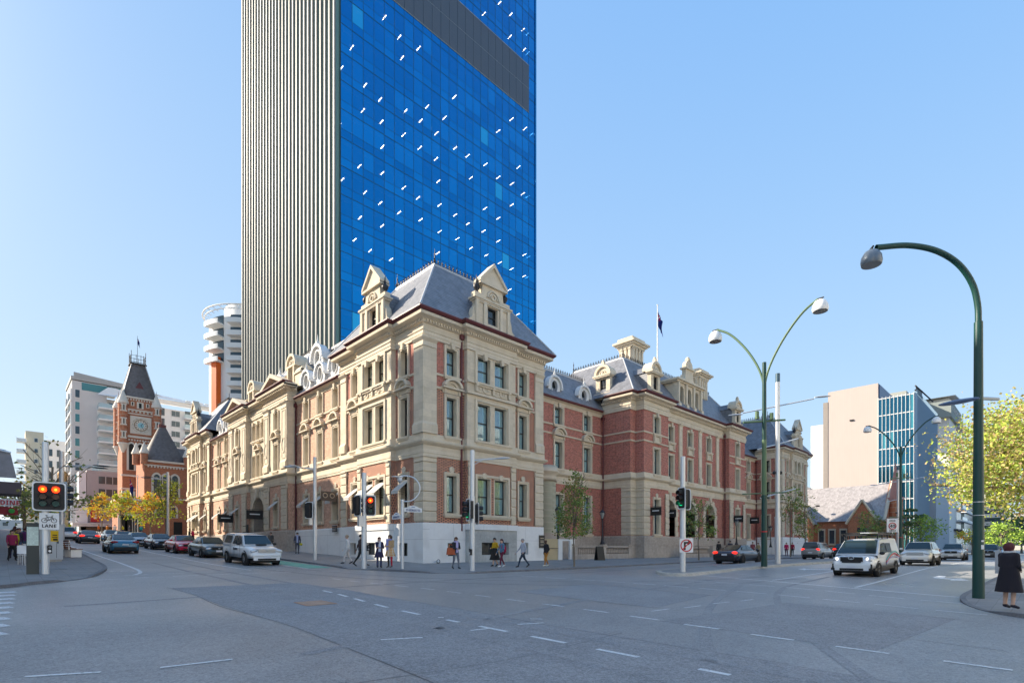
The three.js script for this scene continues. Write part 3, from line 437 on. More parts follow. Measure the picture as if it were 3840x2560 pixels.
// white round-eyed dormer
function eyeDormer(Mx, u, y, n, o = {}) {
  const D = part('round_dormer', HB, OFF(Mx, u, y, n)), k = o.k || 1; D.scale.multiplyScalar(k);
  const s = new THREE.Shape(); s.moveTo(-.92, 0); s.lineTo(.92, 0); s.lineTo(.9, .3); s.bezierCurveTo(.6, .4, .72, .7, .82, .82); s.bezierCurveTo(.72, .95, .78, 1.0, .78, 1.08); s.absarc(0, 1.15, .82, -.05, PI + .05, false); s.bezierCurveTo(-.78, 1.0, -.72, .95, -.82, .82); s.bezierCurveTo(-.72, .7, -.6, .4, -.9, .3); s.closePath();
  const hp = new THREE.Path(); hp.absellipse(0, 1.12, .42, .56, 0, PI * 2, false, 0); s.holes.push(hp);
  mesh('front', cache('eyef', () => merge([ext(s, -.3, 0, 14), bx(2.0, .14, .5, 0, 0, -.1), bx(1.8, .1, .44, 0, .28, -.1)])), M.white, D);
  mesh('hood', cache('eyeh', () => { const h = new THREE.Shape(); h.absarc(0, 1.15, .96, -.1, PI + .1, false); h.absarc(0, 1.15, .8, PI + .1, -.1, true); h.closePath(); return merge([ext(h, -.32, .2, 16), bx(.3, .22, .3, 0, 1.92, .06), ...[-1, 1].map((q) => bx(.26, .2, .4, q * .92, .95, -.06))]); }), M.white, D);
  mesh('ring', cache('eyer', () => new THREE.TorusGeometry(.5, .07, 6, 24).scale(.88, 1.16, 1).translate(0, 1.12, .02)), M.white, D);
  if (o.louvre) mesh('louvre', cache('eyel', () => merge([...Array(9)].map((_, i) => new THREE.BoxGeometry(.86, .03, .16).rotateX(.6).translate(0, .66 + i * .115, -.16)))), M.white, D);
  mesh('pane', cache('eyep', () => new THREE.CircleGeometry(.46, 20).scale(.95, 1.22, 1)), o.louvre ? M.roomDark : M.glassDark, D, T(0, 1.12, -.24));
  mesh('barrel', cache('eyeb' + (o.back || 2), () => merge([new THREE.CylinderGeometry(.8, .8, o.back || 2, 14, 1, true, 0, PI * 2).rotateX(PI / 2).translate(0, 1.15, -.25 - (o.back || 2) / 2), bx(1.6, 1.15, o.back || 2, 0, 0, -.3 - (o.back || 2) / 2)])), o.slate ? M.slate : M.white, D);
  mesh('finial', cache('eyefin', () => lathe([[.001, 0], [.1, 0], [.06, .12], [.14, .2], [.05, .28], [.03, .5], [.001, .75]], 8)), M.white, D, T(0, 2.08, .02));
}
// ----- a pavilion, local u 0..11 ------------------------------------------------------
function pavilion(Mx, o = {}) {
  const wN = .82, wP = 1.14, uN = [2.17, 8.83], uP = [4.72, 6.28], bay = [3.25, 7.75], bn = .35;
  const Bu = o.brickUp || M.brickRed, B1 = o.brickMid || M.brickOr, B0 = o.brickLow || M.brickOr;
  for (const [f, y0, y1, mat] of [[GW, 2.4, 6.95, B0], [FW, 8.2, 11.35, B1], [SW, 11.35, 14.35, Bu]]) {
    wall(Mx, 0, bay[0], y0, y1, [hole(uN[0], wN, f)], mat, 0); wall(Mx, bay[1], 11, y0, y1, [hole(uN[1], wN, f)], mat, 0);
    wall(Mx, bay[0], bay[1], y0, y1, uP.map((u) => hole(u, wP, f)), f === GW ? B0 : M.stone, bn, .8);
    for (const u of uN) win(Mx, u, f[0], wN, f[1], 0, { key: f === SW, ped: f === FW, boss: f === GW, cw: .3 });
    // pair
    for (const [i, u] of uP.entries()) win(Mx, u, f[0], wP, f[1], bn, { b: 0, sill: 0, boss: f === GW, keys: f === SW ? [0] : null, cw: .28 });
    const s = shp([[uP[0] - wP / 2 - .26, f[0] - .06], [uP[1] + wP / 2 + .26, f[0] - .06], [uP[1] + wP / 2 + .26, f[0] + f[1] + .26], [uP[0] - wP / 2 - .26, f[0] + f[1] + .26]]); s.holes.push(rectPath(uP[0] - wP / 2 - .1, uP[1] + wP / 2 + .1, f[0] - .05, f[0] + f[1] + .1));
    mesh('window_surround', ext(s, -.02, .1), M.trim, HB, OFF(Mx, 0, 0, bn));
    mesh('window_sill', merge([bx(3.5, .14, .34, 5.5, f[0] - .2, .08), bx(3.2, .12, .24, 5.5, f[0] - .32, .06)]), M.trim, HB, OFF(Mx, 0, 0, bn));
  }
  // carved apron panels under the upper pair
  for (const u of uP) mesh('apron_panel', merge([bx(1.15, .5, .07, u, 11.62, .03), new THREE.TorusGeometry(.17, .05, 6, 14).translate(u, 11.87, .08), bx(.22, .16, .1, u - .4, 11.78, .05), bx(.22, .16, .1, u + .4, 11.78, .05)]), M.trim, HB, OFF(Mx, 0, 0, bn));
  for (const u of [3.98, 5.5, 7.02]) mesh('console', merge([bx(.18, .5, .2, u, 11.62, .08), bx(.22, .14, .28, u, 11.98, .1)]), M.trim, HB, OFF(Mx, 0, 0, bn));
  mesh('bay_band', merge([bx(4.7, .16, .34, 5.5, 11.36, .12), bx(4.62, .13, .3, 5.5, 12.13, .1)]), M.trim, HB, OFF(Mx, 0, 0, bn - .1));
  for (const b of [BAND(12.12), BAND(11.28)]) for (const [u0, u1] of [[0, bay[0]], [bay[1], 11]]) mesh('string_band', sweep(b, [toW(Mx, u0, 0), toW(Mx, u1, 0)]), M.trim, HB);
  const q = (u0, u1, n) => [toW(Mx, u0, n), toW(Mx, u1, n)];
  quoins(q(bay[0] + .04, bay[0] + .5, bn), 2.75, 6.5, 6, .1); quoins(q(bay[1] - .5, bay[1] - .04, bn), 2.75, 6.5, 6, .1);
  quoinCap(q(bay[0] + .04, bay[0] + .5, bn), 6.52); quoinCap(q(bay[1] - .5, bay[1] - .04, bn), 6.52);
  for (const [a, b] of o.pil || [[10.1, 11]]) { quoins(q(a, b, 0), 2.75, 6.5, 6); quoinCap(q(a, b, 0), 6.52); pilaster(q(a, b, 0), 8.3, 13.75); }
}
// L-shaped corner piers shared by two fronts
function cornerPier(path) { quoins(path, 2.75, 6.5, 6); quoinCap(path, 6.52); pilaster(path, 8.3, 13.75); }
// ----- plan outline (world x,z), outward on the right-hand side of travel -----
const OUT = [
  [11, -57.6], [0, -57.6], [0, -54.35], [-.35, -54.35], [-.35, -49.85], [0, -49.85], [0, -46.8], [.25, -46.8],          // 0-7  far pavilion (west front)
  [.25, -37.2], [-.5, -37.2], [-.5, -31.4], [-.15, -31.4], [-.15, -26.2], [-.5, -26.2], [-.5, -20.4], [.25, -20.4],      // 8-15 centre
  [.25, -11], [0, -11], [0, -7.75], [-.35, -7.75], [-.35, -3.25], [0, -3.25], [0, 0],                                     // 16-22 corner pavilion
  [3.25, 0], [3.25, .35], [7.75, .35], [7.75, 0], [11, 0], [11, -3.8],                                                      // 23-28
  [24, -3.8], [24, -.55], [24.9, -.55], [24.9, .35], [29.5, .35], [29.5, -.4],                                              // 29-34 centre block, south front
  [43.9, -.4], [43.9, .35], [48.5, .35], [48.5, -.55], [49.4, -.55], [49.4, -3.8],                                          // 35-40
  [62.6, -3.8], [62.6, 0], [65.85, 0], [65.85, .35], [70.35, .35], [70.35, 0], [73.6, 0], [73.6, -11]];                      // 41-48
const run = (i, j, prof, mat, name) => mesh(name, sweep(prof, OUT.slice(i, j + 1), { pre: OUT[i - 1], post: OUT[j + 1] }), mat, HB);
const sections = [[0, 7], [7, 8], [8, 15], [15, 16], [16, 28], [28, 29], [29, 40], [40, 41], [41, 48]];
for (const [i, j] of sections) {
  const tall = j - i > 1, r = OUT.slice(i, j + 1);
  run(i, j, STR, M.trim, 'string_course');
  if (tall) { run(i, j, ENT(14.3, 1.5), M.trim, 'entablature'); run(i, j, GUT(15.86), M.gutter, 'gutter'); dentils(r, 15.3, .1, .3, .2, .1, .14); }
  else { run(i, j, [[-.1, 13.98], [.06, 13.98], [.06, 14.12], [.1, 14.14], [.1, 14.24], [.2, 14.3], [.34, 14.36], [.34, 14.44], [-.1, 14.44]], M.trim, 'eaves_cornice'); run(i, j, [[.16, 14.38], [.42, 14.38], [.5, 14.46], [.5, 14.56], [.16, 14.56]], M.gutter, 'gutter'); }
}
// plinths: painted render on the corner, rough stone elsewhere
const PL = (y, n) => [[-.4, -1.2], [n, -1.2], [n, y - .12], [n - .06, y], [-.4, y]];
for (const [i, j, m, y] of [[0, 8, M.plinthStone, 2.7], [8, 15, M.plinthStone, 2.7], [15, 16, M.plinthRender, 2.68], [28, 29, M.plinthStone, 2.25], [29, 40, M.plinthStone, 2.25], [40, 41, M.whiteRender, 2.25], [41, 48, M.whiteRender, 2.68]]) run(i, j, PL(y, .16), m || M.whiteRender, 'plinth');
// the corner plinth is built with its cellar openings, so front by front
for (const [Mx, off] of [[LF, -11], [I4, 0]]) {
  const F = OFF(Mx, off, 0, 0);
  const seg = (u0, u1, n, holes, mat) => mesh('plinth', panel(u0, u1, -1, 2.68, holes, .5), mat, HB, OFF(F, 0, 0, n));
  const L = Mx === LF, end = (a, b) => L ? [11 - b, 11 - a] : [a, b];
  const A = end(0, 3.25), C = end(7.75, 11), cw = L ? [.8, 1.75] : [1.78, 2.6];
  seg(L ? A[0] : .352, L ? A[1] + .15 : A[1], .15, [[cw[0] + (L ? 11 - 2.6 - .75 : 0), cw[1] + (L ? 11 - 2.6 - .75 : 0), .55, 1.4]], M.whiteRender);
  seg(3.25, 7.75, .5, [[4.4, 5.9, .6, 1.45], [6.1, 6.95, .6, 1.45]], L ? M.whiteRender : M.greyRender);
  seg(C[0], C[1], .15, [[L ? 1.6 : 8.6, L ? 2.5 : 9.3, .6, 1.45]], M.whiteRender);
  mesh('plinth_cap', merge([b2(3.2, 7.8, 2.3, 2.69, .02, .58)]), M.whiteRender, HB, F);
  for (const [a, b, y, n] of [[L ? 8.45 : 1.78, L ? 9.4 : 2.6, .55, .15], [4.4, 5.9, .6, .5], [6.1, 6.95, .6, .5], [L ? 1.6 : 8.6, L ? 2.5 : 9.3, .6, .15]]) {
    const C2 = part('cellar_window', HB, OFF(F, (a + b) / 2, y, n)), w = b - a;
    mesh('frame', merge([bx(w, .06, .06, 0, 0, 0), bx(w, .06, .06, 0, .79, 0), bx(.06, .85, .06, -w / 2 + .03, 0, 0), bx(.06, .85, .06, w / 2 - .03, 0, 0)]), M.sash, C2, T(0, 0, -.4));
    mesh('pane', new THREE.PlaneGeometry(w, .85), M.glassDark, C2, T(0, .42, -.42));
  }
}
pavilion(LF.clone().multiply(T(-11, 0, 0)), { brickUp: M.brickRed, brickMid: M.brickOr, pil: [[0, .9]] });
pavilion(I4, {});
cornerPier([[0, -.92], [0, 0], [.92, 0]]);
pavilion(LF.clone().multiply(T(-57.6, 0, 0)).multiply(new THREE.Matrix4().makeScale(10.8 / 11, 1, 1)), { brickUp: M.brickPink, brickMid: M.brickPink, brickLow: M.brickPink, pil: [[0, .9], [10.1, 11]] });
pavilion(T(62.6, 0, 0), { brickUp: M.brickRed, brickMid: M.brickRed, brickLow: M.brickRed, pil: [[10.1, 11]] });
cornerPier([[62.6, -.92], [62.6, 0], [63.52, 0]]);
// west front wings (three windows a floor)
for (const [s0, s1, cs] of [[-20.4, -11, [-18.1, -15.35, -12.5]], [-46.8, -37.2, [-43.85, -41, -38.4]]]) {
  for (const [f, y0, y1, mat] of [[GW, 2.4, 6.95, M.brickPink], [FW, 8.2, 11.35, M.brickPink], [SW, 11.35, 14.05, M.brickPink]]) {
    const g = f === SW ? [12.3, 1.5] : f === FW ? [8.3, 2.4] : [3.3, 2.35];
    wall(LF, s0, s1, y0, y1, cs.map((c) => hole(c, .86, g)), mat, -.25);
    for (const c of cs) win(LF, c, g[0], .86, g[1], -.25, { key: f === SW, ped: f === FW, boss: f === GW, cw: .34 });
  }
  for (const b of [BAND(12.1), BAND(11.28)]) mesh('string_band', sweep(b, [[.25, s0], [.25, s1]]), M.trim, HB);
}
// west centre: two projecting stone bays with pediments, arch between
{
  const n = .5, m = .15;
  for (const [a, b, wc] of [[-26.2, -20.4, -23.1], [-37.2, -31.4, -34.3]]) {
    for (const [f, y0, y1] of [[[3.1, 2.5], 2.4, 6.95], [[8.3, 2.4], 8.2, 11.35], [[12.1, 1.55], 11.35, 14.35]]) {
      wall(LF, a, b, y0, y1, [hole(wc, .9, f)], f[0] < 4 ? M.brickPink : M.stone, n, .6); win(LF, wc, f[0], .9, f[1], n, { key: f[0] > 12, ped: f[0] > 8 && f[0] < 9, boss: f[0] < 4, cw: .34 });
    }
    const q = (u0, u1) => [toW(LF, u0, n), toW(LF, u1, n)];
    for (const [u0, u1] of [[a + .05, a + 1.35], [b - 1.35, b - .05]]) {
      quoins(q(u0, u1), 2.75, 6.5, 6); quoinCap(q(u0, u1), 6.52); pilaster(q(u0, u1), 8.3, 13.75);
      mesh('oval_panel', new THREE.TorusGeometry(.42, .06, 6, 20).scale(.85, 1.6, 1), M.trim, HB, OFF(LF, (u0 + u1) / 2, 10.4, n + .13));
      mesh('sunk_panel', (() => { const s = shp([[-.42, 0], [.42, 0], [.42, 4.4], [-.42, 4.4]]); s.holes.push(rectPath(-.34, .34, .08, 4.32)); return ext(s, 0, .04); })(), M.trim, HB, OFF(LF, (u0 + u1) / 2, 9.2, n + .12));
    }
    const c = (a + b) / 2, P = part('pediment', HB, OFF(LF, c, 15.5, n)), w = 3.4;
    mesh('tympanum', ext(shp([[-w, 0], [w, 0], [0, 1.35]]), -.5, .1), M.trim, P);
    mesh('raking_cornice', merge([[-1, 1].map((s) => ext(shp([[s * (w + .35), 0], [s * (w + .35), .24], [0, 1.78], [0, 1.4]]), -.55, .55)), ext(shp([[-w - .35, -.05], [w + .35, -.05], [w + .35, .14], [-w - .35, .14]]), -.5, .55)].flat()), M.trim, P);
    mesh('modillion_course', merge([...Array(17)].map((_, i) => bx(.16, .16, .4, -w + .2 + i * (2 * w - .4) / 16, -.2, .28))), M.trim, P).userData.kind = 'stuff';
    // arched aedicule dormer above, with side blocks
    const D = part('dormer', HB, OFF(LF, c + .3, 15.9, -.9)), s = new THREE.Shape(); s.moveTo(-.95, 0); s.lineTo(.95, 0); s.lineTo(.95, 2.5); s.absarc(0, 2.5, .95, 0, PI, false); s.closePath(); s.holes.push(rectPath(-.35, .35, .7, 2.1));
    mesh('front', merge([ext(s, -.5, 0, 14), bx(2.3, .2, .8, 0, 2.3, -.2), ...[-.7, .7].map((x) => bx(.3, 2.2, .2, x, .1, .08))]), M.stone, D);
    const hd = new THREE.Shape(); hd.absarc(0, 2.5, 1.1, 0, PI, false); hd.absarc(0, 2.5, .86, PI, 0, true); hd.closePath();
    mesh('hood', merge([ext(hd, -1.1, .2, 16), new THREE.TorusGeometry(.4, .09, 6, 16, PI).translate(0, 2.55, .05), sph(.2, 0, 2.62, .05, 8)]), M.trim, D);
    mesh('pane', new THREE.PlaneGeometry(.7, 1.4), M.glassDark, D, T(0, 1.4, -.2));
    mesh('cheek', bx(1.8, 2.7, 3.2, 0, 0, -2), M.slate, D);
    for (const x of [-2.1, 2.1]) mesh('side_block', merge([bx(1.3, 1.6, 1.2, x, 0, -.3), bx(1.5, .16, 1.4, x, 1.25, -.3), new THREE.CylinderGeometry(.6, .6, 1.3, 12, 1, false, 0, PI).rotateZ(PI / 2).rotateX(0).translate(x, 1.4, -.3).scale(1, 1, 1)]), M.trim, D);
  }
  // centre strip: triple windows and the great arch
  wall(LF, -31.4, -26.2, 11.35, 14.35, [-30.1, -28.8, -27.5].map((c) => hole(c, .8, [12.1, 1.55])), M.stone, m); wall(LF, -31.4, -26.2, 8.2, 11.35, [-30.1, -28.8, -27.5].map((c) => hole(c, .8, [8.3, 2.2])), M.stone, m);
  for (const c of [-30.1, -28.8, -27.5]) { win(LF, c, 12.1, .8, 1.55, m, { b: .12, key: 1, cw: .34 }); win(LF, c, 8.3, .8, 2.2, m, { b: .12, ped: c === -28.8, cw: .34 }); }
  const ah = [-30.6, -27.0, -.6, 6.2]; ah.arch = 1;
  mesh('wall', panel(-31.4, -26.2, -1, 6.95, [ah], .5), M.stone, HB, OFF(LF, 0, 0, m));
  const A = part('arch', HB, OFF(LF, -28.8, 4.4, m));
  for (let k = 0; k < 13; k++) { const a0 = k * PI / 13 + .012, a1 = (k + 1) * PI / 13 - .012, r0 = 1.8, r1 = k === 6 ? 2.75 : 2.42, s = new THREE.Shape(); s.absarc(0, 0, r1, a0, a1, false); s.absarc(0, 0, r0, a1, a0, true); s.closePath(); mesh('voussoir', ext(s, -.4, k === 6 ? .34 : .13, 4), M.stone, A); }
  for (const s of [-1, 1]) mesh('impost', bx(.75, .3, .8, s * 2.1, -.3, -.1), M.trim, A);
  mesh('porch_vault', merge([new THREE.CylinderGeometry(1.8, 1.8, 3, 18, 1, true, PI / 2, PI).rotateX(PI / 2).translate(0, 0, -1.6), b2(-1.82, -1.8, -5, 0, -3, -.1), b2(1.8, 1.82, -5, 0, -3, -.1)]), M.plinthStone, A);
  mesh('door_leaf', b2(-1.8, 1.8, -5, 1.8, -2.6, -2.5), std({ color: lin(.02, .017, .015), roughness: .5 }), A);
  mesh('menu_case', merge([bx(1.5, 1.0, .08, 0, 0, 0)]), M.black, HB, OFF(LF, -31.6, 2.5, m + .4));
}
// south front: recessed wings, centre block
for (const [x0, x1, cs] of [[11, 24, [13.6, 17.3, 21.5]], [49.4, 62.6, [52, 56, 60]]]) {
  for (const [g, y0, y1] of [[[2.45, 3.5], 2.2, 6.95], [[8.3, 2.4], 8.2, 11.35], [[12.3, 1.5], 11.35, 14.05]]) {
    wall(I4, x0, x1, y0, y1, cs.map((c) => hole(c, 1.05, g)), M.brickRed, -3.8);
    for (const c of cs) win(I4, c, g[0], 1.05, g[1], -3.8, { ped: g[0] > 8 && g[0] < 9, key: g[0] > 12, cw: .3 });
  }
  for (const b of [BAND(12.1), BAND(11.28)]) mesh('string_band', sweep(b, [[x0, -3.8], [x1, -3.8]]), M.trim, HB);
}
{ // side walls of the pavilions and of the centre block
  const side = (x, z0, z1, west, mats, cs = [], piers = true) => { const Mx = west ? LF : RY(PI / 2); for (const [f, y0, y1, mat] of [[[2.6, 3.3], 2.2, 6.95, mats], [FW, 8.2, 11.35, mats], [SW, 11.35, 14.35, mats]]) { const u0 = (west ? z0 : -z1) + .004, u1 = (west ? z1 : -z0) - .004; const F = west ? OFF(LF, 0, 0, -x + .004) : OFF(Mx, 0, 0, x + .004); mesh('wall', panel(u0, u1, y0, y1, cs.map((c) => hole(west ? c : -c, 1, f)), .45), mat, HB, F); for (const c of cs) win(F, west ? c : -c, f[0], 1, f[1], 0, { ped: f === FW }); } };
  side(24, -3.8, -.55, true, M.brickRed); side(24.9, -.55, .35, true, M.brickRed); side(62.6, -3.8, 0, true, M.brickRed, [-2.2]); side(11, -3.8, 0, false, M.brickRed); side(73.6, -11, 0, false, M.brickRed);
  side(48.5, -.55, .35, false, M.brickRed); side(49.4, -3.8, -.55, false, M.brickRed); side(29.5, -.4, .35, false, M.brickRed); side(43.9, -.4, .35, true, M.brickRed);
  for (const [x0, x1, z] of [[24, 24.9, -.55], [48.5, 49.4, -.55]]) for (const [y0, y1] of [[2.2, 6.95], [8.2, 11.35], [11.35, 14.35]]) wall(I4, x0, x1, y0, y1, [], M.brickRed, z);
  for (const b of [BAND(12.12), BAND(11.28)]) { mesh('string_band', sweep(b, [[24, -3.7], [24, -.55], [24.9, -.55], [24.9, .35], [29.5, .35]]), M.trim, HB); mesh('string_band', sweep(b, [[43.9, .35], [48.5, .35], [48.5, -.55]]), M.trim, HB); mesh('string_band', sweep(b, [[62.6, -3.7], [62.6, 0]]), M.trim, HB); }
  // projecting ends of the centre block
  for (const [x0, x1] of [[24.9, 29.5], [43.9, 48.5]]) {
    const c = (x0 + x1) / 2;
    for (const [g, y0, y1] of [[[2.45, 3.4], 2.2, 6.95], [[8.3, 2.45], 8.2, 11.35], [[12.3, 1.6], 11.35, 14.35]]) { wall(I4, x0, x1, y0, y1, [hole(c, .98, g)], M.brickRed, .35); win(I4, c, g[0], .98, g[1], .35, { key: g[0] > 12, apron: g[0] > 12, boss: g[0] < 4, cw: .3 }); }
    quoins([[x0 === 24.9 ? 24 : x0, x0 === 24.9 ? -1.5 : .35], ...(x0 === 24.9 ? [[24, -.55], [24.9, -.55], [24.9, .35]] : []), [x0 + .95, .35]], 2.3, 6.5, 7); quoinCap([[x0 === 24.9 ? 24 : x0, x0 === 24.9 ? -1.5 : .35], ...(x0 === 24.9 ? [[24, -.55], [24.9, -.55], [24.9, .35]] : []), [x0 + .95, .35]], 6.52);
    quoins([[x1 - .7, .35], [x1, .35]], 2.3, 6.5, 7);
  }
  // centre: three arched openings, windows above, pilasters
  const cs = [31.3, 35.5, 40.0], ar = cs.map((c, i) => { const h = [c + (i - 1) * .3 - 1.15, c + (i - 1) * .3 + 1.15, 2.3, 6.1]; h.arch = 1; return h; });
  wall(I4, 29.5, 43.9, 2.2, 6.95, ar, M.brickRed, -.4, .9);
  for (const h of ar) {
    const A = part('arch', HB, T((h[0] + h[1]) / 2, 4.95, -.4));
    for (let k = 0; k < 11; k++) { const a0 = k * PI / 11 + .014, a1 = (k + 1) * PI / 11 - .014, s = new THREE.Shape(), R = 1.15 + (k === 5 ? .8 : k % 2 ? .62 : .48); s.absarc(0, 0, R, a0, a1, false); s.absarc(0, 0, 1.12, a1, a0, true); s.closePath(); mesh('voussoir', ext(s, -.7, k === 5 ? .2 : .1, 3), M.stone, A); }
    for (const s of [-1, 1]) for (let k = 0; k < 5; k++) mesh('jamb_block', bx(k % 2 ? .5 : .64, .5, .8, s * (1.15 + (k % 2 ? .25 : .32)), -2.65 + k * .53, -.3), M.stone, A);
    mesh('door_frame', merge([bx(2.3, .12, .1, 0, -.06, 0), bx(.12, 3.7, .1, 0, -2.7, 0), bx(.1, 2.7, .1, -1.1, -2.7, 0), bx(.1, 2.7, .1, 1.1, -2.7, 0)]), M.sash, A, T(0, 0, -.75));
    mesh('pane', merge([new THREE.PlaneGeometry(2.3, 2.7).translate(0, -1.35, 0), new THREE.CircleGeometry(1.15, 16, 0, PI)]), M.glassDark, A, T(0, 0, -.8));
  }
  for (const [g, y0, y1] of [[[8.3, 2.45], 8.2, 11.35], [[12.2, 1.55], 11.35, 14.35]]) { wall(I4, 29.5, 43.9, y0, y1, cs.map((c) => hole(c, 1.0, g)), M.brickRed, -.4); for (const c of cs) win(I4, c, g[0], 1.0, g[1], -.4, { key: g[0] > 12, apron: g[0] > 12, cw: .3 }); }
  for (const x of [33.3, 37.8, 42.2]) pilaster([[x - .33, -.4], [x + .33, -.4]], 8.3, 13.75);
  // bow at the foot of the first wing
  const B = part('bow', HB, T(15.6, 0, -3.8));
  for (let k = 0; k < 9; k++) mesh('bow_block', new THREE.CylinderGeometry(1.05, 1.05, .5, 20).translate(0, 2.55 + k * .53, -.2), std({ map: M.stone.map, color: lin(.7, .78, .76), roughness: .9 }), B);
  mesh('bow_core', cyl(.98, .98, 4.9, 0, 2.2, -.2, 20), M.trim, B); mesh('bow_base', cyl(1.2, 1.15, 3.4, 0, -1, -.2, 20), M.plinthStone, B);
  mesh('bow_cornice', lathe([[0, 6.9], [1.12, 6.9], [1.15, 7.2], [1.1, 7.25], [1.1, 7.5], [1.35, 7.7], [1.38, 7.82], [1.2, 7.9], [1.2, 8.3], [0, 8.3]], 20), M.trim, B, T(0, 0, -.2));
}
// roofs
mansard(-.75, 11.75, -11.75, .75, 15.9, 3.75, 21.1, { fin: [[3.1, 21.1, -3.1], [8, 21.1, -3.1], [3.1, 21.1, -8]] });
mansard(61.9, 74.3, -11.75, .75, 15.9, 3.75, 21.1, { fin: [[65.7, 21.1, -3.1], [65.7, 21.1, -8]] });
mansard(-.75, 11.75, -58.3, -46.1, 15.9, 3.75, 20.9, { fin: [[3.1, 20.9, -49.9]] });
mansard(.5, 11.5, -36.4, -21.2, 15.8, 3.7, 21.4, { tz0: 5.2, tz1: 5.4, fin: [[4.2, 21.4, -26.6]] });
mansard(23.4, 50, -13.5, .2, 15.9, 3.6, 20.7, { fin: [[27, 20.7, -3.4], [27, 20.7, -9.9]] });
for (const [a, b] of [[-21.5, -11.3], [-47, -36.6]]) mansard(-.1, 11.6, a, b, 14.56, 3, 17.6, { tz0: 0, tz1: 0, crest: 0 });
for (const [a, b] of [[11.2, 24.4], [49, 63]]) mansard(a, b, -15, -3.4, 14.56, 3, 18.2, { tx0: 0, tx1: 0 });
stoneDormer(LF, -5.4, 15.88, .5, 4); stoneDormer(I4, 5.4, 15.88, .5, 4); stoneDormer(LF, -52.2, 15.88, .5, 4); stoneDormer(T(62.6, 0, 0), 5.6, 15.88, .5, 4);
for (const s of [-18.4, -15.6, -12.9, -43.6, -41, -38.6]) eyeDormer(LF, s, 14.6, -.35, { k: 1.02, back: 2.4 });
eyeDormer(LF, -23.4, 18.2, -3.6, { k: 1.45, louvre: 1, back: 2.2 }); eyeDormer(LF, -30.6, 16.1, -1.4, { k: 1.2, louvre: 1 }); eyeDormer(LF, -27.3, 16.1, -1.4, { k: 1.2, louvre: 1 });
for (const x of [17.1, 21.4, 52.5, 57]) eyeDormer(I4, x, 14.6, -4.1, { k: 1.02, back: 2.4, slate: 1 });
// small arched stone dormers of the centre block
function archDormer(Mx, u, y, n, back) {
  const D = part('dormer', HB, OFF(Mx, u, y, n)), s = new THREE.Shape(); s.moveTo(-.85, 0); s.lineTo(.85, 0); s.lineTo(.85, 2.4); s.absarc(0, 2.4, .85, 0, PI, false); s.closePath(); s.holes.push(rectPath(-.38, .38, .55, 1.95));
  mesh('front', merge([ext(s, -.4, 0, 14), bx(2.15, .16, .8, 0, 2.2, -.1), bx(1.95, .12, .7, 0, 2.08, -.1), bx(1.95, .14, .6, 0, .4, -.1)]), M.stone, D);
  const h = new THREE.Shape(); h.absarc(0, 2.38, .98, 0, PI, false); h.absarc(0, 2.38, .74, PI, 0, true); h.closePath();
  mesh('hood', merge([ext(h, -.9, .16, 16), new THREE.TorusGeometry(.34, .08, 6, 14, PI).translate(0, 2.42, .04), sph(.18, 0, 2.5, .02, 8), bx(.3, .36, .3, 0, 3.3, -.1), sph(.16, 0, 3.72, -.1, 8)]), M.trim, D);
  mesh('sash_frame', merge([bx(.76, .06, .06, 0, .55, 0), bx(.76, .05, .06, 0, 1.2, 0), bx(.06, 1.4, .06, -.36, .55, 0), bx(.06, 1.4, .06, .36, .55, 0), bx(.04, 1.4, .05, 0, .55, 0)]), M.sash, D, T(0, 0, -.2));
  mesh('pane', new THREE.PlaneGeometry(.76, 1.4), M.glassDark, D, T(0, 1.25, -.22)); mesh('cheek', merge([bx(1.5, 2.3, back, 0, .1, -.3 - back / 2), poly([[-.85, 2.3, -.3], [.85, 2.3, -.3], [0, 3.1, -.3], [-.85, 2.3, -.3 - back], [.85, 2.3, -.3 - back], [0, 3.1, -.3 - back]], [[0, 2, 5, 3], [1, 4, 5, 2]])]), M.slate, D);
}
archDormer(I4, 26.9, 15.88, .45, 3.4); archDormer(I4, 46.2, 15.88, .45, 3.4); archDormer(LF, -3.7, 15.9, -23.95, 3.2);
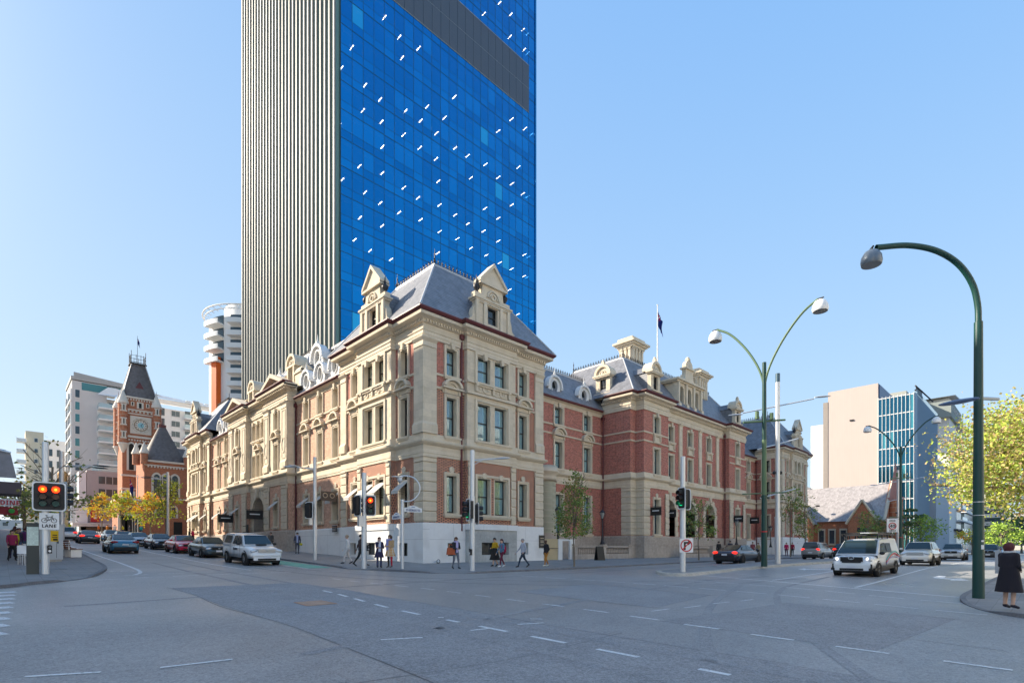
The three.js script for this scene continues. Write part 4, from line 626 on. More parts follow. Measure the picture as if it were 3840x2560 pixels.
{ // triple-arched central dormer with scrolled gable
  const D = part('dormer', HB, T(35.3, 15.85, -.35)), s = shp([[-2.75, 0], [2.75, 0], [2.75, 3.1], [-2.75, 3.1]]);
  for (const x of [-1.7, 0, 1.7]) { const p = new THREE.Path(); p.moveTo(x - .42, .7); p.lineTo(x + .42, .7); p.lineTo(x + .42, 2.2); p.absarc(x, 2.2, .42, 0, PI, false); p.closePath(); s.holes.push(p); }
  mesh('front', ext(s, -.5, 0, 10), M.stone, D);
  mesh('cornice', merge([bx(6.3, .2, 4.2, 0, 3.1, -1.7), bx(6, .14, 3.8, 0, 2.95, -1.7), bx(5.9, .5, .6, 0, -.05, -.1), ...[-2.55, -.85, .85, 2.55].map((x) => bx(.34, 2.5, .22, x, .5, .08)), ...[-2.55, -.85, .85, 2.55].map((x) => bx(.5, .5, .4, x, .2, .12))]), M.trim, D);
  const g = new THREE.Shape(); g.moveTo(-1.5, 3.3); g.lineTo(1.5, 3.3); g.bezierCurveTo(.9, 3.5, .85, 4, .8, 4.4); g.lineTo(.8, 5); g.absarc(0, 5, .8, 0, PI, false); g.lineTo(-.8, 4.4); g.bezierCurveTo(-.85, 4, -.9, 3.5, -1.5, 3.3); g.closePath();
  mesh('gable', merge([ext(g, -.45, 0, 10), bx(2, .16, .8, 0, 4.75, -.2), sph(.25, 0, 6.0, -.2, 8), bx(.5, .3, .4, 0, 5.7, -.2)]), M.trim, D);
  mesh('pane', merge([-1.7, 0, 1.7].map((x) => new THREE.PlaneGeometry(.84, 1.95).translate(x, 1.65, -.3))), M.glassDark, D);
  mesh('cheek', bx(5.2, 3, 3.4, 0, 0, -2.2), M.trim, D);
}
// chimney stacks with flues, cornice and cap
for (const [x, z, top] of [[30.4, -4.6, 24.3], [42.6, -3.1, 23.4]]) {
  const C = part('chimney', HB, T(x, 0, z));
  mesh('stack', bx(2.1, top - 17.4, 1.5, 0, 16, 0), M.stone, C);
  for (const s of [-.85, -.3, .3, .85]) for (const q of [-1, 1]) mesh('flue_pilaster', merge([bx(.3, 2.3, .16, s, top - 4.1, q * .8), bx(.4, .16, .22, s, top - 1.9, q * .82)]), M.trim, C);
  for (const s of [-.5, 0, .5]) for (const q of [-1, 1]) mesh('flue_pilaster', merge([bx(.16, 2.3, .26, q * 1.1, top - 4.1, s), bx(.22, .16, .34, q * 1.12, top - 1.9, s)]), M.trim, C);
  mesh('cap', merge([bx(2.5, .25, 1.9, 0, top - 1.7, 0), bx(2.9, .18, 2.3, 0, top - 1.45, 0), bx(3.3, .2, 2.7, 0, top - 1.27, 0), bx(2.5, .45, 1.9, 0, top - 1.08, 0), bx(1.6, .2, 1.2, 0, top - .64, 0)]), M.trim, C);
}
// rain pipes
for (const [x, z, y1, l] of [[2.95, .12, 15.4, 2.2], [.15, -20.25, 14.3, 1], [23.8, -3.55, 14.2, 1.2], [49.65, -3.5, 14.2, 1], [44.1 - .35, -.1, 14.9, 1], [62.4, -3.5, 14.2, 1]]) mesh('rain_pipe', merge([cyl(.07, .07, y1 - l, x, l, z, 8), bx(.3, .3, .25, x, y1 - .5, z), ...[4, 6, 9, 11.5].map((y) => cyl(.09, .09, .08, x, y, z, 8))]), M.gutter, HB);
// hidden rear and floor closing the shell
mesh('rear_wall', merge([b2(11.2, 11.6, -1, 14.5, -57.5, -15), b2(11.2, 73, -1, 14.5, -15.4, -15), b2(.1, 11.4, -1, 15.8, -57.55, -57.2)]), M.brickRed, HB);
{ // modern glazed roof box behind the west wing
  const G = tag(new THREE.Group(), 'frameless glass roof pavilion with flat dark edge behind the round white dormers', 'roof pavilion'); G.name = 'roof_pavilion'; scene.add(G);
  mesh('glass_wall', b2(5.1, 5.16, 16.5, 20.5, -25.5, -11.8), new THREE.MeshPhysicalMaterial({ color: lin(.5, .6, .66), roughness: .05, metalness: .35, ior: 1.5 }), G);
  mesh('roof_slab', merge([b2(4.4, 11.5, 20.62, 20.85, -26, -11.2), b2(4.6, 11.5, 20.45, 20.62, -25.8, -11.4)]), std({ color: lin(.33, .3, .3), roughness: .5 }), G);
  mesh('core_wall', b2(6, 11.4, 14.8, 20.4, -25.4, -12), M.offwhite, G);
}
{ // flag on its staff above the centre block
  const F = thing('flagpole', 'white flagpole with a drooping blue flag on the slate roof of the brick building', 'flagpole', [35.2, 20.75, -4.2]);
  mesh('pole', merge([cyl(.09, .05, 8.2, 0, 0, 0, 10), sph(.1, 0, 8.25, 0, 8)]), M.white, F); mesh('flag', flagGeo(1.5, 3.1), M.flag, F, TR(.07, 7.6, 0, -.5)); mesh('foot', cyl(.22, .16, .4, 0, 0, 0, 10), M.lead, F);
}
function flagGeo(w, drop) { // cloth hanging in folds beside the pole
  const g = new THREE.PlaneGeometry(1, 1, 16, 20), p = g.attributes.position;
  for (let i = 0; i < p.count; i++) { const u = p.getX(i) + .5, v = .5 - p.getY(i); p.setXYZ(i, u * w * (.42 + .1 * v) * (1 - .25 * Math.sin(v * 3)), -v * drop * (.55) - u * drop * .42, .12 * Math.sin(u * 16 + v * 2) * u); }
  g.computeVertexNormals(); return g;
}
// ---------- glass tower behind ----------
{
  const X0 = 14.37, Z0 = -40.43, W = 38.7, Dp = 38.8, H = 128, fl = 3.9, yb = 10;
  const TW = thing('glass_tower', 'very tall blue glass office tower with silver vertical fins on its left side', 'tower', [X0, 0, Z0]);
  M.towerGlass = new THREE.MeshPhysicalMaterial({ color: lin(.016, .22, .56), roughness: .06, metalness: .8, transmission: .0, thickness: 0, ior: 1.5 });
  const tints = [[.011, .25, .56], [.012, .275, .60], [.014, .30, .64], [.011, .235, .53], [.05, .5, .74]].map((c) => new THREE.MeshPhysicalMaterial({ color: lin(...c), roughness: .05, metalness: 1, transparent: true, opacity: .84 }));
  const mull = std({ color: lin(.012, .09, .16), roughness: .4, metalness: .3 });
  const cols = 23, cw = W / cols, floors = Math.floor((H - yb) / fl), off = 57.32 - Math.floor((57.32 - yb) / fl) * fl; // floor lines pass y=57.32
  mesh('core', b2(1.5, W - 4, -2, H, -13, -9), std({ color: lin(.04, .06, .08), roughness: .9 }), TW);
  // floor slabs with ceiling strips seen through the glass
  const slabM = std({ color: lin(.22, .26, .30), roughness: .9 }), strip = new THREE.MeshStandardMaterial({ color: 0, emissive: lin(1, .97, .9), emissiveIntensity: 10 });
  const dot = new THREE.MeshStandardMaterial({ color: 0, emissive: lin(1, .97, .9), emissiveIntensity: 9 });
  const slabs = []; for (let f = 0; f < floors; f++) slabs.push(b2(.25, W - .25, off + f * fl - .55, off + f * fl - .05, -9, -.35)); mesh('floor_slabs', merge(slabs), slabM, TW).userData.kind = 'stuff';
  const isPlant = (y) => y > 81.5 && y < 90.5;
  for (let f = 1; f < floors; f++) { const y = off + f * fl - .58; if (isPlant(y - 2)) continue; for (let c = 0; c < cols; c++) { const r = hash(c, f, 5), hi = y > 42; if (hi && (c + Math.floor(hash(f, 3, 3) * 3)) % 2 === 0 && r < [.95, .5, .8, .25, 1][Math.floor(hash(f, 1, 2) * 5)]) mesh('ceiling_light', bx(.12, .05, 1.0, (c + .5 + (r - .3) * .5) * cw, y, -1.5 - (r * 7 % 1) * 1.2), strip, TW); else if (!hi && r < .16) mesh('ceiling_light', cyl(.13, .13, .05, (c + .5) * cw, y, -1.2 - r * 4, 8), dot, TW); } }
  // curtain wall panes: nearest ones single, the rest joined per tint
  const pg = new THREE.PlaneGeometry(cw - .05, fl * .69 - .05), sg = new THREE.PlaneGeometry(cw - .05, fl * .31 - .05), rest = tints.map(() => []); let count = 0;
  for (let f = 3; f < floors; f++) { const y0 = off + f * fl; if (y0 > H - 4) break; const vis = y0 > 30 && y0 < 101; for (let c = 0; c < cols; c++) {
    const x = (c + .5) * cw; const plant = y0 > 82 && y0 < 90.2 && c < cols - 1; if (plant) { if (y0 > 86) rest[0].push(new THREE.PlaneGeometry(cw - .05, y0 + fl - 90.7).translate(x, (90.7 + y0 + fl) / 2, .02)); continue; } const k = hash(c, f, 31) > .965 ? 4 : Math.floor(hash(c, f, 3) * 4);
    const tilt = (hash(c, f, 7) - .5) * .006, t2 = (hash(c, f, 8) - .5) * .006;
    const m1 = T(x, y0 + fl * .31 + fl * .345, .02).multiply(new THREE.Matrix4().makeRotationY(tilt)).multiply(new THREE.Matrix4().makeRotationX(t2)), m2 = T(x, y0 + fl * .155, .02).multiply(new THREE.Matrix4().makeRotationY(-tilt));
    if (vis && y0 < 82.5 && count < 290 && y0 > 34) { mesh('pane', pg, tints[k], TW, m1); count++; } else rest[k].push(pg.clone().applyMatrix4(m1));
    rest[(k + (k < 4 ? 1 : 0)) % 4].push(sg.clone().applyMatrix4(m2));
  } }
  rest.forEach((l, k) => { const m = mesh('pane_field', merge(l), tints[k], TW); m.userData.kind = 'stuff'; });
  for (let c = 0; c <= cols; c++) mesh('mullion', bx(.055, H - yb, .1, c * cw, yb, 0), mull, TW);
  for (let f = 3; f < floors; f++) mesh('transom', merge([bx(W, .09, .09, W / 2, off + f * fl - .045, .0), bx(W, .035, .05, W / 2, off + f * fl + fl * .31, .0)]), mull, TW);
  // plant-floor louvre panels
  const lou = std({ map: tex(64, 256, (u, v) => S3([.105, .12, .145].map((c) => c * ((v * 24) % 1 < .4 ? .8 : 1.08))), [1, .24]), roughness: .6, metalness: .2 });
  for (let r = 0; r < 2; r++) for (let c = 0; c < cols - 1; c++) mesh('louvre_panel', bx(cw - .05, 4.28, .1, (c + .5) * cw, 81.95 + r * 4.33, .06), lou, TW);
  mesh('louvre_rail', merge([bx(W - cw, .1, .12, (W - cw) / 2, 86.24, .04), bx(W - cw, .08, .12, (W - cw) / 2, 90.6, .04), bx(W - cw, .08, .12, (W - cw) / 2, 81.88, .04)]), std({ color: lin(.35, .36, .36), roughness: .5 }), TW);
  mesh('corner_fin', b2(W, W + .18, yb, H, -1.2, .25), std({ color: lin(.05, .35, .62), roughness: .1, metalness: .5 }), TW);
  // west side: glazing behind close-set fins
  const wg = new THREE.MeshPhysicalMaterial({ color: lin(.085, .105, .10), roughness: .15, metalness: .4, ior: 1.5 }), finM = std({ color: lin(.20, .22, .22), roughness: .7 }), edge = std({ color: lin(.10, .105, .10), roughness: .6 }), gEdge = std({ color: lin(.16, .27, .23), roughness: .5 });
  mesh('side_glazing', b2(0, .12, -2, H, -Dp, -.2), wg, TW); mesh('north_wall', b2(0, 16, -2, H, -Dp - .2, -Dp), wg, TW); mesh('east_wall', b2(W - .15, W - .02, -2, H, -12, -.3), M.towerGlass, TW); mesh('splayed_wall', poly([[W - .02, -2, -12], [W - .02, H, -12], [16, H, -Dp], [16, -2, -Dp]], [[0, 1, 2, 3]]), M.towerGlass, TW); mesh('roof', poly([[0, H, 0], [W, H, 0], [W, H, -12], [16, H, -Dp], [0, H, -Dp]], [[0, 1, 2, 3, 4]]), M.offwhite, TW);
  const trans = []; for (let f = 2; f < floors; f++) trans.push(b2(-.04, .02, off + f * fl - .18, off + f * fl, -Dp, -.3)); mesh('side_transoms', merge(trans), gEdge, TW).userData.kind = 'stuff';
  for (let k = 0; k < 28; k++) { const z = -.35 - k * (Dp - .6) / 27.2, F = part('fin', TW, T(0, 0, z)); mesh('blade', b2(-.72, -.02, 8, H, -.36, .0), finM, F); mesh('nosing', b2(-.8, -.72, 8, H, -.38, .04), edge, F); mesh('glass_edge', b2(-.5, -.02, 8, H, .0, .05), gEdge, F); }
}
// ---------- other buildings ----------
const winM = std({ color: lin(.05, .075, .09), roughness: .12, metalness: .3 }), tealM = std({ color: lin(.07, .2, .2), roughness: .12, metalness: .3 }), concM = std({ map: mottled([.62, .56, .50], .06, 4, 24, 512, .06), roughness: .85 }), aptM = std({ map: mottled([.56, .53, .51], .05, 4, 24, 256, .06), roughness: .85 });
const glassRail = new THREE.MeshPhysicalMaterial({ color: lin(.6, .72, .74), roughness: .08, metalness: .1, transmission: .55, thickness: 0 });
// recessed window: dark pane in a thin frame, its own part
function pwin(P, x, y, w, h, z, mat = winM, bars = 1, frame = M.white) { const g = part('window', P, T(x, y, z)); mesh('pane', cache('pw' + w + '|' + h, () => bx(w, h, .06, 0, 0, 0)), mat, g); mesh('frame', cache('pf' + w + '|' + h + bars, () => { const l = [bx(w + .1, .07, .1, 0, -.05, .03), bx(w + .1, .07, .1, 0, h - .02, .03), bx(.07, h, .1, -w / 2, 0, .03), bx(.07, h, .1, w / 2, 0, .03)]; for (let i = 1; i <= bars; i++) l.push(bx(.05, h, .08, -w / 2 + w * i / (bars + 1), 0, .03)); return merge(l); }), frame, g); return g; }
{ // town hall: brick clock tower and hall
  const TH = thing('town_hall', 'orange brick clock tower and hall with pointed slate roofs and white stone trim', 'town hall', [0, 0, 0]);
  const Z = -99.5, x0 = -1.9, x1 = 3.9, cx = 1, cz = Z - 2.9, B = M.brickTown, Wt = std({ map: mottled([.68, .61, .52], .1, 5, 30, 256, .2), roughness: .85 });
  const P = (n, g, m = Wt, par = TH) => mesh(n, g, m, par);
  P('tower_wall', b2(x0, x1, 0, 31, Z - 5.8, Z), B);
  // corner turrets with cone caps and corbels
  for (const [x, z] of [[x0 + .15, Z - .15], [x1 - .15, Z - .15], [x0 + .15, Z - 5.65], [x1 - .15, Z - 5.65]]) { const t = part('turret', TH, T(x, 0, z)); P('shaft', cyl(.85, .85, 8.2, 0, 21.5, 0, 8), B, t); P('corbel', cyl(.25, .95, 1.9, 0, 19.8, 0, 8), Wt, t); P('collar', merge([cyl(1, 1, .45, 0, 29.4, 0, 8), cyl(.95, .95, .3, 0, 21.4, 0, 8)]), Wt, t); P('cap', cyl(.95, .05, 2.4, 0, 29.85, 0, 8), Wt, t); P('finial', cyl(.05, .02, .8, 0, 32.1, 0, 5), M.gutter, t); for (const y of [22.6, 25.2, 27.9]) P('slit_window', merge([bx(.7, 1.3, .12, 0, y, .84), bx(1.0, .22, .14, 0, y - .1, .84), bx(1.0, .22, .14, 0, y + 1.15, .84)]), Wt, t); for (const y of [22.75, 25.35, 28.05]) P('slit', bx(.18, 1.0, .1, 0, y, .9), M.roomDark, t); }
  // spire
  const sp = part('spire', TH, T(cx, 31, cz)); { const g = new THREE.CylinderGeometry(1.55, 4.0, 7.2, 4, 1).rotateY(PI / 4).translate(0, 3.6, 0); P('slates', uvm(g.toNonIndexed()), M.slateBrown, sp); for (const [a, b] of [[1, 1], [1, -1], [-1, 1], [-1, -1]]) P('hip', bar([a * 2.83, 0, b * 2.83], [a * 1.1, 7.2, b * 1.1], .09, 5), M.lead, sp); P('louvre_dormer', ext(shp([[-.75, 0], [.75, 0], [0, 1.45]]), 0, .6).translate(0, 1.9, 1.75), M.gutter, sp); }
  P('crown_rail', merge([...[-1, -.33, .33, 1].flatMap((t) => [[t * 1.2, -1.2], [t * 1.2, 1.2], [-1.2, t * 1.2], [1.2, t * 1.2]].map(([a, b]) => cyl(.05, .05, 1.9 + (Math.abs(t) === 1 ? .7 : 0), cx + a, 38.1, cz + b, 4))), ...[38.5, 39.1, 39.8].flatMap((y) => [-1.2, 1.2].flatMap((s) => [bar([cx - 1.2, y, cz + s], [cx + 1.2, y, cz + s], .035, 4), bar([cx + s, y, cz - 1.2], [cx + s, y, cz + 1.2], .035, 4)])), bx(2.8, .15, 2.8, cx, 38.1, cz)]), M.iron);
  const fl = part('flag_staff', TH, T(cx, 38, cz)); P('pole', cyl(.05, .03, 6.2, 0, 0, 0, 6), M.iron, fl); P('flag', flagGeo(.8, 2.2), M.flag, fl).applyMatrix4(TR(.05, 5.8, 0, -.4));
  // belfry band, clock, lancets
  for (const [w, hh, y] of [[6.1, .3, 30.7], [4.6, .22, 28.3], [4.5, .18, 27.55], [4.7, .4, 22.9]]) P('cornice', bx(w, hh, .4, cx, y, Z + .05)); for (const [n, s, y, st, w] of [[12, x0 + .5, 30.3, .44, .22], [7, cx - 1.9, 27.95, .63, .3], [9, cx - 1.8, 22.3, .45, .25]]) for (let i = 0; i < n; i++) P('corbel', bx(w, .3, .28, s + i * st, y, Z + .05));
  for (const [x, w, h, y] of [[cx - 1.25, .55, .8, 29.2], [cx + 1.25, .55, .8, 29.2], [cx, 1.1, 1.3, 28.8]]) { const g = part('belfry_window', TH, T(x, y, Z)); P('surround', bx(w, h, .14, 0, 0, .05), Wt, g); P('opening', bx(w * .4, h * .75, .1, 0, .1, .1), M.roomDark, g); }
  const ck = part('clock', TH, T(cx + .1, 25.5, Z)); P('surround', bx(3.5, 3.5, .18, 0, -1.75, .05), Wt, ck); P('moulding', new THREE.TorusGeometry(1.45, .09, 6, 32).translate(0, 0, .16), Wt, ck);
  P('ring', new THREE.TorusGeometry(1.06, .06, 6, 32).translate(0, 0, .17), std({ color: lin(.25, .15, .06), roughness: .5 }), ck); P('dial', new THREE.CircleGeometry(1.04, 32).translate(0, 0, .155), Wt, ck); P('glass', new THREE.CircleGeometry(.55, 24).translate(0, 0, .16), std({ color: lin(.3, .55, .58), roughness: .2 }), ck);
  for (let k = 0; k < 12; k++) { const a = k * PI / 6; P('numeral', new THREE.BoxGeometry(.09, .26, .03).rotateZ(-a).translate(Math.sin(a) * .8, Math.cos(a) * .8, .17), M.iron, ck); P('hour_mark', cyl(.06, .06, .04, 0, 0, 0, 6).rotateX(PI / 2).translate(Math.sin(a) * 1.32, Math.cos(a) * 1.32, .15), M.iron, ck); }
  P('hand', merge([new THREE.BoxGeometry(.07, .9, .03).translate(0, .4, 0).rotateZ(-2.62).translate(0, 0, .2), new THREE.BoxGeometry(.09, .62, .03).translate(0, .26, 0).rotateZ(-.72).translate(0, 0, .2)]), std({ color: lin(.02, .06, .12), roughness: .4 }), ck);
  const lancet = (par, x, y, w, h, z, mat = M.roomDark) => { const g = part('lancet_window', par, T(x, y, z)), mk = (w, h) => { const s = new THREE.Shape(); s.moveTo(-w / 2, 0); s.lineTo(w / 2, 0); s.lineTo(w / 2, h - w * .6); s.quadraticCurveTo(w * .45, h - w * .1, 0, h); s.quadraticCurveTo(-w * .45, h - w * .1, -w / 2, h - w * .6); s.closePath(); return s; }; mesh('surround', ext(mk(w + .7, h + .45), -.05, .12).translate(0, -.1, 0), Wt, g); mesh('pane', ext(mk(w, h), .1, .16), mat, g); };
  for (const x of [cx - 1.45, cx, cx + 1.45]) lancet(TH, x, 16.5, .8, 5.2, Z);
  P('string', merge([bx(6.2, .35, .4, cx, 15.2, Z + .05), bx(6.2, .3, .4, cx, 12.6, Z + .05)])); for (const x of [cx - 2, cx + 2]) lancet(TH, x, 10.8, .7, 1.6, Z);
  // transept in front with pyramid roof
  const z2 = -88, a0 = -.2, a1 = 6.6; P('transept_wall', b2(a0, a1, 0, 17.2, z2 - 8, z2), B); P('transept_cornice', bx(7.0, .35, .4, 3.2, 16.9, z2 + .05)); for (let i = 0; i < 12; i++) P('corbel', bx(.25, .3, .3, a0 + .6 + i * .5, 15.9, z2 + .05)); P('transept_band', bx(6.8, .2, .3, 3.2, 16.2, z2 + .05)); P('transept_string', bx(7.1, .3, .4, 3.2, 10.1, z2 + .06));
  { const p = part('transept_roof', TH, T(3.2, 17.2, z2 - 3.6)); P('slates', uvm(new THREE.CylinderGeometry(.7, 4.6, 7, 4, 1).rotateY(PI / 4).translate(0, 3.5, 0).toNonIndexed()), M.slateBrown, p); P('ridge', merge([bx(1.2, .5, 1.2, 0, 6.9, 0), cyl(.15, .03, 1.6, 0, 7.3, 0, 6)]), M.gutter, p); }
  for (const [x, z] of [[a0, z2], [a1, z2], [a0 - .9, z2 - 2]]) { const t = part('turret', TH, T(x, 0, z)); P('shaft', merge([cyl(.6, .6, 2.2, 0, 16.4, 0, 8)]), B, t); P('cap', merge([cyl(.75, .75, .3, 0, 18.3, 0, 8), cyl(.7, .04, 1.9, 0, 18.6, 0, 8)]), Wt, t); P('finial', cyl(.05, .02, .6, 0, 20.4, 0, 5), M.gutter, t); }
  for (const x of [1.7, 3.15, 4.6]) lancet(TH, x, 10.7, .95, 4.0, z2, winM); for (const x of [2, 3.2, 4.4]) lancet(TH, x, 6.8, .7, 2.0, z2, winM);
  for (const x of [-1.2, -2.4, -3.4]) lancet(TH, x, 3.6, .7, 3.4, z2 + .02);
  P('arcade_wall', b2(-3.9, a0, 0, 9.8, z2 - 8, z2 - .02), B); P('arcade_coping', merge([b2(-4.1, a0, 9.6, 10.0, z2 - 8, z2 + .2), ...[-3.2, -1.9].map((x) => bx(.7, 1.3, .6, x, 10, z2 - .1))]));
  P('nave_wall', b2(4.2, 22, 0, 15.5, z2 - 20, z2 - 6), B); P('nave_roof', poly([[4, 15.5, z2 - 5.6], [22, 15.5, z2 - 5.6], [22, 22, z2 - 13], [4, 22, z2 - 13], [4, 15.5, z2 - 20], [22, 15.5, z2 - 20]], [[0, 1, 2, 3], [3, 2, 5, 4], [0, 3, 4]]), M.slateBrown);
  P('dark_doorway', b2(4.4, 5.8, 2.4, 6, z2, z2 + .05), M.roomDark);
}
{ // white apartment block behind the town hall
  const A = thing('apartment_block', 'tall white apartment block with jutting balconies rising behind the clock tower', 'apartment block', [0, 0, -135]);
  mesh('street_wing', b2(-6.8, -.2, 0, 41, -14, 0), aptM, A); mesh('main_wing', b2(-.2, 24, 0, 38.4, -14, -3), M.offwhite, A);
  mesh('roof_slab', merge([b2(-7, 3, 41.2, 42, -14, .2), poly([[-6.5, 42, .1], [3, 41.5, .1], [12, 41, -2], [12, 41.3, -2], [3, 42.2, .1], [-6.5, 43, .1]], [[0, 1, 4, 5], [1, 2, 3, 4]])]), std({ color: lin(.35, .35, .34), roughness: .7 }), A);
  mesh('clerestory', b2(-5, 2.5, 39, 40.8, -.2, .05), tealM, A); mesh('penthouse_roof', merge([poly([[-2.2, 38.2, 1.8], [0, 40.6, .4], [10.5, 41.5, -2], [26, 40.6, -2], [26, 40, -1], [9, 40.5, -1], [4, 38.2, 1.8]], [[0, 6, 5, 1], [1, 5, 2], [5, 4, 3, 2]]), b2(3.5, 25.5, 39.6, 40.4, -4, -1.6)]), M.white, A);
  for (let k = 0; k < 7; k++) { const y = 34.6 - k * 2.72; const bl = part('balcony', A, T(-.2, y, 0)); mesh('slab', merge([b2(-1.9, 3.2, 0, .3, 0, 3.4), b2(-1.9, 3.2, -.9, 0, 0, .2)]), M.white, bl); mesh('rail', merge([b2(-1.9, -1.85, .3, 1.3, 0, 3.4), b2(-1.9, 3.2, .3, 1.3, 3.35, 3.4)]), glassRail, bl); mesh('window', b2(.4, 3.1, .2, 2.3, -.1, .05), winM, bl); }
  for (let k = 0; k < 12; k++) pwin(A, -5.8, 37 - k * 2.9, .9, 1.9, .05, k % 3 ? tealM : winM, 0);
  for (let k = 0; k < 7; k++) { const y = 36.4 - k * 2.75; pwin(A, 11.2, y, 2.6, 2, -2.95, winM, 2); pwin(A, 15, y + .2, 2.0, 1.5, -2.95, winM, 1); const bl = part('balcony', A, T(18.4, y, -3)); mesh('slab', b2(-1.6, 2, -.3, 0, 0, 1.4), M.white, bl); mesh('rail', b2(-1.6, 2, 0, 1, 1.36, 1.4), glassRail, bl); mesh('window', b2(-1.2, 1.8, 0, 2.1, -.02, .06), winM, bl); pwin(A, 22, y + .1, 2.2, 1.8, -2.95, winM, 1); }
  mesh('skylights', merge([...Array(6)].map((_, i) => b2(17 + i * 1.5, 18.1 + i * 1.5, 40.7 + .1, 40.95, -1.6, -.9))), M.white, A);
  for (let k = 0; k < 12; k++) { const f = part('street_bay', A, T(-6.82, 36.5 - k * 2.9, -7)); mesh('pier', merge([b2(-.25, 0, 0, 2.7, -6.5, -6.1), b2(-.25, 0, 0, 2.7, -.2, .2), b2(-.25, 0, 0, 2.7, 6.1, 6.5), b2(-.3, 0, -.3, .1, -7, 7)]), M.white, f); mesh('window', b2(-.05, 0, .2, 2.3, -6, 6), winM, f); }
}
{ // curved white residential tower with orange stripe
  const C = thing('curved_tower', 'curved white residential tower with stacked balconies and an orange stripe, left of the glass tower', 'tower', [27, 1.8, -112]);
  mesh('shaft', cyl(10.2, 10.2, 53, 0, 0, 0, 40), M.offwhite, C); mesh('slab_wing', b2(0, 16, 0, 48, -6, 8), M.offwhite, C);
  mesh('crown_ring', merge([new THREE.TorusGeometry(11.6, .16, 6, 48).rotateX(PI / 2).translate(0, 55.2, 0), new THREE.TorusGeometry(11.2, .12, 6, 48).rotateX(PI / 2).translate(0, 54.4, 0), ...[...Array(36)].map((_, i) => { const a = i * PI / 18; return bar([Math.cos(a) * 10, 54.6, Math.sin(a) * 10], [Math.cos(a) * 11.5, 55.1, Math.sin(a) * 11.5], .08, 4); }), cyl(7, 7, 4.5, 0, 53, 0, 24)]), M.white, C);
  const stripe = part('orange_stripe', C); mesh('panel', b2(-.85, .85, 14, 43.6, 10.2, 11.4), std({ color: lin(.75, .13, .01), roughness: .6 }), stripe); stripe.rotation.y = -1.2;
  for (let k = 0; k < 17; k++) for (const [a, w] of k > 12 ? [[-.68, .36], [-.26, .3], [-1.25, .42]] : [[-.68, .36], [-.26, .3]]) { // angle from +z towards +x, negative = west
    const b = part('balcony', C, T(0, 4.5 + k * 2.9, 0)); b.rotation.y = a; const arc = (r0, r1, h, y) => { const s = new THREE.Shape(); s.absarc(0, 0, r1, PI / 2 - w / 2, PI / 2 + w / 2, false); s.absarc(0, 0, r0, PI / 2 + w / 2, PI / 2 - w / 2, true); s.closePath(); return ext(s, 0, h, 10).rotateX(-PI / 2).rotateY(PI).translate(0, y, 0); };
    mesh('slab', cache('cts' + w, () => arc(9.8, 12, .35, 0)), M.white, b); mesh('rail', cache('ctr' + w, () => arc(11.9, 12, .75, .35)), M.white, b); mesh('window', cache('ctw' + w, () => arc(10.1, 10.3, 2.1, .3)), winM, b);
  }
}
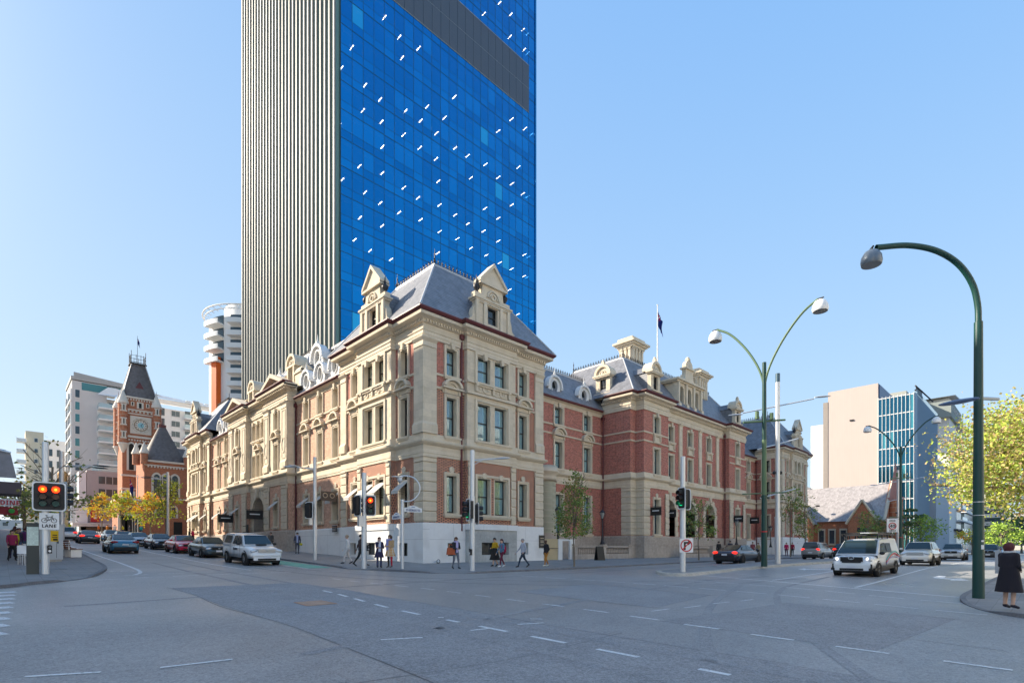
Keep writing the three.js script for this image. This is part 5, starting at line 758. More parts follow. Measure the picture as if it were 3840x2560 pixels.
{ // grey mid-rise beside the town hall, further street frontages to the left
  const G = thing('office_building', 'small grey office block with three rows of ribbon windows left of the clock tower', 'office', [0, 0, -115]);
  mesh('wall', b2(-5.9, 4, 0, 17.6, -10, 0), std({ map: mottled([.40, .36, .35], .08, 4, 20, 256, .1), roughness: .85 }), G); for (const y of [14.9, 12.2, 9.6]) { const w = part('ribbon_window', G, T(-1.6, y, 0)); mesh('pane', bx(4.6, 1.55, .1, 0, 0, .02), winM, w); mesh('bar', merge([-1.1, .1, 1.2].map((x) => bx(.08, 1.55, .16, x, 0, .02))), M.white, w); }
  mesh('corner_column', b2(-7.2, -6.0, 0, 17.2, -4, .1), M.white, G); mesh('roof_rail', b2(-5, 4, 17.6, 18.6, -.15, -.1), glassRail, G); mesh('awning', merge([b2(-8.5, 4, 5.6, 6.1, -.5, 3.2), b2(-8.5, 4, 6.1, 6.3, -.5, 3.4)]), M.offwhite, G); mesh('shopfront', b2(-6.9, 4, 2.9, 5.6, .0, .1), winM, G);
  const SG = thing('fast_food_banner', 'tall red banner sign with yellow emblem above shop awning left of the clock tower', 'sign', [-4.6, 6.6, -114.2]);
  mesh('banner', bx(1.5, 4.6, .12, 0, 0, 0), std({ color: lin(.42, .012, .02), roughness: .5 }), SG); mesh('emblem', merge([new THREE.TorusGeometry(.3, .07, 6, 12, PI).scale(.75, 1.6, 1).translate(-.24, 3.5, .1), new THREE.TorusGeometry(.3, .07, 6, 12, PI).scale(.75, 1.6, 1).translate(.24, 3.5, .1)]), std({ color: lin(.8, .5, .02), roughness: .4 }), SG);
  for (let k = 0; k < 4; k++) mesh('letter', bx(.5, .32, .05, 0, 2.4 - k * .55, .08), M.signWhite, SG);
  mesh('cream_gable', b2(-3.2, -1.2, -.5, 4.4, -.3, -.2), M.offwhite, SG);
  const O = thing('ornate_shopfront', 'narrow cream and orange ornate old street front in the far left street', 'building', [-8.6, 0, -140]); mesh('wall', b2(-2, 1.5, 0, 16, -8, 0), std({ map: mottled([.6, .42, .22], .15, 5, 20, 256, .2), roughness: .9 }), O); mesh('turret', merge([cyl(1, .9, 3, .5, 16, -1, 8), sph(1, .5, 19, -1, 10), cyl(.3, .1, 3, .5, 19.8, -1, 8)]), std({ color: lin(.6, .33, .12), roughness: .8 }), O); for (const y of [5, 8.5, 12]) for (const x of [-1.1, .5]) pwin(O, x, y, .8, 1.8, .02, winM, 0);
  const H = thing('cream_highrise', 'slim cream high-rise with small balconies far up the left street', 'high-rise', [-13, 0, -210]); mesh('wall', b2(0, 4.5, 0, 40, -8, 0), std({ map: mottled([.62, .54, .40], .08, 4, 20, 256, .1), roughness: .9 }), H); for (let k = 0; k < 9; k++) { const b = part('balcony', H, T(-.2, 8 + k * 3.5, 0)); mesh('slab', b2(-2, .4, 0, .3, -2, 1), M.white, b); mesh('rail', b2(-2, .4, .3, 1.2, .9, 1), M.offwhite, b); pwin(H, 2.6, 8.5 + k * 3.5, .9, 1.3, .02, winM, 0); }
  const W2 = thing('white_street_block', 'pale street block with regular small windows far along the left street', 'building', [-8.6, 0, -160]); mesh('wall', b2(-1.5, 3, 0, 30, -14, 0), M.offwhite, W2); for (let k = 0; k < 8; k++) for (const x of [-.7, .9]) pwin(W2, x, 4 + k * 3.1, .8, 1.9, .02, winM, 0);
  // far end of the street: buildings closing the view
  const E = thing('distant_street_block', 'low pale building closing the far end of the left street', 'building', [-22, 0, -330]); mesh('wall', b2(-30, 40, 0, 15, -10, 0), aptM, E); for (let k = 0; k < 14; k++) for (const y of [4, 8, 12]) pwin(E, -26 + k * 4.4, y, 2, 1.8, .02, winM, 0);
}
// ---- west side of the left street, beside and behind the camera's left: what shades the crossing ----
{
  const mk = (name, label, x0, x1, z0, z1, h, mat, rows, colw) => {
    const b = thing(name, label, 'building', [x1, 0, (z0 + z1) / 2]), d = z1 - z0; mesh('wall', b2(x0 - x1, 0, -1, h, -d / 2, d / 2), mat, b); mesh('parapet', b2(x0 - x1, .35, h - .5, h + .4, -d / 2, d / 2), M.offwhite, b);
    const n = Math.floor(d / colw); for (let r = 0; r < rows; r++) for (let c = 0; c < n; c++) { const w = part('window', b, T(.02, 5 + r * (h - 6) / rows, -d / 2 + (c + .5) * d / n)); mesh('pane', cache('ww' + colw, () => b2(0, .06, 0, 1.9, -colw * .3, colw * .3)), winM, w); mesh('sill', cache('wsl' + colw, () => b2(0, .2, -.2, 0, -colw * .36, colw * .36)), M.offwhite, w); }
    mesh('awning', b2(0, 2.6, 3.6, 3.9, -d / 2 + .2, d / 2 - .2), M.offwhite, b);
  };
  mk('corner_office', 'tall stone office block on the left side outside the picture', -52, -22.4, -34, -19.2, 36, concM, 8, 2.2);
  mk('corner_bank', 'stone bank building facing the crossing outside the picture', -60, -22.4, -18.4, -3.4, 32, aptM, 7, 2.2);
  mk('low_shop', 'low shop row on the left side outside the picture', -40, -22.4, -45, -34.1, 9, M.brickTown, 1, 2);
  mk('stone_office', 'mid-height stone office on the left side outside the picture', -45, -22.4, -73.5, -45.1, 29.5, concM, 6, 2.3);
  mk('arcade_building', 'low arcade building further up the left side outside the picture', -45, -22.4, -115, -74, 14, M.offwhite, 2, 2.4);
  // sunlit fronts on the far side of the wide street, behind the viewer
  const paleM = std({ map: mottled([.74, .70, .63], .05, 4, 24, 256, .06), roughness: .85 });
  const south = (name, label, x0, x1, h, mat, rows) => { const b = thing(name, label, 'building', [(x0 + x1) / 2, 0, 43]), w = x1 - x0; mesh('wall', b2(-w / 2, w / 2, -2, h, 0, 18), mat, b); mesh('cornice', b2(-w / 2 - .2, w / 2 + .2, h - 1, h + .5, -.6, 18), M.offwhite, b); const n = Math.floor(w / 3.4); for (let r = 0; r < rows; r++) for (let c = 0; c < n; c++) { const g = part('window', b, T(-w / 2 + (c + .5) * w / n, 1.5 + r * (h - 3) / rows, 0)); mesh('pane', cache('sw', () => b2(-.7, .7, 0, 2, -.06, .02)), winM, g); mesh('sill', cache('sws', () => b2(-.9, .9, -.2, 0, -.2, .02)), M.offwhite, g); } };
  south('stone_bank', 'cream stone bank across the wide street behind the viewer', -58, -24, 24, paleM, 5); south('old_chambers', 'pale chambers across the wide street behind the viewer', -1, 30, 25, paleM, 6); south('rendered_offices', 'cream rendered offices across the wide street behind the viewer', 31, 66, 22, paleM, 5); south('white_offices', 'white offices across the wide street behind the viewer', 67, 110, 28, paleM, 6);
}
// ---------- right side ----------
{
  const Bg = thing('concrete_slab_building', 'windowless beige concrete slab building with vertical ribs on the right', 'building', [120, 0, 0]);
  const rib = std({ map: tex(256, 64, (u, v) => { const f = (u * 16) % 1; return S3([.50, .42, .375].map((c) => c * (f < .12 ? .93 : 1) * (1 + .03 * tn(u, v, 8, 2)))); }, [.18, .05]), roughness: .85 });
  mesh('slab', b2(0, 30, 0, 37.5, -9.2, .6), rib, Bg); mesh('stair_core', b2(-.1, 20, 0, 35.2, -10.2, -9.2), std({ map: mottled([.30, .26, .23], .1, 4, 20, 256, .1), roughness: .9 }), Bg); mesh('white_wing', b2(.1, 20, 0, 30.2, -12.9, -10.2), M.offwhite, Bg); mesh('vent', bx(.2, .3, .8, -.1, 30, -4.4), M.iron, Bg); mesh('annexe', b2(-3, 18, 0, 15.5, -22, -12.9), M.offwhite, Bg); mesh('side_screen', b2(.5, 28, 34, 37.3, .6, .8), std({ color: lin(.06, .1, .2), roughness: .4 }), Bg);
  const Gt = thing('glass_office', 'blue-green glass office block with white mullion grid joined to the beige slab on the right', 'office', [120, 0, 0]);
  const gm = new THREE.MeshPhysicalMaterial({ color: lin(.03, .16, .24), roughness: .06, metalness: .75 }), gm2 = new THREE.MeshPhysicalMaterial({ color: lin(.12, .42, .46), roughness: .06, metalness: .7 }), gb = new THREE.MeshPhysicalMaterial({ color: lin(.05, .22, .45), roughness: .1, metalness: .75 });
  mesh('core', b2(.4, 29, 0, 33, .7, 6.6), M.roomDark, Gt);
  for (let r = 0; r < 9; r++) for (let c = 0; c < 9; c++) mesh('pane', cache('go', () => b2(.0, .1, 0, 3.62, -.33, .33)), hash(r, c, 4) > .82 ? gm2 : gm, Gt, T(0, .6 + r * 3.7, 1.0 + c * .7));
  for (let c = 0; c <= 9; c++) mesh('mullion', b2(-.18, .1, 0, 34.2, .62 + c * .7, .7 + c * .7), M.white, Gt); for (let r = 0; r <= 9; r++) mesh('transom', b2(-.1, .1, .45 + r * 3.7, .62 + r * 3.7, .6, 7), M.white, Gt);
  mesh('south_glass', b2(0, 29, 0, 34, 6.9, 7), gb, Gt); for (let k = 0; k < 26; k++) mesh('sun_blade', b2(.2 + k * 1.13, .32 + k * 1.13, 1.5, 34.6, 7, 7.5), std({ color: lin(.3, .42, .52), roughness: .4, metalness: .3 }), Gt); mesh('roof_gantry', merge([bar([-.2, 34.5, 7.2], [8, 36, 7.2], .15, 5), bar([0, 35.5, 7.2], [9, 33.5, 9], .15, 5), b2(.5, 7, 34, 35.4, 7.2, 7.4)]), M.iron, Gt);
  // church
  const Ch = thing('stone_church', 'stone church with long slate roof, orange brick gables and thin spire on the right', 'church', [88, 0, 0]);
  const chB = M.brickTown, chS = std({ map: mottled([.6, .52, .4], .12, 5, 24, 256, .2), roughness: .9 });
  mesh('nave_wall', b2(2, 16, 0, 6.2, -8, 7), chB, Ch); mesh('nave_roof', poly([[1.5, 5.9, -8], [1.5, 5.9, 7.2], [9, 12.8, 7.2], [9, 12.8, -8], [16.5, 5.9, -8], [16.5, 5.9, 7.2]], [[0, 1, 2, 3], [3, 2, 5, 4]]), std({ map: slateTex([.34, .31, .30]), roughness: .6 }), Ch);
  mesh('gable_wall', ext(shp([[2, 0], [16, 0], [16, 6], [9, 13.3], [2, 6]]), 6.9, 7.4), chB, Ch); mesh('gable_coping', merge([bar([1.6, 5.8, 7.3], [9, 13.2, 7.3], .3, 4), bar([16.4, 5.8, 7.3], [9, 13.2, 7.3], .3, 4)]), chS, Ch);
  for (const z of [-5.2, 4.6]) { const g = part('transept', Ch, T(0, 0, z)); mesh('wall', ext(shp([[-2.1, 0], [2.1, 0], [2.1, 5.6], [0, 9.1], [-2.1, 5.6]]), 0, .5).rotateY(-PI / 2), chB, g); mesh('roof', poly([[-.2, 5.4, -2.4], [-.2, 9.2, 0], [-.2, 5.4, 2.4], [6, 5.4, -2.4], [6, 9.2, 0], [6, 5.4, 2.4]], [[0, 1, 4, 3], [1, 2, 5, 4]]), M.slate, g); mesh('coping', merge([bar([-.6, 5.3, -2.4], [-.6, 9.4, 0], .22, 4), bar([-.6, 5.3, 2.4], [-.6, 9.4, 0], .22, 4)]), chS, g); mesh('window', b2(-.6, -.5, 1.5, 4.6, -.7, .7), winM, g); }
  for (const z of [-2.3, -.6, 1.2]) { const g = part('aisle_window', Ch, T(1.9, 1.6, z)); mesh('surround', b2(-.1, .1, 0, 3, -.6, .6), chS, g); mesh('pane', b2(-.14, -.1, .3, 2.7, -.4, .4), winM, g); }
  const sp = part('spire', Ch, T(6, 0, 8.2)); mesh('tower', merge([cyl(1.2, 1.1, 9.5, 0, 0, 0, 8)]), chB, sp); mesh('cap', merge([cyl(1.3, 1.3, .5, 0, 9.5, 0, 8), cyl(.9, .03, 6.2, 0, 10, 0, 8)]), std({ color: lin(.4, .2, .17), roughness: .8 }), sp); mesh('vent', bx(.4, .3, .5, -4.5, 8.7, -11), M.iron, sp);
  mesh('boundary_wall', b2(-8, -7.7, -.3, .9, -8, 6.8), std({ map: mottled([.36, .31, .26], .2, 5, 20, 256, .3), roughness: .9 }), Ch);
  struct('church_lawn', b2(80.4, 90, -.1, .12, -8, 6.8), M.grass);
  // white apartments behind
  const Wa = thing('white_apartments', 'white stepped apartment building with a grey top and red wall, behind the right-hand trees', 'apartment block', [165, 0, 0]);
  mesh('wall', b2(0, 26, 0, 36.3, -6, 8), M.offwhite, Wa); mesh('top_storey', b2(-2, 20, 36.3, 40.6, -4, 8.6), std({ map: mottled([.26, .29, .27], .06, 4, 20, 256, .1), roughness: .8 }), Wa); for (let k = 0; k < 4; k++) pwin(Wa, 1 + k * 3.4, 38.4, 1.8, .9, 8.62, winM, 1); mesh('roof_canopy', merge([poly([[-2, 41.8, 9.5], [18, 43.5, 9.5], [18, 43.5, 0], [-2, 41.8, 0], [-2, 41.5, 9.5], [18, 43.2, 9.5]], [[0, 1, 2, 3], [0, 4, 5, 1]]), b2(0, 16, 40.6, 41.7, 0, 8)]), M.offwhite, Wa); mesh('red_wall', b2(20, 26, 36.3, 39, 4, 8.3), std({ color: lin(.5, .06, .06), roughness: .7 }), Wa); mesh('plant', b2(-9, 1, 36, 43.5, -8, 0), std({ color: lin(.33, .34, .31), roughness: .8 }), Wa);
  for (let r = 0; r < 11; r++) { const b = part('balcony', Wa, T(15, 2 + r * 3.4, 8)); mesh('slab', b2(-1, 11, 0, .4, 0, 1.5), M.white, b); mesh('window', b2(-.6, 10, .5, 2.8, 0, .05), winM, b); mesh('rail', b2(-1, 11, .4, 1.3, 1.42, 1.5), glassRail, b); }
  mesh('blank_block', b2(-28, -6, 0, 22, -4, 8.6), std({ map: mottled([.40, .43, .47], .05, 4, 20, 256, .1), roughness: .8 }), Wa);
  const Ib = thing('banded_office', 'office with white bands and blue ribbon windows down the right-hand street', 'office', [205, 0, 7.5]);
  mesh('core', b2(0, 30, 0, 19, -12, 0), winM, Ib); for (let k = 0; k < 6; k++) mesh('band', b2(-.5, 30.4, 3 + k * 3.2, 3.9 + k * 3.2, -12, .6), M.white, Ib); mesh('podium', b2(-30, 0, 0, 6, -10, 0), M.offwhite, Ib); mesh('podium_glass', b2(-29.5, -1, .5, 4.2, 0, .1), winM, Ib); mesh('podium_roof', b2(-31, 1, 6, 6.5, -10, 1.5), M.iron, Ib);
  for (const [x, z, w, h, l, m] of [[255, -2, 18, 34, 'pinkish grey tower with stacked floors far down the right-hand street', [.42, .37, .36]], [285, 6, 16, 24, 'pale concrete tower beyond the pinkish one, far right', [.6, .58, .55]], [330, -14, 30, 30, 'bright white block at the far right end of the street', [.7, .7, .7]], [300, 34, 40, 26, 'grey blue slab at the far right beyond the tree', [.35, .4, .46]], [390, 12, 20, 20, 'small pale tower at the very end of the right-hand street', [.5, .47, .42]]]) {
    const b = thing('distant_tower', l, 'tower', [x, 0, z]); mesh('wall', b2(0, w, 0, h, -8, 8), std({ map: mottled(m, .05, 4, 20, 256, .08), roughness: .85 }), b);
    for (let r = 0; r < Math.floor(h / 3.3) - 1; r++) { mesh('ribbon_window', b2(-.06, 0, 2.6 + r * 3.3, 4.2 + r * 3.3, -7.2, 7.2), winM, b); mesh('ribbon_window', b2(.6, w - .6, 2.6 + r * 3.3, 4.2 + r * 3.3, 8, 8.06), winM, b); }
  }
  const rb = thing('low_brick_shop', 'low orange brick shop with a flat awning far down the right-hand street', 'shop', [170, 0, 31]); mesh('wall', b2(0, 30, 0, 5.4, 0, 12), M.brickTown, rb); mesh('awning', b2(-.5, 30, 3, 3.3, -2.2, 0), M.gutter, rb); mesh('shopfront', b2(.4, 29, .3, 2.8, -.06, 0), winM, rb);
}
// ---------- street furniture ----------
const gy = (x, z, path = true) => gh(x, z) + (path ? .1 : 0);
const lampRed = new THREE.MeshStandardMaterial({ color: lin(.3, .01, .0), emissive: lin(1, .03, .005), emissiveIntensity: 3.2 }), lampOr = new THREE.MeshStandardMaterial({ color: 0, emissive: lin(1, .22, .01), emissiveIntensity: 3 }), lampGreen = new THREE.MeshStandardMaterial({ color: lin(0, .1, .05), emissive: lin(.0, .5, .2), emissiveIntensity: 1.1 });
const lensRed = std({ color: lin(.09, .02, .015), roughness: .25 }), lensAmb = std({ color: lin(.12, .05, .02), roughness: .25 }), lensGrn = std({ color: lin(.01, .09, .07), roughness: .25 });
// signal head facing +z, columns of three; lit = index per column (0 red,1 amber,2 green) or -1
function signal(par, x, y, z, turn, lit, o = {}) {
  const S = part('signal_head', par, TR(x, y, z, turn)), n = lit.length, p = .265, w = n * .42 + .14, h = 1.1;
  const s = new THREE.Shape(), r = .13, X = w / 2, Y = h / 2; s.moveTo(-X + r, -Y); s.lineTo(X - r, -Y); s.quadraticCurveTo(X, -Y, X, -Y + r); s.lineTo(X, Y - r); s.quadraticCurveTo(X, Y, X - r, Y); s.lineTo(-X + r, Y); s.quadraticCurveTo(-X, Y, -X, Y - r); s.lineTo(-X, -Y + r); s.quadraticCurveTo(-X, -Y, -X + r, -Y);
  mesh('target_board', ext(s, -.03, 0, 6), M.black, S);
  const rim = new THREE.Shape(s.getPoints(6)); rim.holes.push(new THREE.Path(s.getPoints(6).map((q) => new THREE.Vector2(q.x * (1 - .09 / w), q.y * (1 - .09 / h))))); mesh('target_border', ext(rim, -.032, .006, 6), M.signWhite, S);
  mesh('housing', bx(n * .36, .86, .22, 0, -.43, -.12), M.black, S);
  lit.forEach((L, c) => { for (let k = 0; k < 3; k++) { const cx = (c - (n - 1) / 2) * .37, cy = (1 - k) * p; const on = L === k; mesh('lens', cyl(.115, .11, .05, 0, 0, 0, 16).rotateX(PI / 2).translate(cx, cy, .02), on ? (k === 0 ? lampRed : k === 2 ? lampGreen : lensAmb) : [lensRed, lensAmb, lensGrn][k], S); if (on && k === 0) mesh('lamp_core', sph(.05, cx, cy, .05, 8), lampOr, S); mesh('visor', new THREE.CylinderGeometry(.13, .13, .24, 16, 1, true, -PI * .72, PI * 1.44).rotateX(PI / 2).rotateZ(PI).translate(cx, cy, .14), M.black, S); } });
  return S;
}
function button(par, x, y, z, turn) { const b = part('push_button', par, TR(x, y, z, turn)); mesh('box', merge([bx(.13, .3, .1, 0, -.15, 0), cyl(.075, .075, .05, 0, 0, 0, 12).rotateX(PI / 2).translate(0, .1, .04)]), M.black, b); mesh('button', merge([cyl(.045, .045, .03, 0, 0, 0, 12).rotateX(PI / 2).translate(0, -.06, .06), cyl(.04, .04, .03, 0, 0, 0, 12).rotateX(PI / 2).translate(0, .08, .06)]), M.silver, b); }
const pole = (h, r, sleeve = 2.2) => merge([cyl(r, r, h, 0, 0, 0, 18), cyl(r * 1.16, r * 1.16, sleeve, 0, 0, 0, 18), cyl(r * 1.2, r * 1.2, .06, 0, sleeve, 0, 18), cyl(r * 1.04, r * .98, .05, 0, h, 0, 18)]);
const faceCam = Math.atan2(-.69733, .71675);  // turn so that +z looks back at the camera
{ // near-left corner signal with bicycle sign
  const x = -17.8, z = .8, S = thing('traffic_signal', 'silver post with a double red traffic light and bicycle lane plate, left corner', 'traffic light', [x, gy(x, z) - .05, z]);
  mesh('post', pole(5.0, .105, 2.15), M.silver, S);
  const a = -.06; signal(S, .1, 2.98, .2, a, [0, 0]); signal(S, .55, 3.05, -.12, a + 1.9, [2]);
  const P = part('sign_plate', S, TR(.1, 1.74, .17, a)); P.scale.multiplyScalar(.8); mesh('plate', bx(.72, .78, .02, 0, 0, 0), M.signWhite, P);
  const ring = (cx) => new THREE.TorusGeometry(.1, .012, 5, 20).translate(cx, .42, .02), ln = (ax, ay, bx_, by) => bar([ax, ay, .02], [bx_, by, .02], .011, 5);
  mesh('bicycle_mark', merge([ring(-.17), ring(.17), ln(-.17, .42, -.08, .58), ln(-.08, .58, .1, .58), ln(.1, .58, 0, .43), ln(0, .43, -.17, .42), ln(-.1, .66, .0, .43), ln(.17, .42, .09, .64), ln(.09, .64, .15, .66), ln(-.14, .66, -.06, .66)]), M.black, P);
  mesh('lettering', text('LANE', .155, .012).translate(0, .09, .012), M.black, P); button(S, .12, .98, .12, a);
  const B = thing('information_pillar', 'slim dark pillar with pale map panel standing against the left signal post', 'pillar', [x - .35, gy(x, z) - .02, z - .12], a); mesh('body', bx(.36, 1.95, .18, 0, 0, 0), std({ color: lin(.05, .055, .05), roughness: .6 }), B); mesh('map_panel', bx(.33, .7, .02, 0, 1.1, .09), std({ map: mottled([.5, .6, .54], .25, 8, 30, 128, 3), roughness: .4 }), B);
  const C = thing('control_cabinet', 'pale grey traffic control cabinet with a yellow sticker behind the left signal post', 'cabinet', [-17.15, gy(-17, -9) - .02, -8.6], .9); mesh('body', bx(.95, 1.75, .5, 0, .12, 0), std({ color: lin(.52, .55, .56), roughness: .5 }), C); mesh('roof', bx(1.02, .07, .58, 0, 1.87, 0), std({ color: lin(.55, .57, .58), roughness: .5 }), C); mesh('base', bx(.9, .14, .45, 0, 0, 0), M.paleKerb, C); mesh('sticker', bx(.52, .55, .015, -.12, 1.05, .255), std({ color: lin(.75, .48, .01), roughness: .5 }), C); mesh('sticker_text', merge([bx(.3, .05, .01, -.12, 1.35, .265), bx(.36, .04, .01, -.12, 1.25, .265), bx(.3, .1, .01, -.08, 1.1, .265)]), M.black, C); mesh('door_seam', merge([bx(.012, 1.6, .01, .02, .2, .252), bx(.05, .12, .04, .1, .95, .26)]), M.iron, C);
}
{ // corner of the brick building: signal, signposts, lamps
  let x = -5.4, z = 2.42, S = thing('traffic_signal', 'silver post with a red light and its rear-facing twin before the sunlit plinth', 'traffic light', [x, gy(x, z) - .06, z]);
  mesh('post', pole(4.95, .12, 2.3), M.silver, S); signal(S, .27, 3.3, .16, -.45, [0]); signal(S, -.33, 3.28, -.05, faceCam + 2.5, [-1]); mesh('junction_box', bx(.26, .55, .2, -.22, 2.2, .02), M.silver, S); button(S, .16, 1.08, .06, faceCam + 1);
  x = -2.15; z = 7.33; S = thing('traffic_signal', 'tall silver post with lamp arm and green light before the pale plinth', 'traffic light', [x, gy(x, z) - .06, z]);
  mesh('post', pole(6.0, .11, 3.7), M.silver, S); mesh('lamp_arm', merge([bar([0, 5.55, 0], [1.2, 5.72, .45], .035, 8), bar([0, 5.3, 0], [.5, 5.6, .19], .02, 6)]), M.silver, S); mesh('lamp_head', new THREE.SphereGeometry(1, 14, 8).scale(.42, .05, .14).rotateZ(.1).rotateY(-.36).translate(1.55, 5.77, .58), M.silver, S);
  signal(S, -.42, 3.06, .16, faceCam - 1.15, [2]); signal(S, .42, 2.92, -.1, faceCam + 1.9, [-1]); button(S, -.14, .98, .05, faceCam - 1.2);
  x = -4.24; z = 4.25; S = thing('street_sign_post', 'silver post with curled camera arm and two white street name plates', 'signpost', [x, gy(x, z) - .06, z]);
  mesh('post', merge([cyl(.085, .085, 3.55, 0, 0, 0, 14), cyl(.1, .1, .1, 0, 3.5, 0, 14)]), M.silver, S); mesh('arm', tube([[0, 3.5, 0], [.35, 3.55, .3], [.62, 3.85, .5], [.68, 4.3, .55], [.45, 4.72, .36], [.05, 4.82, .03], [-.22, 4.72, -.18]], .035, 32, 8), M.silver, S); const c = part('camera', S, T(-.1, 4.6, -.08)); mesh('shroud', merge([cyl(.13, .09, .2, 0, -.02, 0, 14), bx(.5, .03, .3, -.15, .14, 0)]), M.signWhite, c); mesh('dome', sph(.1, 0, -.06, 0, 12), std({ color: lin(.35, .36, .38), roughness: .2 }), c);
  const pl = (txt, dx, y, turn, w, tag1) => { const P = part('name_plate', S, TR(dx[0], y, dx[1], turn)); P.scale.multiplyScalar(.7); const  s = shp([[0, 0], [w, 0], [w, .3], [w * .82, .34], [w * .72, .44], [w * .5, .5], [w * .28, .44], [w * .18, .34], [0, .3]]); mesh('plate', ext(s, -.015, .015), M.signWhite, P); mesh('lettering', text(txt, .15, .01).scale(.72, 1, 1).translate(w / 2, .07, .016), std({ color: lin(.02, .04, .16), roughness: .5 }), P); mesh('crest', merge([bx(.28, .05, .01, w / 2, .35, .018)]), std({ color: lin(.1, .2, .4), roughness: .5 }), P); };
  pl('ST GEORGES TCE', [.09, .02], 2.98, -.12, 1.45); pl('BARRACK ST', [-.02, -.95], 2.62, -PI / 2, 1.2);
  x = -4.24; z = -6.22; S = thing('street_lamp', 'silver lamp post with two slim arms and a signal board on the west footpath', 'street lamp', [x, gy(x, z) - .02, z]);
  mesh('post', pole(6.7, .11, 2.6), M.silver, S); for (const [dx, dz, y] of [[-1.3, -.9, 6.05], [-1.5, .35, 5.95]]) { const a = part('lamp_arm', S); mesh('arm', bar([0, y - .05, 0], [dx * .7, y, dz * .7], .035, 8), M.silver, a); mesh('head', new THREE.SphereGeometry(1, 12, 8).scale(.45, .05, .16).rotateY(-Math.atan2(dz, dx)).translate(dx, y + .03, dz), M.silver, a); }
  signal(S, -.42, 3.25, .1, faceCam + PI * .93, [-1]); mesh('junction_box', bx(.2, .6, .18, -.3, 2.3, 0), M.silver, S);
}
{ // median: signal with no-right-turn disc
  let x = 5.75, z = 14.45, S = thing('traffic_signal', 'thick silver post on the median with a green light and no right turn sign', 'traffic light', [x, gh(x, z) + .13, z]);
  mesh('post', pole(5.8, .125, 3.2), M.silver, S); signal(S, -.36, 3.72, .12, faceCam - 1.15, [2]); const b = signal(S, .44, 3.72, -.1, faceCam + PI - .2, [-1]);
  const P = part('no_turn_sign', S, TR(.0, 1.35, .19, faceCam + .12)); mesh('plate', (() => { const s = new THREE.Shape(), r = .07; s.moveTo(-.35 + r, -.35); s.lineTo(.35 - r, -.35); s.quadraticCurveTo(.35, -.35, .35, -.35 + r); s.lineTo(.35, .35 - r); s.quadraticCurveTo(.35, .35, .35 - r, .35); s.lineTo(-.35 + r, .35); s.quadraticCurveTo(-.35, .35, -.35, .35 - r); s.lineTo(-.35, -.35 + r); s.quadraticCurveTo(-.35, -.35, -.35 + r, -.35); return ext(s, -.015, 0, 5); })(), M.signWhite, P);
  mesh('arrow', merge([bx(.09, .33, .012, -.08, -.22, .006), bx(.26, .09, .012, .0, .1, .006), ext(shp([[.1, .02], [.1, .28], [.26, .15]]), 0, .012)]), M.black, P); mesh('ring', merge([new THREE.RingGeometry(.26, .315, 32).translate(0, 0, .016), new THREE.PlaneGeometry(.055, .56).rotateZ(-.785).translate(0, 0, .018)]), M.red, P); mesh('rear_plate', bx(.62, .72, .02, .1, -.34, -.1), M.silver, P);
}
// big swan-neck lamps (green posts)
function bellHead(par, p, turn, k, mat) { const h = part('lamp_head', par, TR(...p, turn)); h.scale.multiplyScalar(k); mesh('bell', lathe([[.001, .02], [.14, 0], [.3, -.1], [.42, -.32], [.45, -.55], [.42, -.7], [.38, -.72]], 20), mat, h); mesh('diffuser', cyl(.4, .4, .04, 0, -.72, 0, 20), std({ color: lin(.2, .2, .2), roughness: .3 }), h); mesh('bracket', merge([bx(.4, .06, .06, 0, .06, 0), bx(.05, .12, .05, -.1, 0, 0), bx(.05, .12, .05, .1, 0, 0)]), M.iron, h); }
{
  let x = 2.2, z = 25.95, S = thing('street_lamp', 'tall dark green swan neck lamp post close on the right', 'street lamp', [x, gy(x, z) - .06, z]);
  const toCam = [-.717, -.697]; // towards picture left
  const A = (r, y) => [toCam[0] * r, y, toCam[1] * r];
  mesh('post', merge([cyl(.148, .128, 4.2, 0, 0, 0, 20), cyl(.122, .108, 4.2, 0, 4.2, 0, 20), cyl(.138, .138, .05, 0, 4.2, 0, 20)]), M.green, S);
  mesh('neck', tube([A(0, 8.35), A(.02, 8.9), A(.18, 9.55), A(.6, 10.15), A(1.25, 10.55), A(2.1, 10.72), A(3.1, 10.66)], .082, 40, 12), M.green, S);
  bellHead(S, A(3.24, 10.58), .6, .64, std({ color: lin(.16, .19, .22), roughness: .35, metalness: .3 }));
  mesh('cross_arm', merge([bar([0, 6.1, 0], [1.6, 6.32, .35], .05, 8), bx(.3, .12, .12, .05, 6.04, 0)]), std({ color: lin(.2, .25, .3), roughness: .4, metalness: .4 }), S); mesh('flood_head', new THREE.SphereGeometry(1, 14, 8).scale(.75, .07, .16).rotateZ(.12).rotateY(.8).translate(-.5, 5.98, -.42), std({ color: lin(.16, .22, .34), roughness: .4, metalness: .3 }), S); for (const [w, hh, y] of [[.09, .13, 1.6], [.08, .05, 1.78]]) mesh('sticker', new THREE.CylinderGeometry(.147, .147, hh, 6, 1, true, faceCam - w / .3, w / .15).translate(0, y, 0), M.signWhite, S); mesh('band', merge([cyl(.142, .142, .02, 0, 2.55, 0, 20), cyl(.14, .14, .02, 0, 2.95, 0, 20)]), M.silver, S);
}
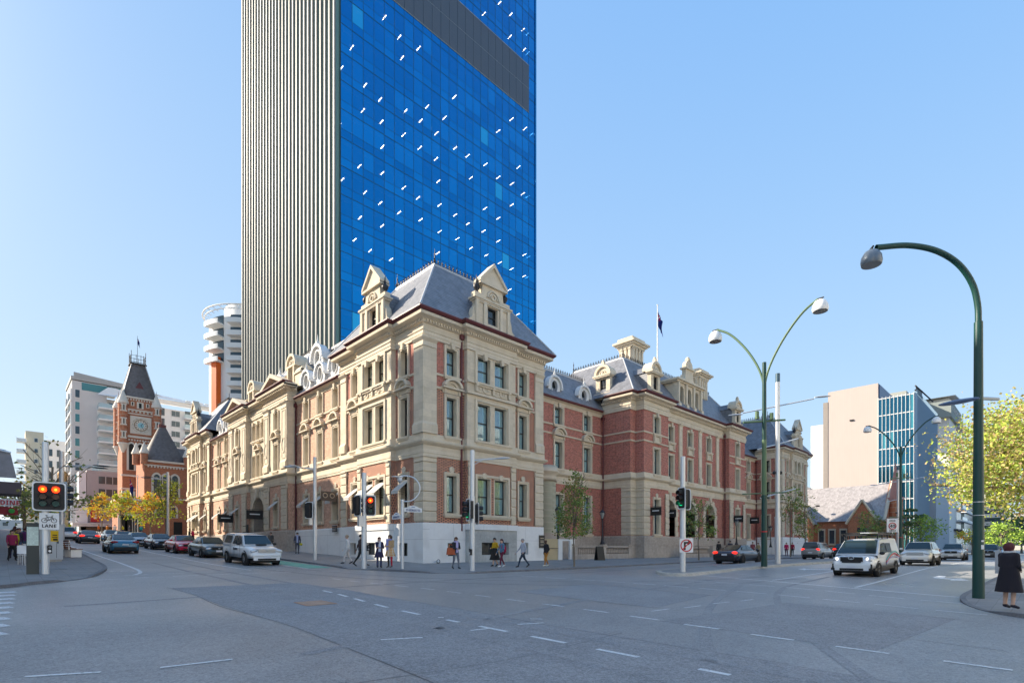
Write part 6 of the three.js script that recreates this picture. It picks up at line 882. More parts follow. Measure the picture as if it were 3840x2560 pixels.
function twinLamp(x, z, H, arm, label, mat, k = 1) {
  const S = thing('street_lamp', label, 'street lamp', [x, gh(x, z) + .12, z]);
  mesh('post', merge([cyl(.2 * k, .17 * k, H * .27, 0, 0, 0, 18), cyl(.15 * k, .13 * k, H * .53, 0, H * .27, 0, 18), cyl(.2 * k, .2 * k, .12, 0, H * .27, 0, 18)]), M.green, S); mesh('upper_post', cyl(.16 * k, .13 * k, H * .35, 0, H * .28, 0, 18), mat, S);
  for (const s of [-1, 1]) { const a = part('swan_neck', S); mesh('neck', tube([[0, H * .62, 0], [0, H * .74, s * .04 * arm], [0, H * .85, s * .3 * arm], [0, H * .95, s * .72 * arm], [0, H * .985, s * arm]], .075 * k, 30, 8), mat, a); }
  for (const s of [-1, 1]) bellHead(S, [0, H * .98, s * (arm + .12)], PI / 2, 1.05 * k, M.signWhite);
  mesh('cross_bar', merge([bar([-.9, H * .565, -.9], [.9, H * .575, .9], .06, 8), bar([-.2, H * .58, -.35], [-.2, H * .61, -.35], .12, 8), bar([.2, H * .575, .35], [.2, H * .6, .35], .12, 8), bar([-.8, H * .285, -1], [.8, H * .29, 1], .04, 6)]), M.greenOld, S); mesh('band', cyl(.2 * k, .2 * k, .07, 0, H * .135, 0, 18), M.red, S); return S;
}
twinLamp(14.5, 15.2, 15.6, 2.95, 'green twin swan neck lamp post on the median, tallest of the poles', M.greenOld, .9);
twinLamp(62, 14.2, 17.2, 3.4, 'distant green twin swan neck lamp post behind the white van', M.green, 1);
function mast(x, z, H, label, o = {}) { const S = thing('mast_light', label, 'mast light', [x, gh(x, z) + .12, z]); mesh('post', merge([cyl(.18, .18, H * .24, 0, 0, 0, 16), cyl(.14, .14, H * .72, 0, H * .24, 0, 16), cyl(.2, .2, .1, 0, H * .24, 0, 16)]), M.silver, S); mesh('cap', cyl(.145, .145, H * .045, 0, H * .955, 0, 16), std({ color: lin(.06, .12, .16), roughness: .4 }), S); for (const [y, L, hd] of [[.83, 2.6, 1], [.63, 1.5, 0], ...(o.low ? [[.37, 1.3, 0]] : [])]) { const a = part('cross_arm', S); mesh('bar', bar([-L * .35, H * y - .28, -L * .75], [L * .35, H * y + .28, L * .75], .045, 8), M.silver, a); if (hd) for (const s of [-1, 1]) mesh('head', new THREE.SphereGeometry(1, 12, 8).scale(.5, .06, .15).rotateY(-1.13).rotateX(0).translate(s * L * .42, H * y + s * .36, s * L * .92), M.silver, a); } mesh('camera', merge([sph(.12, .2, H * .48, .12, 8), sph(.12, -.2, H * .48, -.15, 8)]), M.iron, S); }
mast(18.5, 14.6, 12.8, 'white mast light with crossbars just right of the green twin lamp', { low: 1 }); mast(64, 13.6, 11.6, 'distant white mast light beside the farther twin lamp', {});
{ // bin, kerb post, speed sign, flag staff and lamps up the left street
  let x = 4.6, z = 27.4, S = thing('litter_bin', 'dark green litter bin on the right footpath beside the woman in black', 'bin', [x, gy(x, z), z], .4);
  mesh('body', bx(.62, 1.08, .55, 0, .04, 0), M.green, S); mesh('lid', bx(.78, .05, .68, 0, 1.14, 0), M.green, S); mesh('ashtray', bx(.32, .03, .3, -.5, 1.12, 0), std({ color: lin(.2, .13, .08), roughness: .6 }), S); for (const q of [-1, 1]) mesh('foot', bx(.08, .05, .5, q * .22, 0, 0), M.iron, S);
  x = 33; z = 20.6; S = thing('speed_sign', 'white end of forty area speed sign above the traffic on the right', 'sign', [56, gh(56, 14.4) + .12, 14.4], -PI / 3); mesh('post', cyl(.04, .04, 4.4, 0, 0, 0, 8), M.silver, S); mesh('plate', bx(1.15, 1.6, .03, 0, 2.9, 0), M.signWhite, S); mesh('ring', new THREE.TorusGeometry(.36, .05, 6, 24).translate(0, 3.62, .03), M.red, S); mesh('numerals', text('40', .36, .015).translate(0, 3.44, .02), M.black, S); mesh('lettering', merge([text('END', .22, .015).translate(0, 4.12, .02), text('AREA', .2, .015).translate(0, 2.98, .02)]), M.black, S);
  for (const [x, z, hgt, lbl] of [[-5.1, -44, 8.2, 'silver lamp post before the town hall on the left street'], [-16.2, -17, 6.6, 'lamp post rising out of the thin trees behind the left signal']]) { const S = thing('street_lamp', lbl, 'street lamp', [x, gy(x, z), z]); mesh('post', pole(hgt, .13, 2.4), M.silver, S); for (const q of [-.5, .5]) { const a = part('lamp_arm', S); mesh('arm', bar([0, hgt - .9, 0], [x < -10 ? 1.5 : -1.5, hgt - .75, q], .04, 6), M.silver, a); mesh('head', new THREE.SphereGeometry(1, 10, 6).scale(.5, .05, .16).translate(x < -10 ? 2 : -2, hgt - .74, q * 1.2), M.iron, a); } }
  S = thing('flagpole', 'thin white flagpole with limp dark flag before the clock tower hall', 'flagpole', [-5.2, gy(-5.2, -62), -62]); mesh('pole', merge([cyl(.07, .05, 9, 0, 0, 0, 8), bx(1.5, .06, .06, 0, 8.7, 0)]), M.silver, S); mesh('flag', flagGeo(1.2, 3.2), M.flag, S, TR(-.9, 8.4, 0, .3));
  for (const [x, z, t] of [[-15.9, -13.5, 1.7], [-16.1, -15.5, 1.2]]) { const b = thing('street_bench', z > -14 ? 'slatted timber bench at the kerb behind the grey cabinet' : 'second slatted bench further up the left footpath', 'bench', [x, gy(x, z), z], t); for (let k = 0; k < 5; k++) mesh('slat', bx(1.7, .04, .09, 0, .45, -.2 + k * .11), std({ color: lin(.3, .15, .09), roughness: .7 }), b); for (let k = 0; k < 4; k++) mesh('back_slat', bx(1.7, .09, .03, 0, .55 + k * .12, -.28 - k * .03), std({ color: lin(.3, .15, .09), roughness: .7 }), b); for (const s of [-.7, .7]) mesh('leg', merge([bx(.06, .45, .5, s, 0, 0), bx(.06, .55, .06, s, .45, -.33)]), M.silver, b); }
  // cafe chairs on the left footpath
  const mkChair = ([x, z, t], l) => { const c = thing('cafe_chair', l, 'chair', [x, gy(x, z), z], t, 'white cafe chairs on the left footpath'); mesh('seat', bx(.42, .03, .42, 0, .45, 0), M.signWhite, c); mesh('backrest', bx(.42, .38, .03, 0, .52, -.2), M.signWhite, c); for (const [a, b] of [[-1, -1], [1, -1], [-1, 1], [1, 1]]) mesh('leg', cyl(.015, .015, .45, a * .18, 0, b * .18, 6), M.silver, c); };
  mkChair([-18.0, -5.0, 3.4], 'white cafe chair nearest the left signal post'); mkChair([-18.2, -6, .4], 'white cafe chair second from the left signal post'); mkChair([-18.1, -7.4, 2], 'white cafe chair third from the left signal post'); mkChair([-17.9, -9.5, 1], 'white cafe chair farthest from the left signal post'); 
}
{ // hanging shop signs, plaques, wall lamps, balustrade and A-board along the building
  const hang = (x, y, z, turn, w, h, l, txt) => { const S = thing('hanging_sign', l, 'sign', [x, y, z], turn); mesh('board', bx(.07, h, w, 0, -h / 2, 0), M.black, S); mesh('bracket', bar([0, h / 2 + .08, -w / 2 - .1], [0, h / 2 + .08, w / 2], .02, 6), M.iron, S); for (const s of [-1, 1]) mesh('lettering', new THREE.BoxGeometry(.012, h * .12, w * .62).translate(s * .04, .05, 0), M.signWhite, S); };
  // boards stand out from the wall: long side along the wall normal
  for (const [z, l] of [[-26.4, 'black hanging sign left of the great arch pier'], [-35.6, 'black hanging sign farther up the west front']]) hang(-1.35, 4.3, z, PI / 2, 1.5, .85, l);
  const OO = thing('hanging_sign', 'square dark sign with two rings on the sunlit west wing', 'sign', [-.95, 5.05, -11.3], PI / 2); mesh('board', bx(.08, .72, 1.25, 0, -.36, 0), std({ color: lin(.06, .05, .045), roughness: .6 }), OO); mesh('rings', merge([-1, 1].flatMap((s) => [-.28, .28].map((q) => new THREE.TorusGeometry(.17, .03, 6, 18).rotateY(PI / 2).translate(s * .05, .05, q)))), std({ color: lin(.4, .34, .26), roughness: .6 }), OO); mesh('bracket', bar([0, 0, .6], [0, 0, -1.0 + 1.7], .03, 6), M.iron, OO);
  for (const [x, l] of [[26.0, 'black hanging sign on the quoined corner of the centre block'], [30.1, 'black hanging sign with a round emblem beside the first arch'], [45.0, 'black hanging sign right of the last arch'], [49.9, 'black hanging sign over the side entrance']]) hang(x, 4.6, x > 29 && x < 43 ? .3 : 1.0, 0, 1.15, .8, l);
  const pq = thing('wall_plaque', 'dark menu plaque on the white plinth at the right end of the corner pavilion', 'plaque', [10.75, 1.1, .19]); mesh('board', bx(.6, .95, .05, 0, 0, 0), std({ color: lin(.04, .035, .03), roughness: .5 }), pq); mesh('lettering', merge([.7, .5, .38, .2].map((y) => bx(.36, .05, .01, 0, y, .03))), std({ color: lin(.5, .42, .3), roughness: .6 }), pq);
  // wooden gate and white door frame beside it
  const gt = thing('timber_gate', 'pale timber gate panel and white frame beside the corner pavilion', 'gate', [12.6, .0, -.4]); mesh('panel', bx(1.9, 1.75, .08, -.3, .05, 0), std({ map: mottled([.5, .4, .24], .12, 4, 30, 256, .4), roughness: .8 }), gt); mesh('frame', merge([bx(.5, 1.8, .14, .95, .0, 0), bx(.14, 1.8, .14, 2.2, .0, 0), bx(.93, .14, .12, 1.665, 1.66, 0), bx(.93, .12, .12, 1.665, 0, 0), bx(.5, 1.8, .13, 2.53, 0, 0)]), M.white, gt); mesh('handrail', bar([-1.6, 1.05, .12], [.6, 1.05, .12], .025, 6), M.iron, gt);
  const ab = thing('sandwich_board', 'black sandwich board sign on the footpath by the balustrade', 'sign', [15.4, gy(15.4, 2.2), 2.2], -.25); for (const s of [-1, 1]) mesh('leaf', new THREE.BoxGeometry(.72, 1.15, .04).rotateX(-s * .2).translate(0, .57, s * .13), M.black, ab); mesh('lettering', merge([new THREE.TorusGeometry(.13, .02, 5, 16).scale(1.2, .8, 1).translate(0, .9, .0), bx(.4, .07, .01, 0, .55, 0), bx(.36, .06, .01, 0, .42, 0), bx(.16, .05, .01, 0, .25, 0)]).rotateX(-.2).translate(0, .03, .24), M.signWhite, ab); 
  // balustrade in front of the wing
  const bl = thing('balustrade', 'stone balustrade with turned balusters in front of the recessed wing', 'balustrade', [0, 0, -.45]); const stP = M.plinthStone;
  mesh('plinth', b2(15.2, 23.6, -.3, .55, -.2, .2), stP, bl); mesh('handrail', b2(15.2, 23.6, 1.12, 1.28, -.22, .22), stP, bl); for (const x of [15.3, 19.4, 23.5]) mesh('pier', merge([bx(.5, 1.5, .5, x, -.3, 0), bx(.6, .12, .6, x, 1.28, 0)]), stP, bl); const bg = lathe([[.001, 0], [.07, 0], [.06, .08], [.1, .2], [.06, .36], [.05, .5], [.07, .57], [.001, .57]], 8); for (let k = 0; k < 30; k++) { const x = 15.8 + k * .257; if (Math.abs(x - 19.4) > .36) mesh('baluster', bg, stP, bl, T(x, .55, 0)); }
  const br = thing('balustrade', 'lower balustrade and steps before the arched entrances', 'balustrade', [0, 0, 1.6]); mesh('plinth', b2(30, 35.6, -.3, .5, -.2, .2), stP, br); mesh('handrail', b2(30, 35.6, 1.05, 1.2, -.2, .2), stP, br); for (let k = 0; k < 18; k++) mesh('baluster', bg, stP, br, T(30.5 + k * .28, .5, 0)); for (let k = 0; k < 5; k++) mesh('step', b2(37, 41, -.3, .15 + k * .16, -2 + 0, -.2 - k * .3), stP, br); mesh('end_wall', merge([b2(36.2, 37, -.3, 1.3, -1.8, .3), b2(41, 43.6, -.3, 1.4, -1.8, .3)]), stP, br);
  for (const [x, z, y, l] of [[13.9, -.9, 1.4, 'black lantern post behind the thin tree'], [19.4, -.45, 1.4, 'black lantern post on the balustrade pier'], [43.0, 1.6, 1.4, 'black lantern post left of the black car'], [61, -1, 1.2, 'black lantern post by the side entrance']]) { const L = thing('lantern_post', l, 'lantern', [x, y, z]); mesh('post', lathe([[.001, 0], [.24, 0], [.2, .12], [.12, .3], [.06, .9], [.045, 2.3], [.001, 2.3]], 10), M.iron, L); mesh('lantern', merge([cyl(.1, .24, .5, 0, 2.3, 0, 6)]), std({ color: lin(.35, .36, .34), roughness: .2 }), L); mesh('cap', merge([cyl(.3, .08, .28, 0, 2.8, 0, 6), cyl(.03, .005, .25, 0, 3.08, 0, 6), ...[0, 1, 2, 3, 4, 5].map((k) => bar([Math.sin(k * PI / 3) * .1, 2.3, Math.cos(k * PI / 3) * .1], [Math.sin(k * PI / 3) * .25, 2.8, Math.cos(k * PI / 3) * .25], .015, 4))]), M.iron, L); }
  const ws = thing('wall_lamp', 'small round white uplight at the foot of the corner plinth', 'light', [.75, gy(.75, .4), .45]); mesh('bowl', sph(.13, 0, .14, 0, 12), M.signWhite, ws); mesh('ring', new THREE.TorusGeometry(.12, .02, 6, 16).translate(0, .14, .08), M.iron, ws);
  const vg = thing('wall_vent', 'dark louvre vent on the sunlit plinth', 'vent', [-.02, 2.35, -12.1], -PI / 2); for (let k = 0; k < 4; k++) mesh('slat', bx(.75, .09, .06, 0, k * .13, .06), M.iron, vg); mesh('frame', merge([bx(.85, .04, .08, 0, -.05, .04), bx(.85, .04, .08, 0, .5, .04)]), M.silver, vg);
}
// canvas awnings over the west front's ground floor
{
  const W = [[-2.17, .82, 0, 'nearest the corner, catching the sun'], [-4.72, 1.1, .35, 'right one of the sunlit pair'], [-6.28, 1.1, .35, 'left one of the sunlit pair'], [-8.83, .82, 0, 'just left of the sunlit pair'], [-12.5, .86, -.25, 'on the wing, nearest the corner pavilion'], [-15.35, .86, -.25, 'in the middle of the near wing'], [-18.1, .86, -.25, 'at the shaded end of the near wing'], [-23.1, .9, .5, 'right of the great arch'], [-34.3, .9, .5, 'left of the great arch'], [-38.4, .86, -.25, 'first beyond the arch bays'], [-41, .86, -.25, 'second beyond the arch bays'], [-43.85, .86, -.25, 'third beyond the arch bays'], [-48.8, .8, 0, 'on the right of the far end pavilion'], [-51.4, 1.1, .35, 'right one of the far pair'], [-53, 1.1, .35, 'left one of the far pair']];
  for (const [u, w, n, l] of W) awning(LF, u, 5.55, w, n - .2, 'grey canvas window awning ' + l);
}

{ // signs and canopy edges at the extreme left of the street
  const S = thing('restaurant_sign', 'white sign band with red lettering over a red box at the left edge', 'sign', [-18.75, 0, -28]);
  mesh('band', bx(2.6, .55, .2, -.4, 4.25, 0), M.signWhite, S); mesh('lettering', text('N TO DINE', .34, .03).translate(-.35, 4.36, .1), M.red, S); mesh('red_box', bx(2.4, .6, .2, -.5, 3.6, 0), std({ color: lin(.3, .01, .02), roughness: .5 }), S); mesh('green_disc', cyl(.18, .18, .05, 0, 0, 0, 14).rotateX(PI / 2).translate(.35, 3.9, .12), std({ color: lin(.05, .4, .05), roughness: .5 }), S); mesh('canopy', bx(3.4, .9, 3, -.8, 5.2, -1.4), std({ color: lin(.13, .11, .12), roughness: .8 }), S); mesh('bracket', merge([bx(.1, 2.6, .1, -1.2, 3.2, -.2)]), M.iron, S);
  const R = thing('canopy_edge', 'grey sloping canopy corner high at the left edge', 'canopy', [-19.05, 0, -5]); mesh('fascia', poly([[-1, 5.6, 0], [.35, 5.3, 0], [.55, 4.2, 0], [-1, 4.2, 0], [-1, 5.9, -2], [.2, 5.7, -2]], [[0, 3, 2, 1], [0, 1, 5, 4]]), std({ map: mottled([.2, .2, .22], .2, 6, 40, 128, 1), roughness: .8 }), R); mesh('capping', bar([-1, 5.62, .02], [.36, 5.32, .02], .05, 6), M.silver, R); mesh('strut', bar([-.9, 4.3, -.5], [-3.7, 4.1, -1.5], .08, 6), M.iron, R);
}
// ---------- vehicles: length along x (front = +x), origin on the ground ----------
const rubber = std({ color: lin(.012, .012, .012), roughness: .9 }), alloy = std({ color: lin(.45, .46, .47), roughness: .35, metalness: .7 }), trimBlk = std({ color: lin(.014, .014, .015), roughness: .6 }), carGlass = new THREE.MeshPhysicalMaterial({ color: lin(.02, .034, .038), roughness: .05, metalness: .0, ior: 1.55 }), headL = new THREE.MeshPhysicalMaterial({ color: lin(.62, .64, .66), roughness: .12, metalness: .35 }), tailL = std({ color: lin(.32, .012, .012), roughness: .2 }), tailOn = new THREE.MeshStandardMaterial({ color: lin(.3, .01, .01), emissive: lin(1, .02, .01), emissiveIntensity: 1.6 }), plateM = std({ color: lin(.62, .64, .68), roughness: .4 });
const paints = {}; const paint = (k, c, m = .35, r = .28) => paints[k] || (paints[k] = new THREE.MeshPhysicalMaterial({ color: lin(...c), roughness: r + .15, metalness: m, clearcoat: 1, clearcoatRoughness: .06 }));
const interp = (tab, x) => { for (let i = 1; i < tab.length; i++) if (x <= tab[i][0]) { const [a, b] = tab[i - 1], [c, d] = tab[i], t = clamp((x - a) / (c - a || 1)), s = t * t * (3 - 2 * t); return b + (d - b) * (.5 * t + .5 * s); } return tab[tab.length - 1][1]; };
function lowerBody(o) { // smooth loft of rounded cross sections
  const N = 46, R = 15, pos = [], idx = [], L = o.L, h = o.L / 2;
  for (let i = 0; i <= N; i++) {
    const u = i / N, x = -h + L * u, ex = Math.min(u, 1 - u) * L, rnd_ = Math.sqrt(clamp(1 - Math.pow(1 - clamp(ex / .42), 2.2)));
    const w = o.W / 2 * (.86 + .14 * rnd_) * interp(o.plan || [[-h, .97], [-h + .5, 1], [h - 1, 1], [h, .93]], x), top = interp(o.deck, x), y0 = o.sill + (1 - rnd_) * .12, tp = top - (1 - rnd_) * .16;
    for (let k = 0; k < R; k++) { const t = k / (R - 1); let z, y; // from left sill over the top to right sill
      const a = t * PI, c = Math.cos(a), s = Math.sin(a), pw = .3; z = Math.sign(c) * Math.pow(Math.abs(c), pw) * w; y = y0 + (tp - y0) * Math.pow(s, .42); const bulge = 1 - .06 * Math.pow(Math.abs((y - y0) / (tp - y0) - .45) * 1.8, 2); z *= bulge; pos.push(x, y, z); }
  }
  for (let i = 0; i < N; i++) for (let k = 0; k < R - 1; k++) { const a = i * R + k, b = a + R; idx.push(a, a + 1, b, a + 1, b + 1, b); }
  for (const e of [0, N]) { const b = e * R; for (let k = 1; k < R - 1; k++) e ? idx.push(b, b + k, b + k + 1) : idx.push(b, b + k + 1, b + k); }
  for (let i = 0; i < N; i++) { const a = i * R, b = a + R - 1, c = a + R, d = c + R - 1; idx.push(a, c, b, b, c, d); }
  const g = new THREE.BufferGeometry(); g.setAttribute('position', new THREE.Float32BufferAttribute(pos, 3)); g.setIndex(idx); g.computeVertexNormals(); return g;
}
// upper shell: ring points (x, y, halfWidth) down the centre profile
function upper(o) {
  const P = o.roof, N = 26, pts = []; // P: [x,y] belt-front, roof-front, roof-rear, belt-rear
  const crv = new THREE.CatmullRomCurve3(P.map((p) => V(p[0], p[1], 0)), false, 'catmullrom', .12).getPoints(N * 2); const yb = Math.min(P[0][1], P[P.length - 1][1]) - .05, yr = Math.max(...P.map((p) => p[1])), wb = o.wb, wr = o.wr, hw = (y) => wb + (wr - wb) * clamp((y - yb) / (yr - yb));
  const pos = [], idx = [], K = 9; for (const p of crv) { const w = hw(p.y); for (let k = 0; k < K; k++) { const t = k / (K - 1) * 2 - 1, e = Math.pow(Math.abs(t), 5); pos.push(p.x, p.y - e * .05 + .004 * (1 - t * t), t * w * .985); } }
  for (let i = 0; i < crv.length - 1; i++) for (let k = 0; k < K - 1; k++) { const a = i * K + k, b = a + K; idx.push(a, a + 1, b, a + 1, b + 1, b); }
  const g = new THREE.BufferGeometry(); g.setAttribute('position', new THREE.Float32BufferAttribute(pos, 3)); g.setIndex(idx); g.computeVertexNormals();
  const sides = []; for (const s of [-1, 1]) { const sp = []; for (let i = 0; i < crv.length - 1; i++) { const a = crv[i], b = crv[i + 1], A = [a.x, a.y - .05, s * hw(a.y) * .985], B = [b.x, b.y - .05, s * hw(b.y) * .985], C = [b.x, yb - .1, s * wb], D = [a.x, yb - .1, s * wb]; s > 0 ? sp.push(...A, ...B, ...C, ...A, ...C, ...D) : sp.push(...A, ...C, ...B, ...A, ...D, ...C); } const q = new THREE.BufferGeometry(); q.setAttribute('position', new THREE.Float32BufferAttribute(sp, 3)); q.computeVertexNormals(); sides.push(q); }
  return { crv, geo: merge([g, ...sides]), side: (x, y, s, e = .012) => [x, y, s * (wb + (wr - wb) * clamp((y - yb) / (yr - yb)) + e)], hw, yb, yr };
}
function glassQuad(pts) { return poly(pts, [pts.map((_, i) => i)]); }
const tyreG = lathe([[.19, -.1], [.28, -.11], [.315, -.09], [.33, -.05], [.33, .05], [.315, .09], [.28, .11], [.19, .1]], 24).rotateX(PI / 2), rimG = merge([lathe([[.001, .055], [.05, .06], [.06, .03], [.17, .045], [.2, .09], [.21, -.08]], 20).rotateX(PI / 2), ...[...Array(7)].map((_, i) => new THREE.BoxGeometry(.035, .15, .03).translate(0, .11, .06).rotateZ(i * 2 * PI / 7))]);
function vehicle(name, label, cat, x, z, turn, o) {
  const v = thing(name, label, cat, [x, gh(x, z), z], turn, o.group), P = o.paint, h = o.L / 2; v.rotation.order = 'YXZ';
  const dx = Math.cos(turn), dz = -Math.sin(turn), sl = (gh(x + dx * 1.5, z + dz * 1.5) - gh(x - dx * 1.5, z - dz * 1.5)) / 3; v.rotation.z = Math.atan(sl);
  mesh('body', lowerBody(o), P, v);
  const U = upper(o), up = mesh('cabin', U.geo, o.cabinPaint || P, v), R = o.roof, n = R.length, lerp = (a, b, t) => a + (b - a) * t;
  // windscreen and rear glass as slightly proud panes
  const scr = (rear) => { const c = rear ? [...U.crv].reverse() : U.crv, m = Math.floor((c.length - 1) / (n - 1)), i0 = Math.max(1, Math.round(m * .1)), i1 = Math.round(m * .9), pos = []; const P3 = (i, s) => { const a = c[i - 1], b = c[i + 1]; let nx = b.y - a.y, ny = -(b.x - a.x); const l = Math.hypot(nx, ny) * (ny < 0 ? -1 : 1); return [c[i].x + nx / l * .02, c[i].y + ny / l * .02, s * (U.hw(c[i].y) - .07)]; }; for (let i = i0; i < i1; i++) { const A = P3(i, -1), B = P3(i + 1, -1), C = P3(i + 1, 1), D = P3(i, 1); rear ? pos.push(...A, ...C, ...B, ...A, ...D, ...C) : pos.push(...A, ...B, ...C, ...A, ...C, ...D); } const g = new THREE.BufferGeometry(); g.setAttribute('position', new THREE.Float32BufferAttribute(pos, 3)); g.computeVertexNormals(); return uvm(g); };
  mesh('windscreen', scr(false), carGlass, v); if (!o.noRear) mesh('rear_window', scr(true), carGlass, v);
  for (const w of o.win) for (const s of [-1, 1]) mesh('side_window', glassQuad((s > 0 ? w : [...w].reverse()).map(([a, b]) => U.side(a, b, s))), carGlass, v);
  const ax = o.axles, tr = o.W / 2 - .098, rw = o.rw || 1;
  for (const a of ax) for (const s of [-1, 1]) { const w = part('wheel', v, TR(a, .325 * rw, s * tr, s > 0 ? 0 : PI)); w.scale.multiplyScalar(rw); mesh('tyre', tyreG, rubber, w); mesh('rim', rimG, o.rim || alloy, w); mesh('wheel_arch', lathe([[.335 * rw, -.1], [.4 * rw, -.1], [.4 * rw, .1], [.335 * rw, .1]], 26).rotateX(PI / 2).translate(a, .345 * rw, s * (o.W / 2 - .112)), trimBlk, v); mesh('wheel_well', cyl(.36 * rw, .36 * rw, .03, 0, 0, 0, 20).rotateX(PI / 2).translate(a, .345 * rw, s * (o.W / 2 - .06)), trimBlk, v); }
  const fy = o.fy || .66, hw = o.W / 2;
  for (const s of [-1, 1]) { mesh('headlight', sph(1, 0, 0, 0, 12).scale(.12, o.hl ? o.hl[1] * .85 : .075, o.hl ? o.hl[0] : .22).rotateX(s * .16).rotateY(s * .42).translate(h - (o.hlx || .15), fy, s * (hw - .3)), headL, v); mesh('taillight', sph(1, 0, 0, 0, 10).scale(.09, o.tl || .1, o.tlw || .2).translate(-h + .1, o.ty || .85, s * (hw - .26)), o.brake ? tailOn : tailL, v); mesh('mirror', sph(1, 0, 0, 0, 8).scale(.07, .08, .12).translate(R[0][0] - .35, R[0][1] + .06, s * (hw + .06)), o.mirror || P, v); mesh('fog_lamp', sph(1, 0, 0, 0, 8).scale(.04, .05, .1).translate(h - .06, .36, s * (hw - .35)), trimBlk, v); }
  mesh('grille', merge([...[...Array(3)].map((_, i) => bx(.06, .04, hw * 1.0, h - .02, fy - .09 + i * .06, 0)), bx(.05, .2, hw * .98, h - .05, fy - .1, 0)]), o.grille || trimBlk, v); mesh('badge', sph(1, 0, 0, 0, 8).scale(.03, .04, .07).translate(h + .0, fy + .02, 0), alloy, v);
  mesh('front_bumper', bx(.12, .2, hw * 1.5, h - .05, .3, 0), o.fbump || P, v); mesh('air_intake', bx(.05, .1, hw * 1.05, h + .0, .31, 0), trimBlk, v); mesh('rear_bumper', bx(.14, .2, hw * 1.5, -h + .05, .3, 0), o.bump || trimBlk, v);
  mesh('number_plate', bx(.02, .12, .38, h + .02, .42, 0), plateM, v); mesh('number_plate', bx(.02, .12, .38, -h - .015, o.py || .62, 0), plateM, v); mesh('underbody', bx(o.L * .86, .16, o.W * .8, 0, .16, 0), trimBlk, v);
  return v;
}
const sedan = (c, k, ex = {}) => ({ L: 4.75, W: 1.82, sill: .24, deck: [[-2.4, .93], [-1.75, 1.02], [-1.2, 1.0], [1.0, .98], [2.0, .84], [2.4, .68]], roof: [[1.15, .97], [.25, 1.4], [-.75, 1.42], [-1.75, 1.02]], wb: .78, wr: .58, win: [[[.82, 1.02], [.22, 1.36], [-.18, 1.37], [-.2, 1.02]], [[-.26, 1.02], [-.24, 1.37], [-.72, 1.36], [-1.2, 1.04]]], axles: [1.4, -1.38], fy: .64, ty: .86, paint: paint(k, c), ...ex });
const suv = (c, k, ex = {}) => ({ L: 4.5, W: 1.85, sill: .3, deck: [[-2.25, 1.1], [-1.6, 1.1], [1.0, 1.08], [1.9, .98], [2.25, .8]], roof: [[1.15, 1.06], [.45, 1.6], [-1.5, 1.64], [-2.1, 1.1]], wb: .82, wr: .62, win: [[[.85, 1.12], [.4, 1.53], [-.1, 1.55], [-.12, 1.12]], [[-.2, 1.12], [-.18, 1.55], [-1.0, 1.56], [-1.05, 1.12]], [[-1.15, 1.12], [-1.12, 1.55], [-1.5, 1.54], [-1.85, 1.15]]], axles: [1.35, -1.3], fy: .8, ty: 1.0, rw: 1.08, hl: [.24, .1], paint: paint(k, c), ...ex });
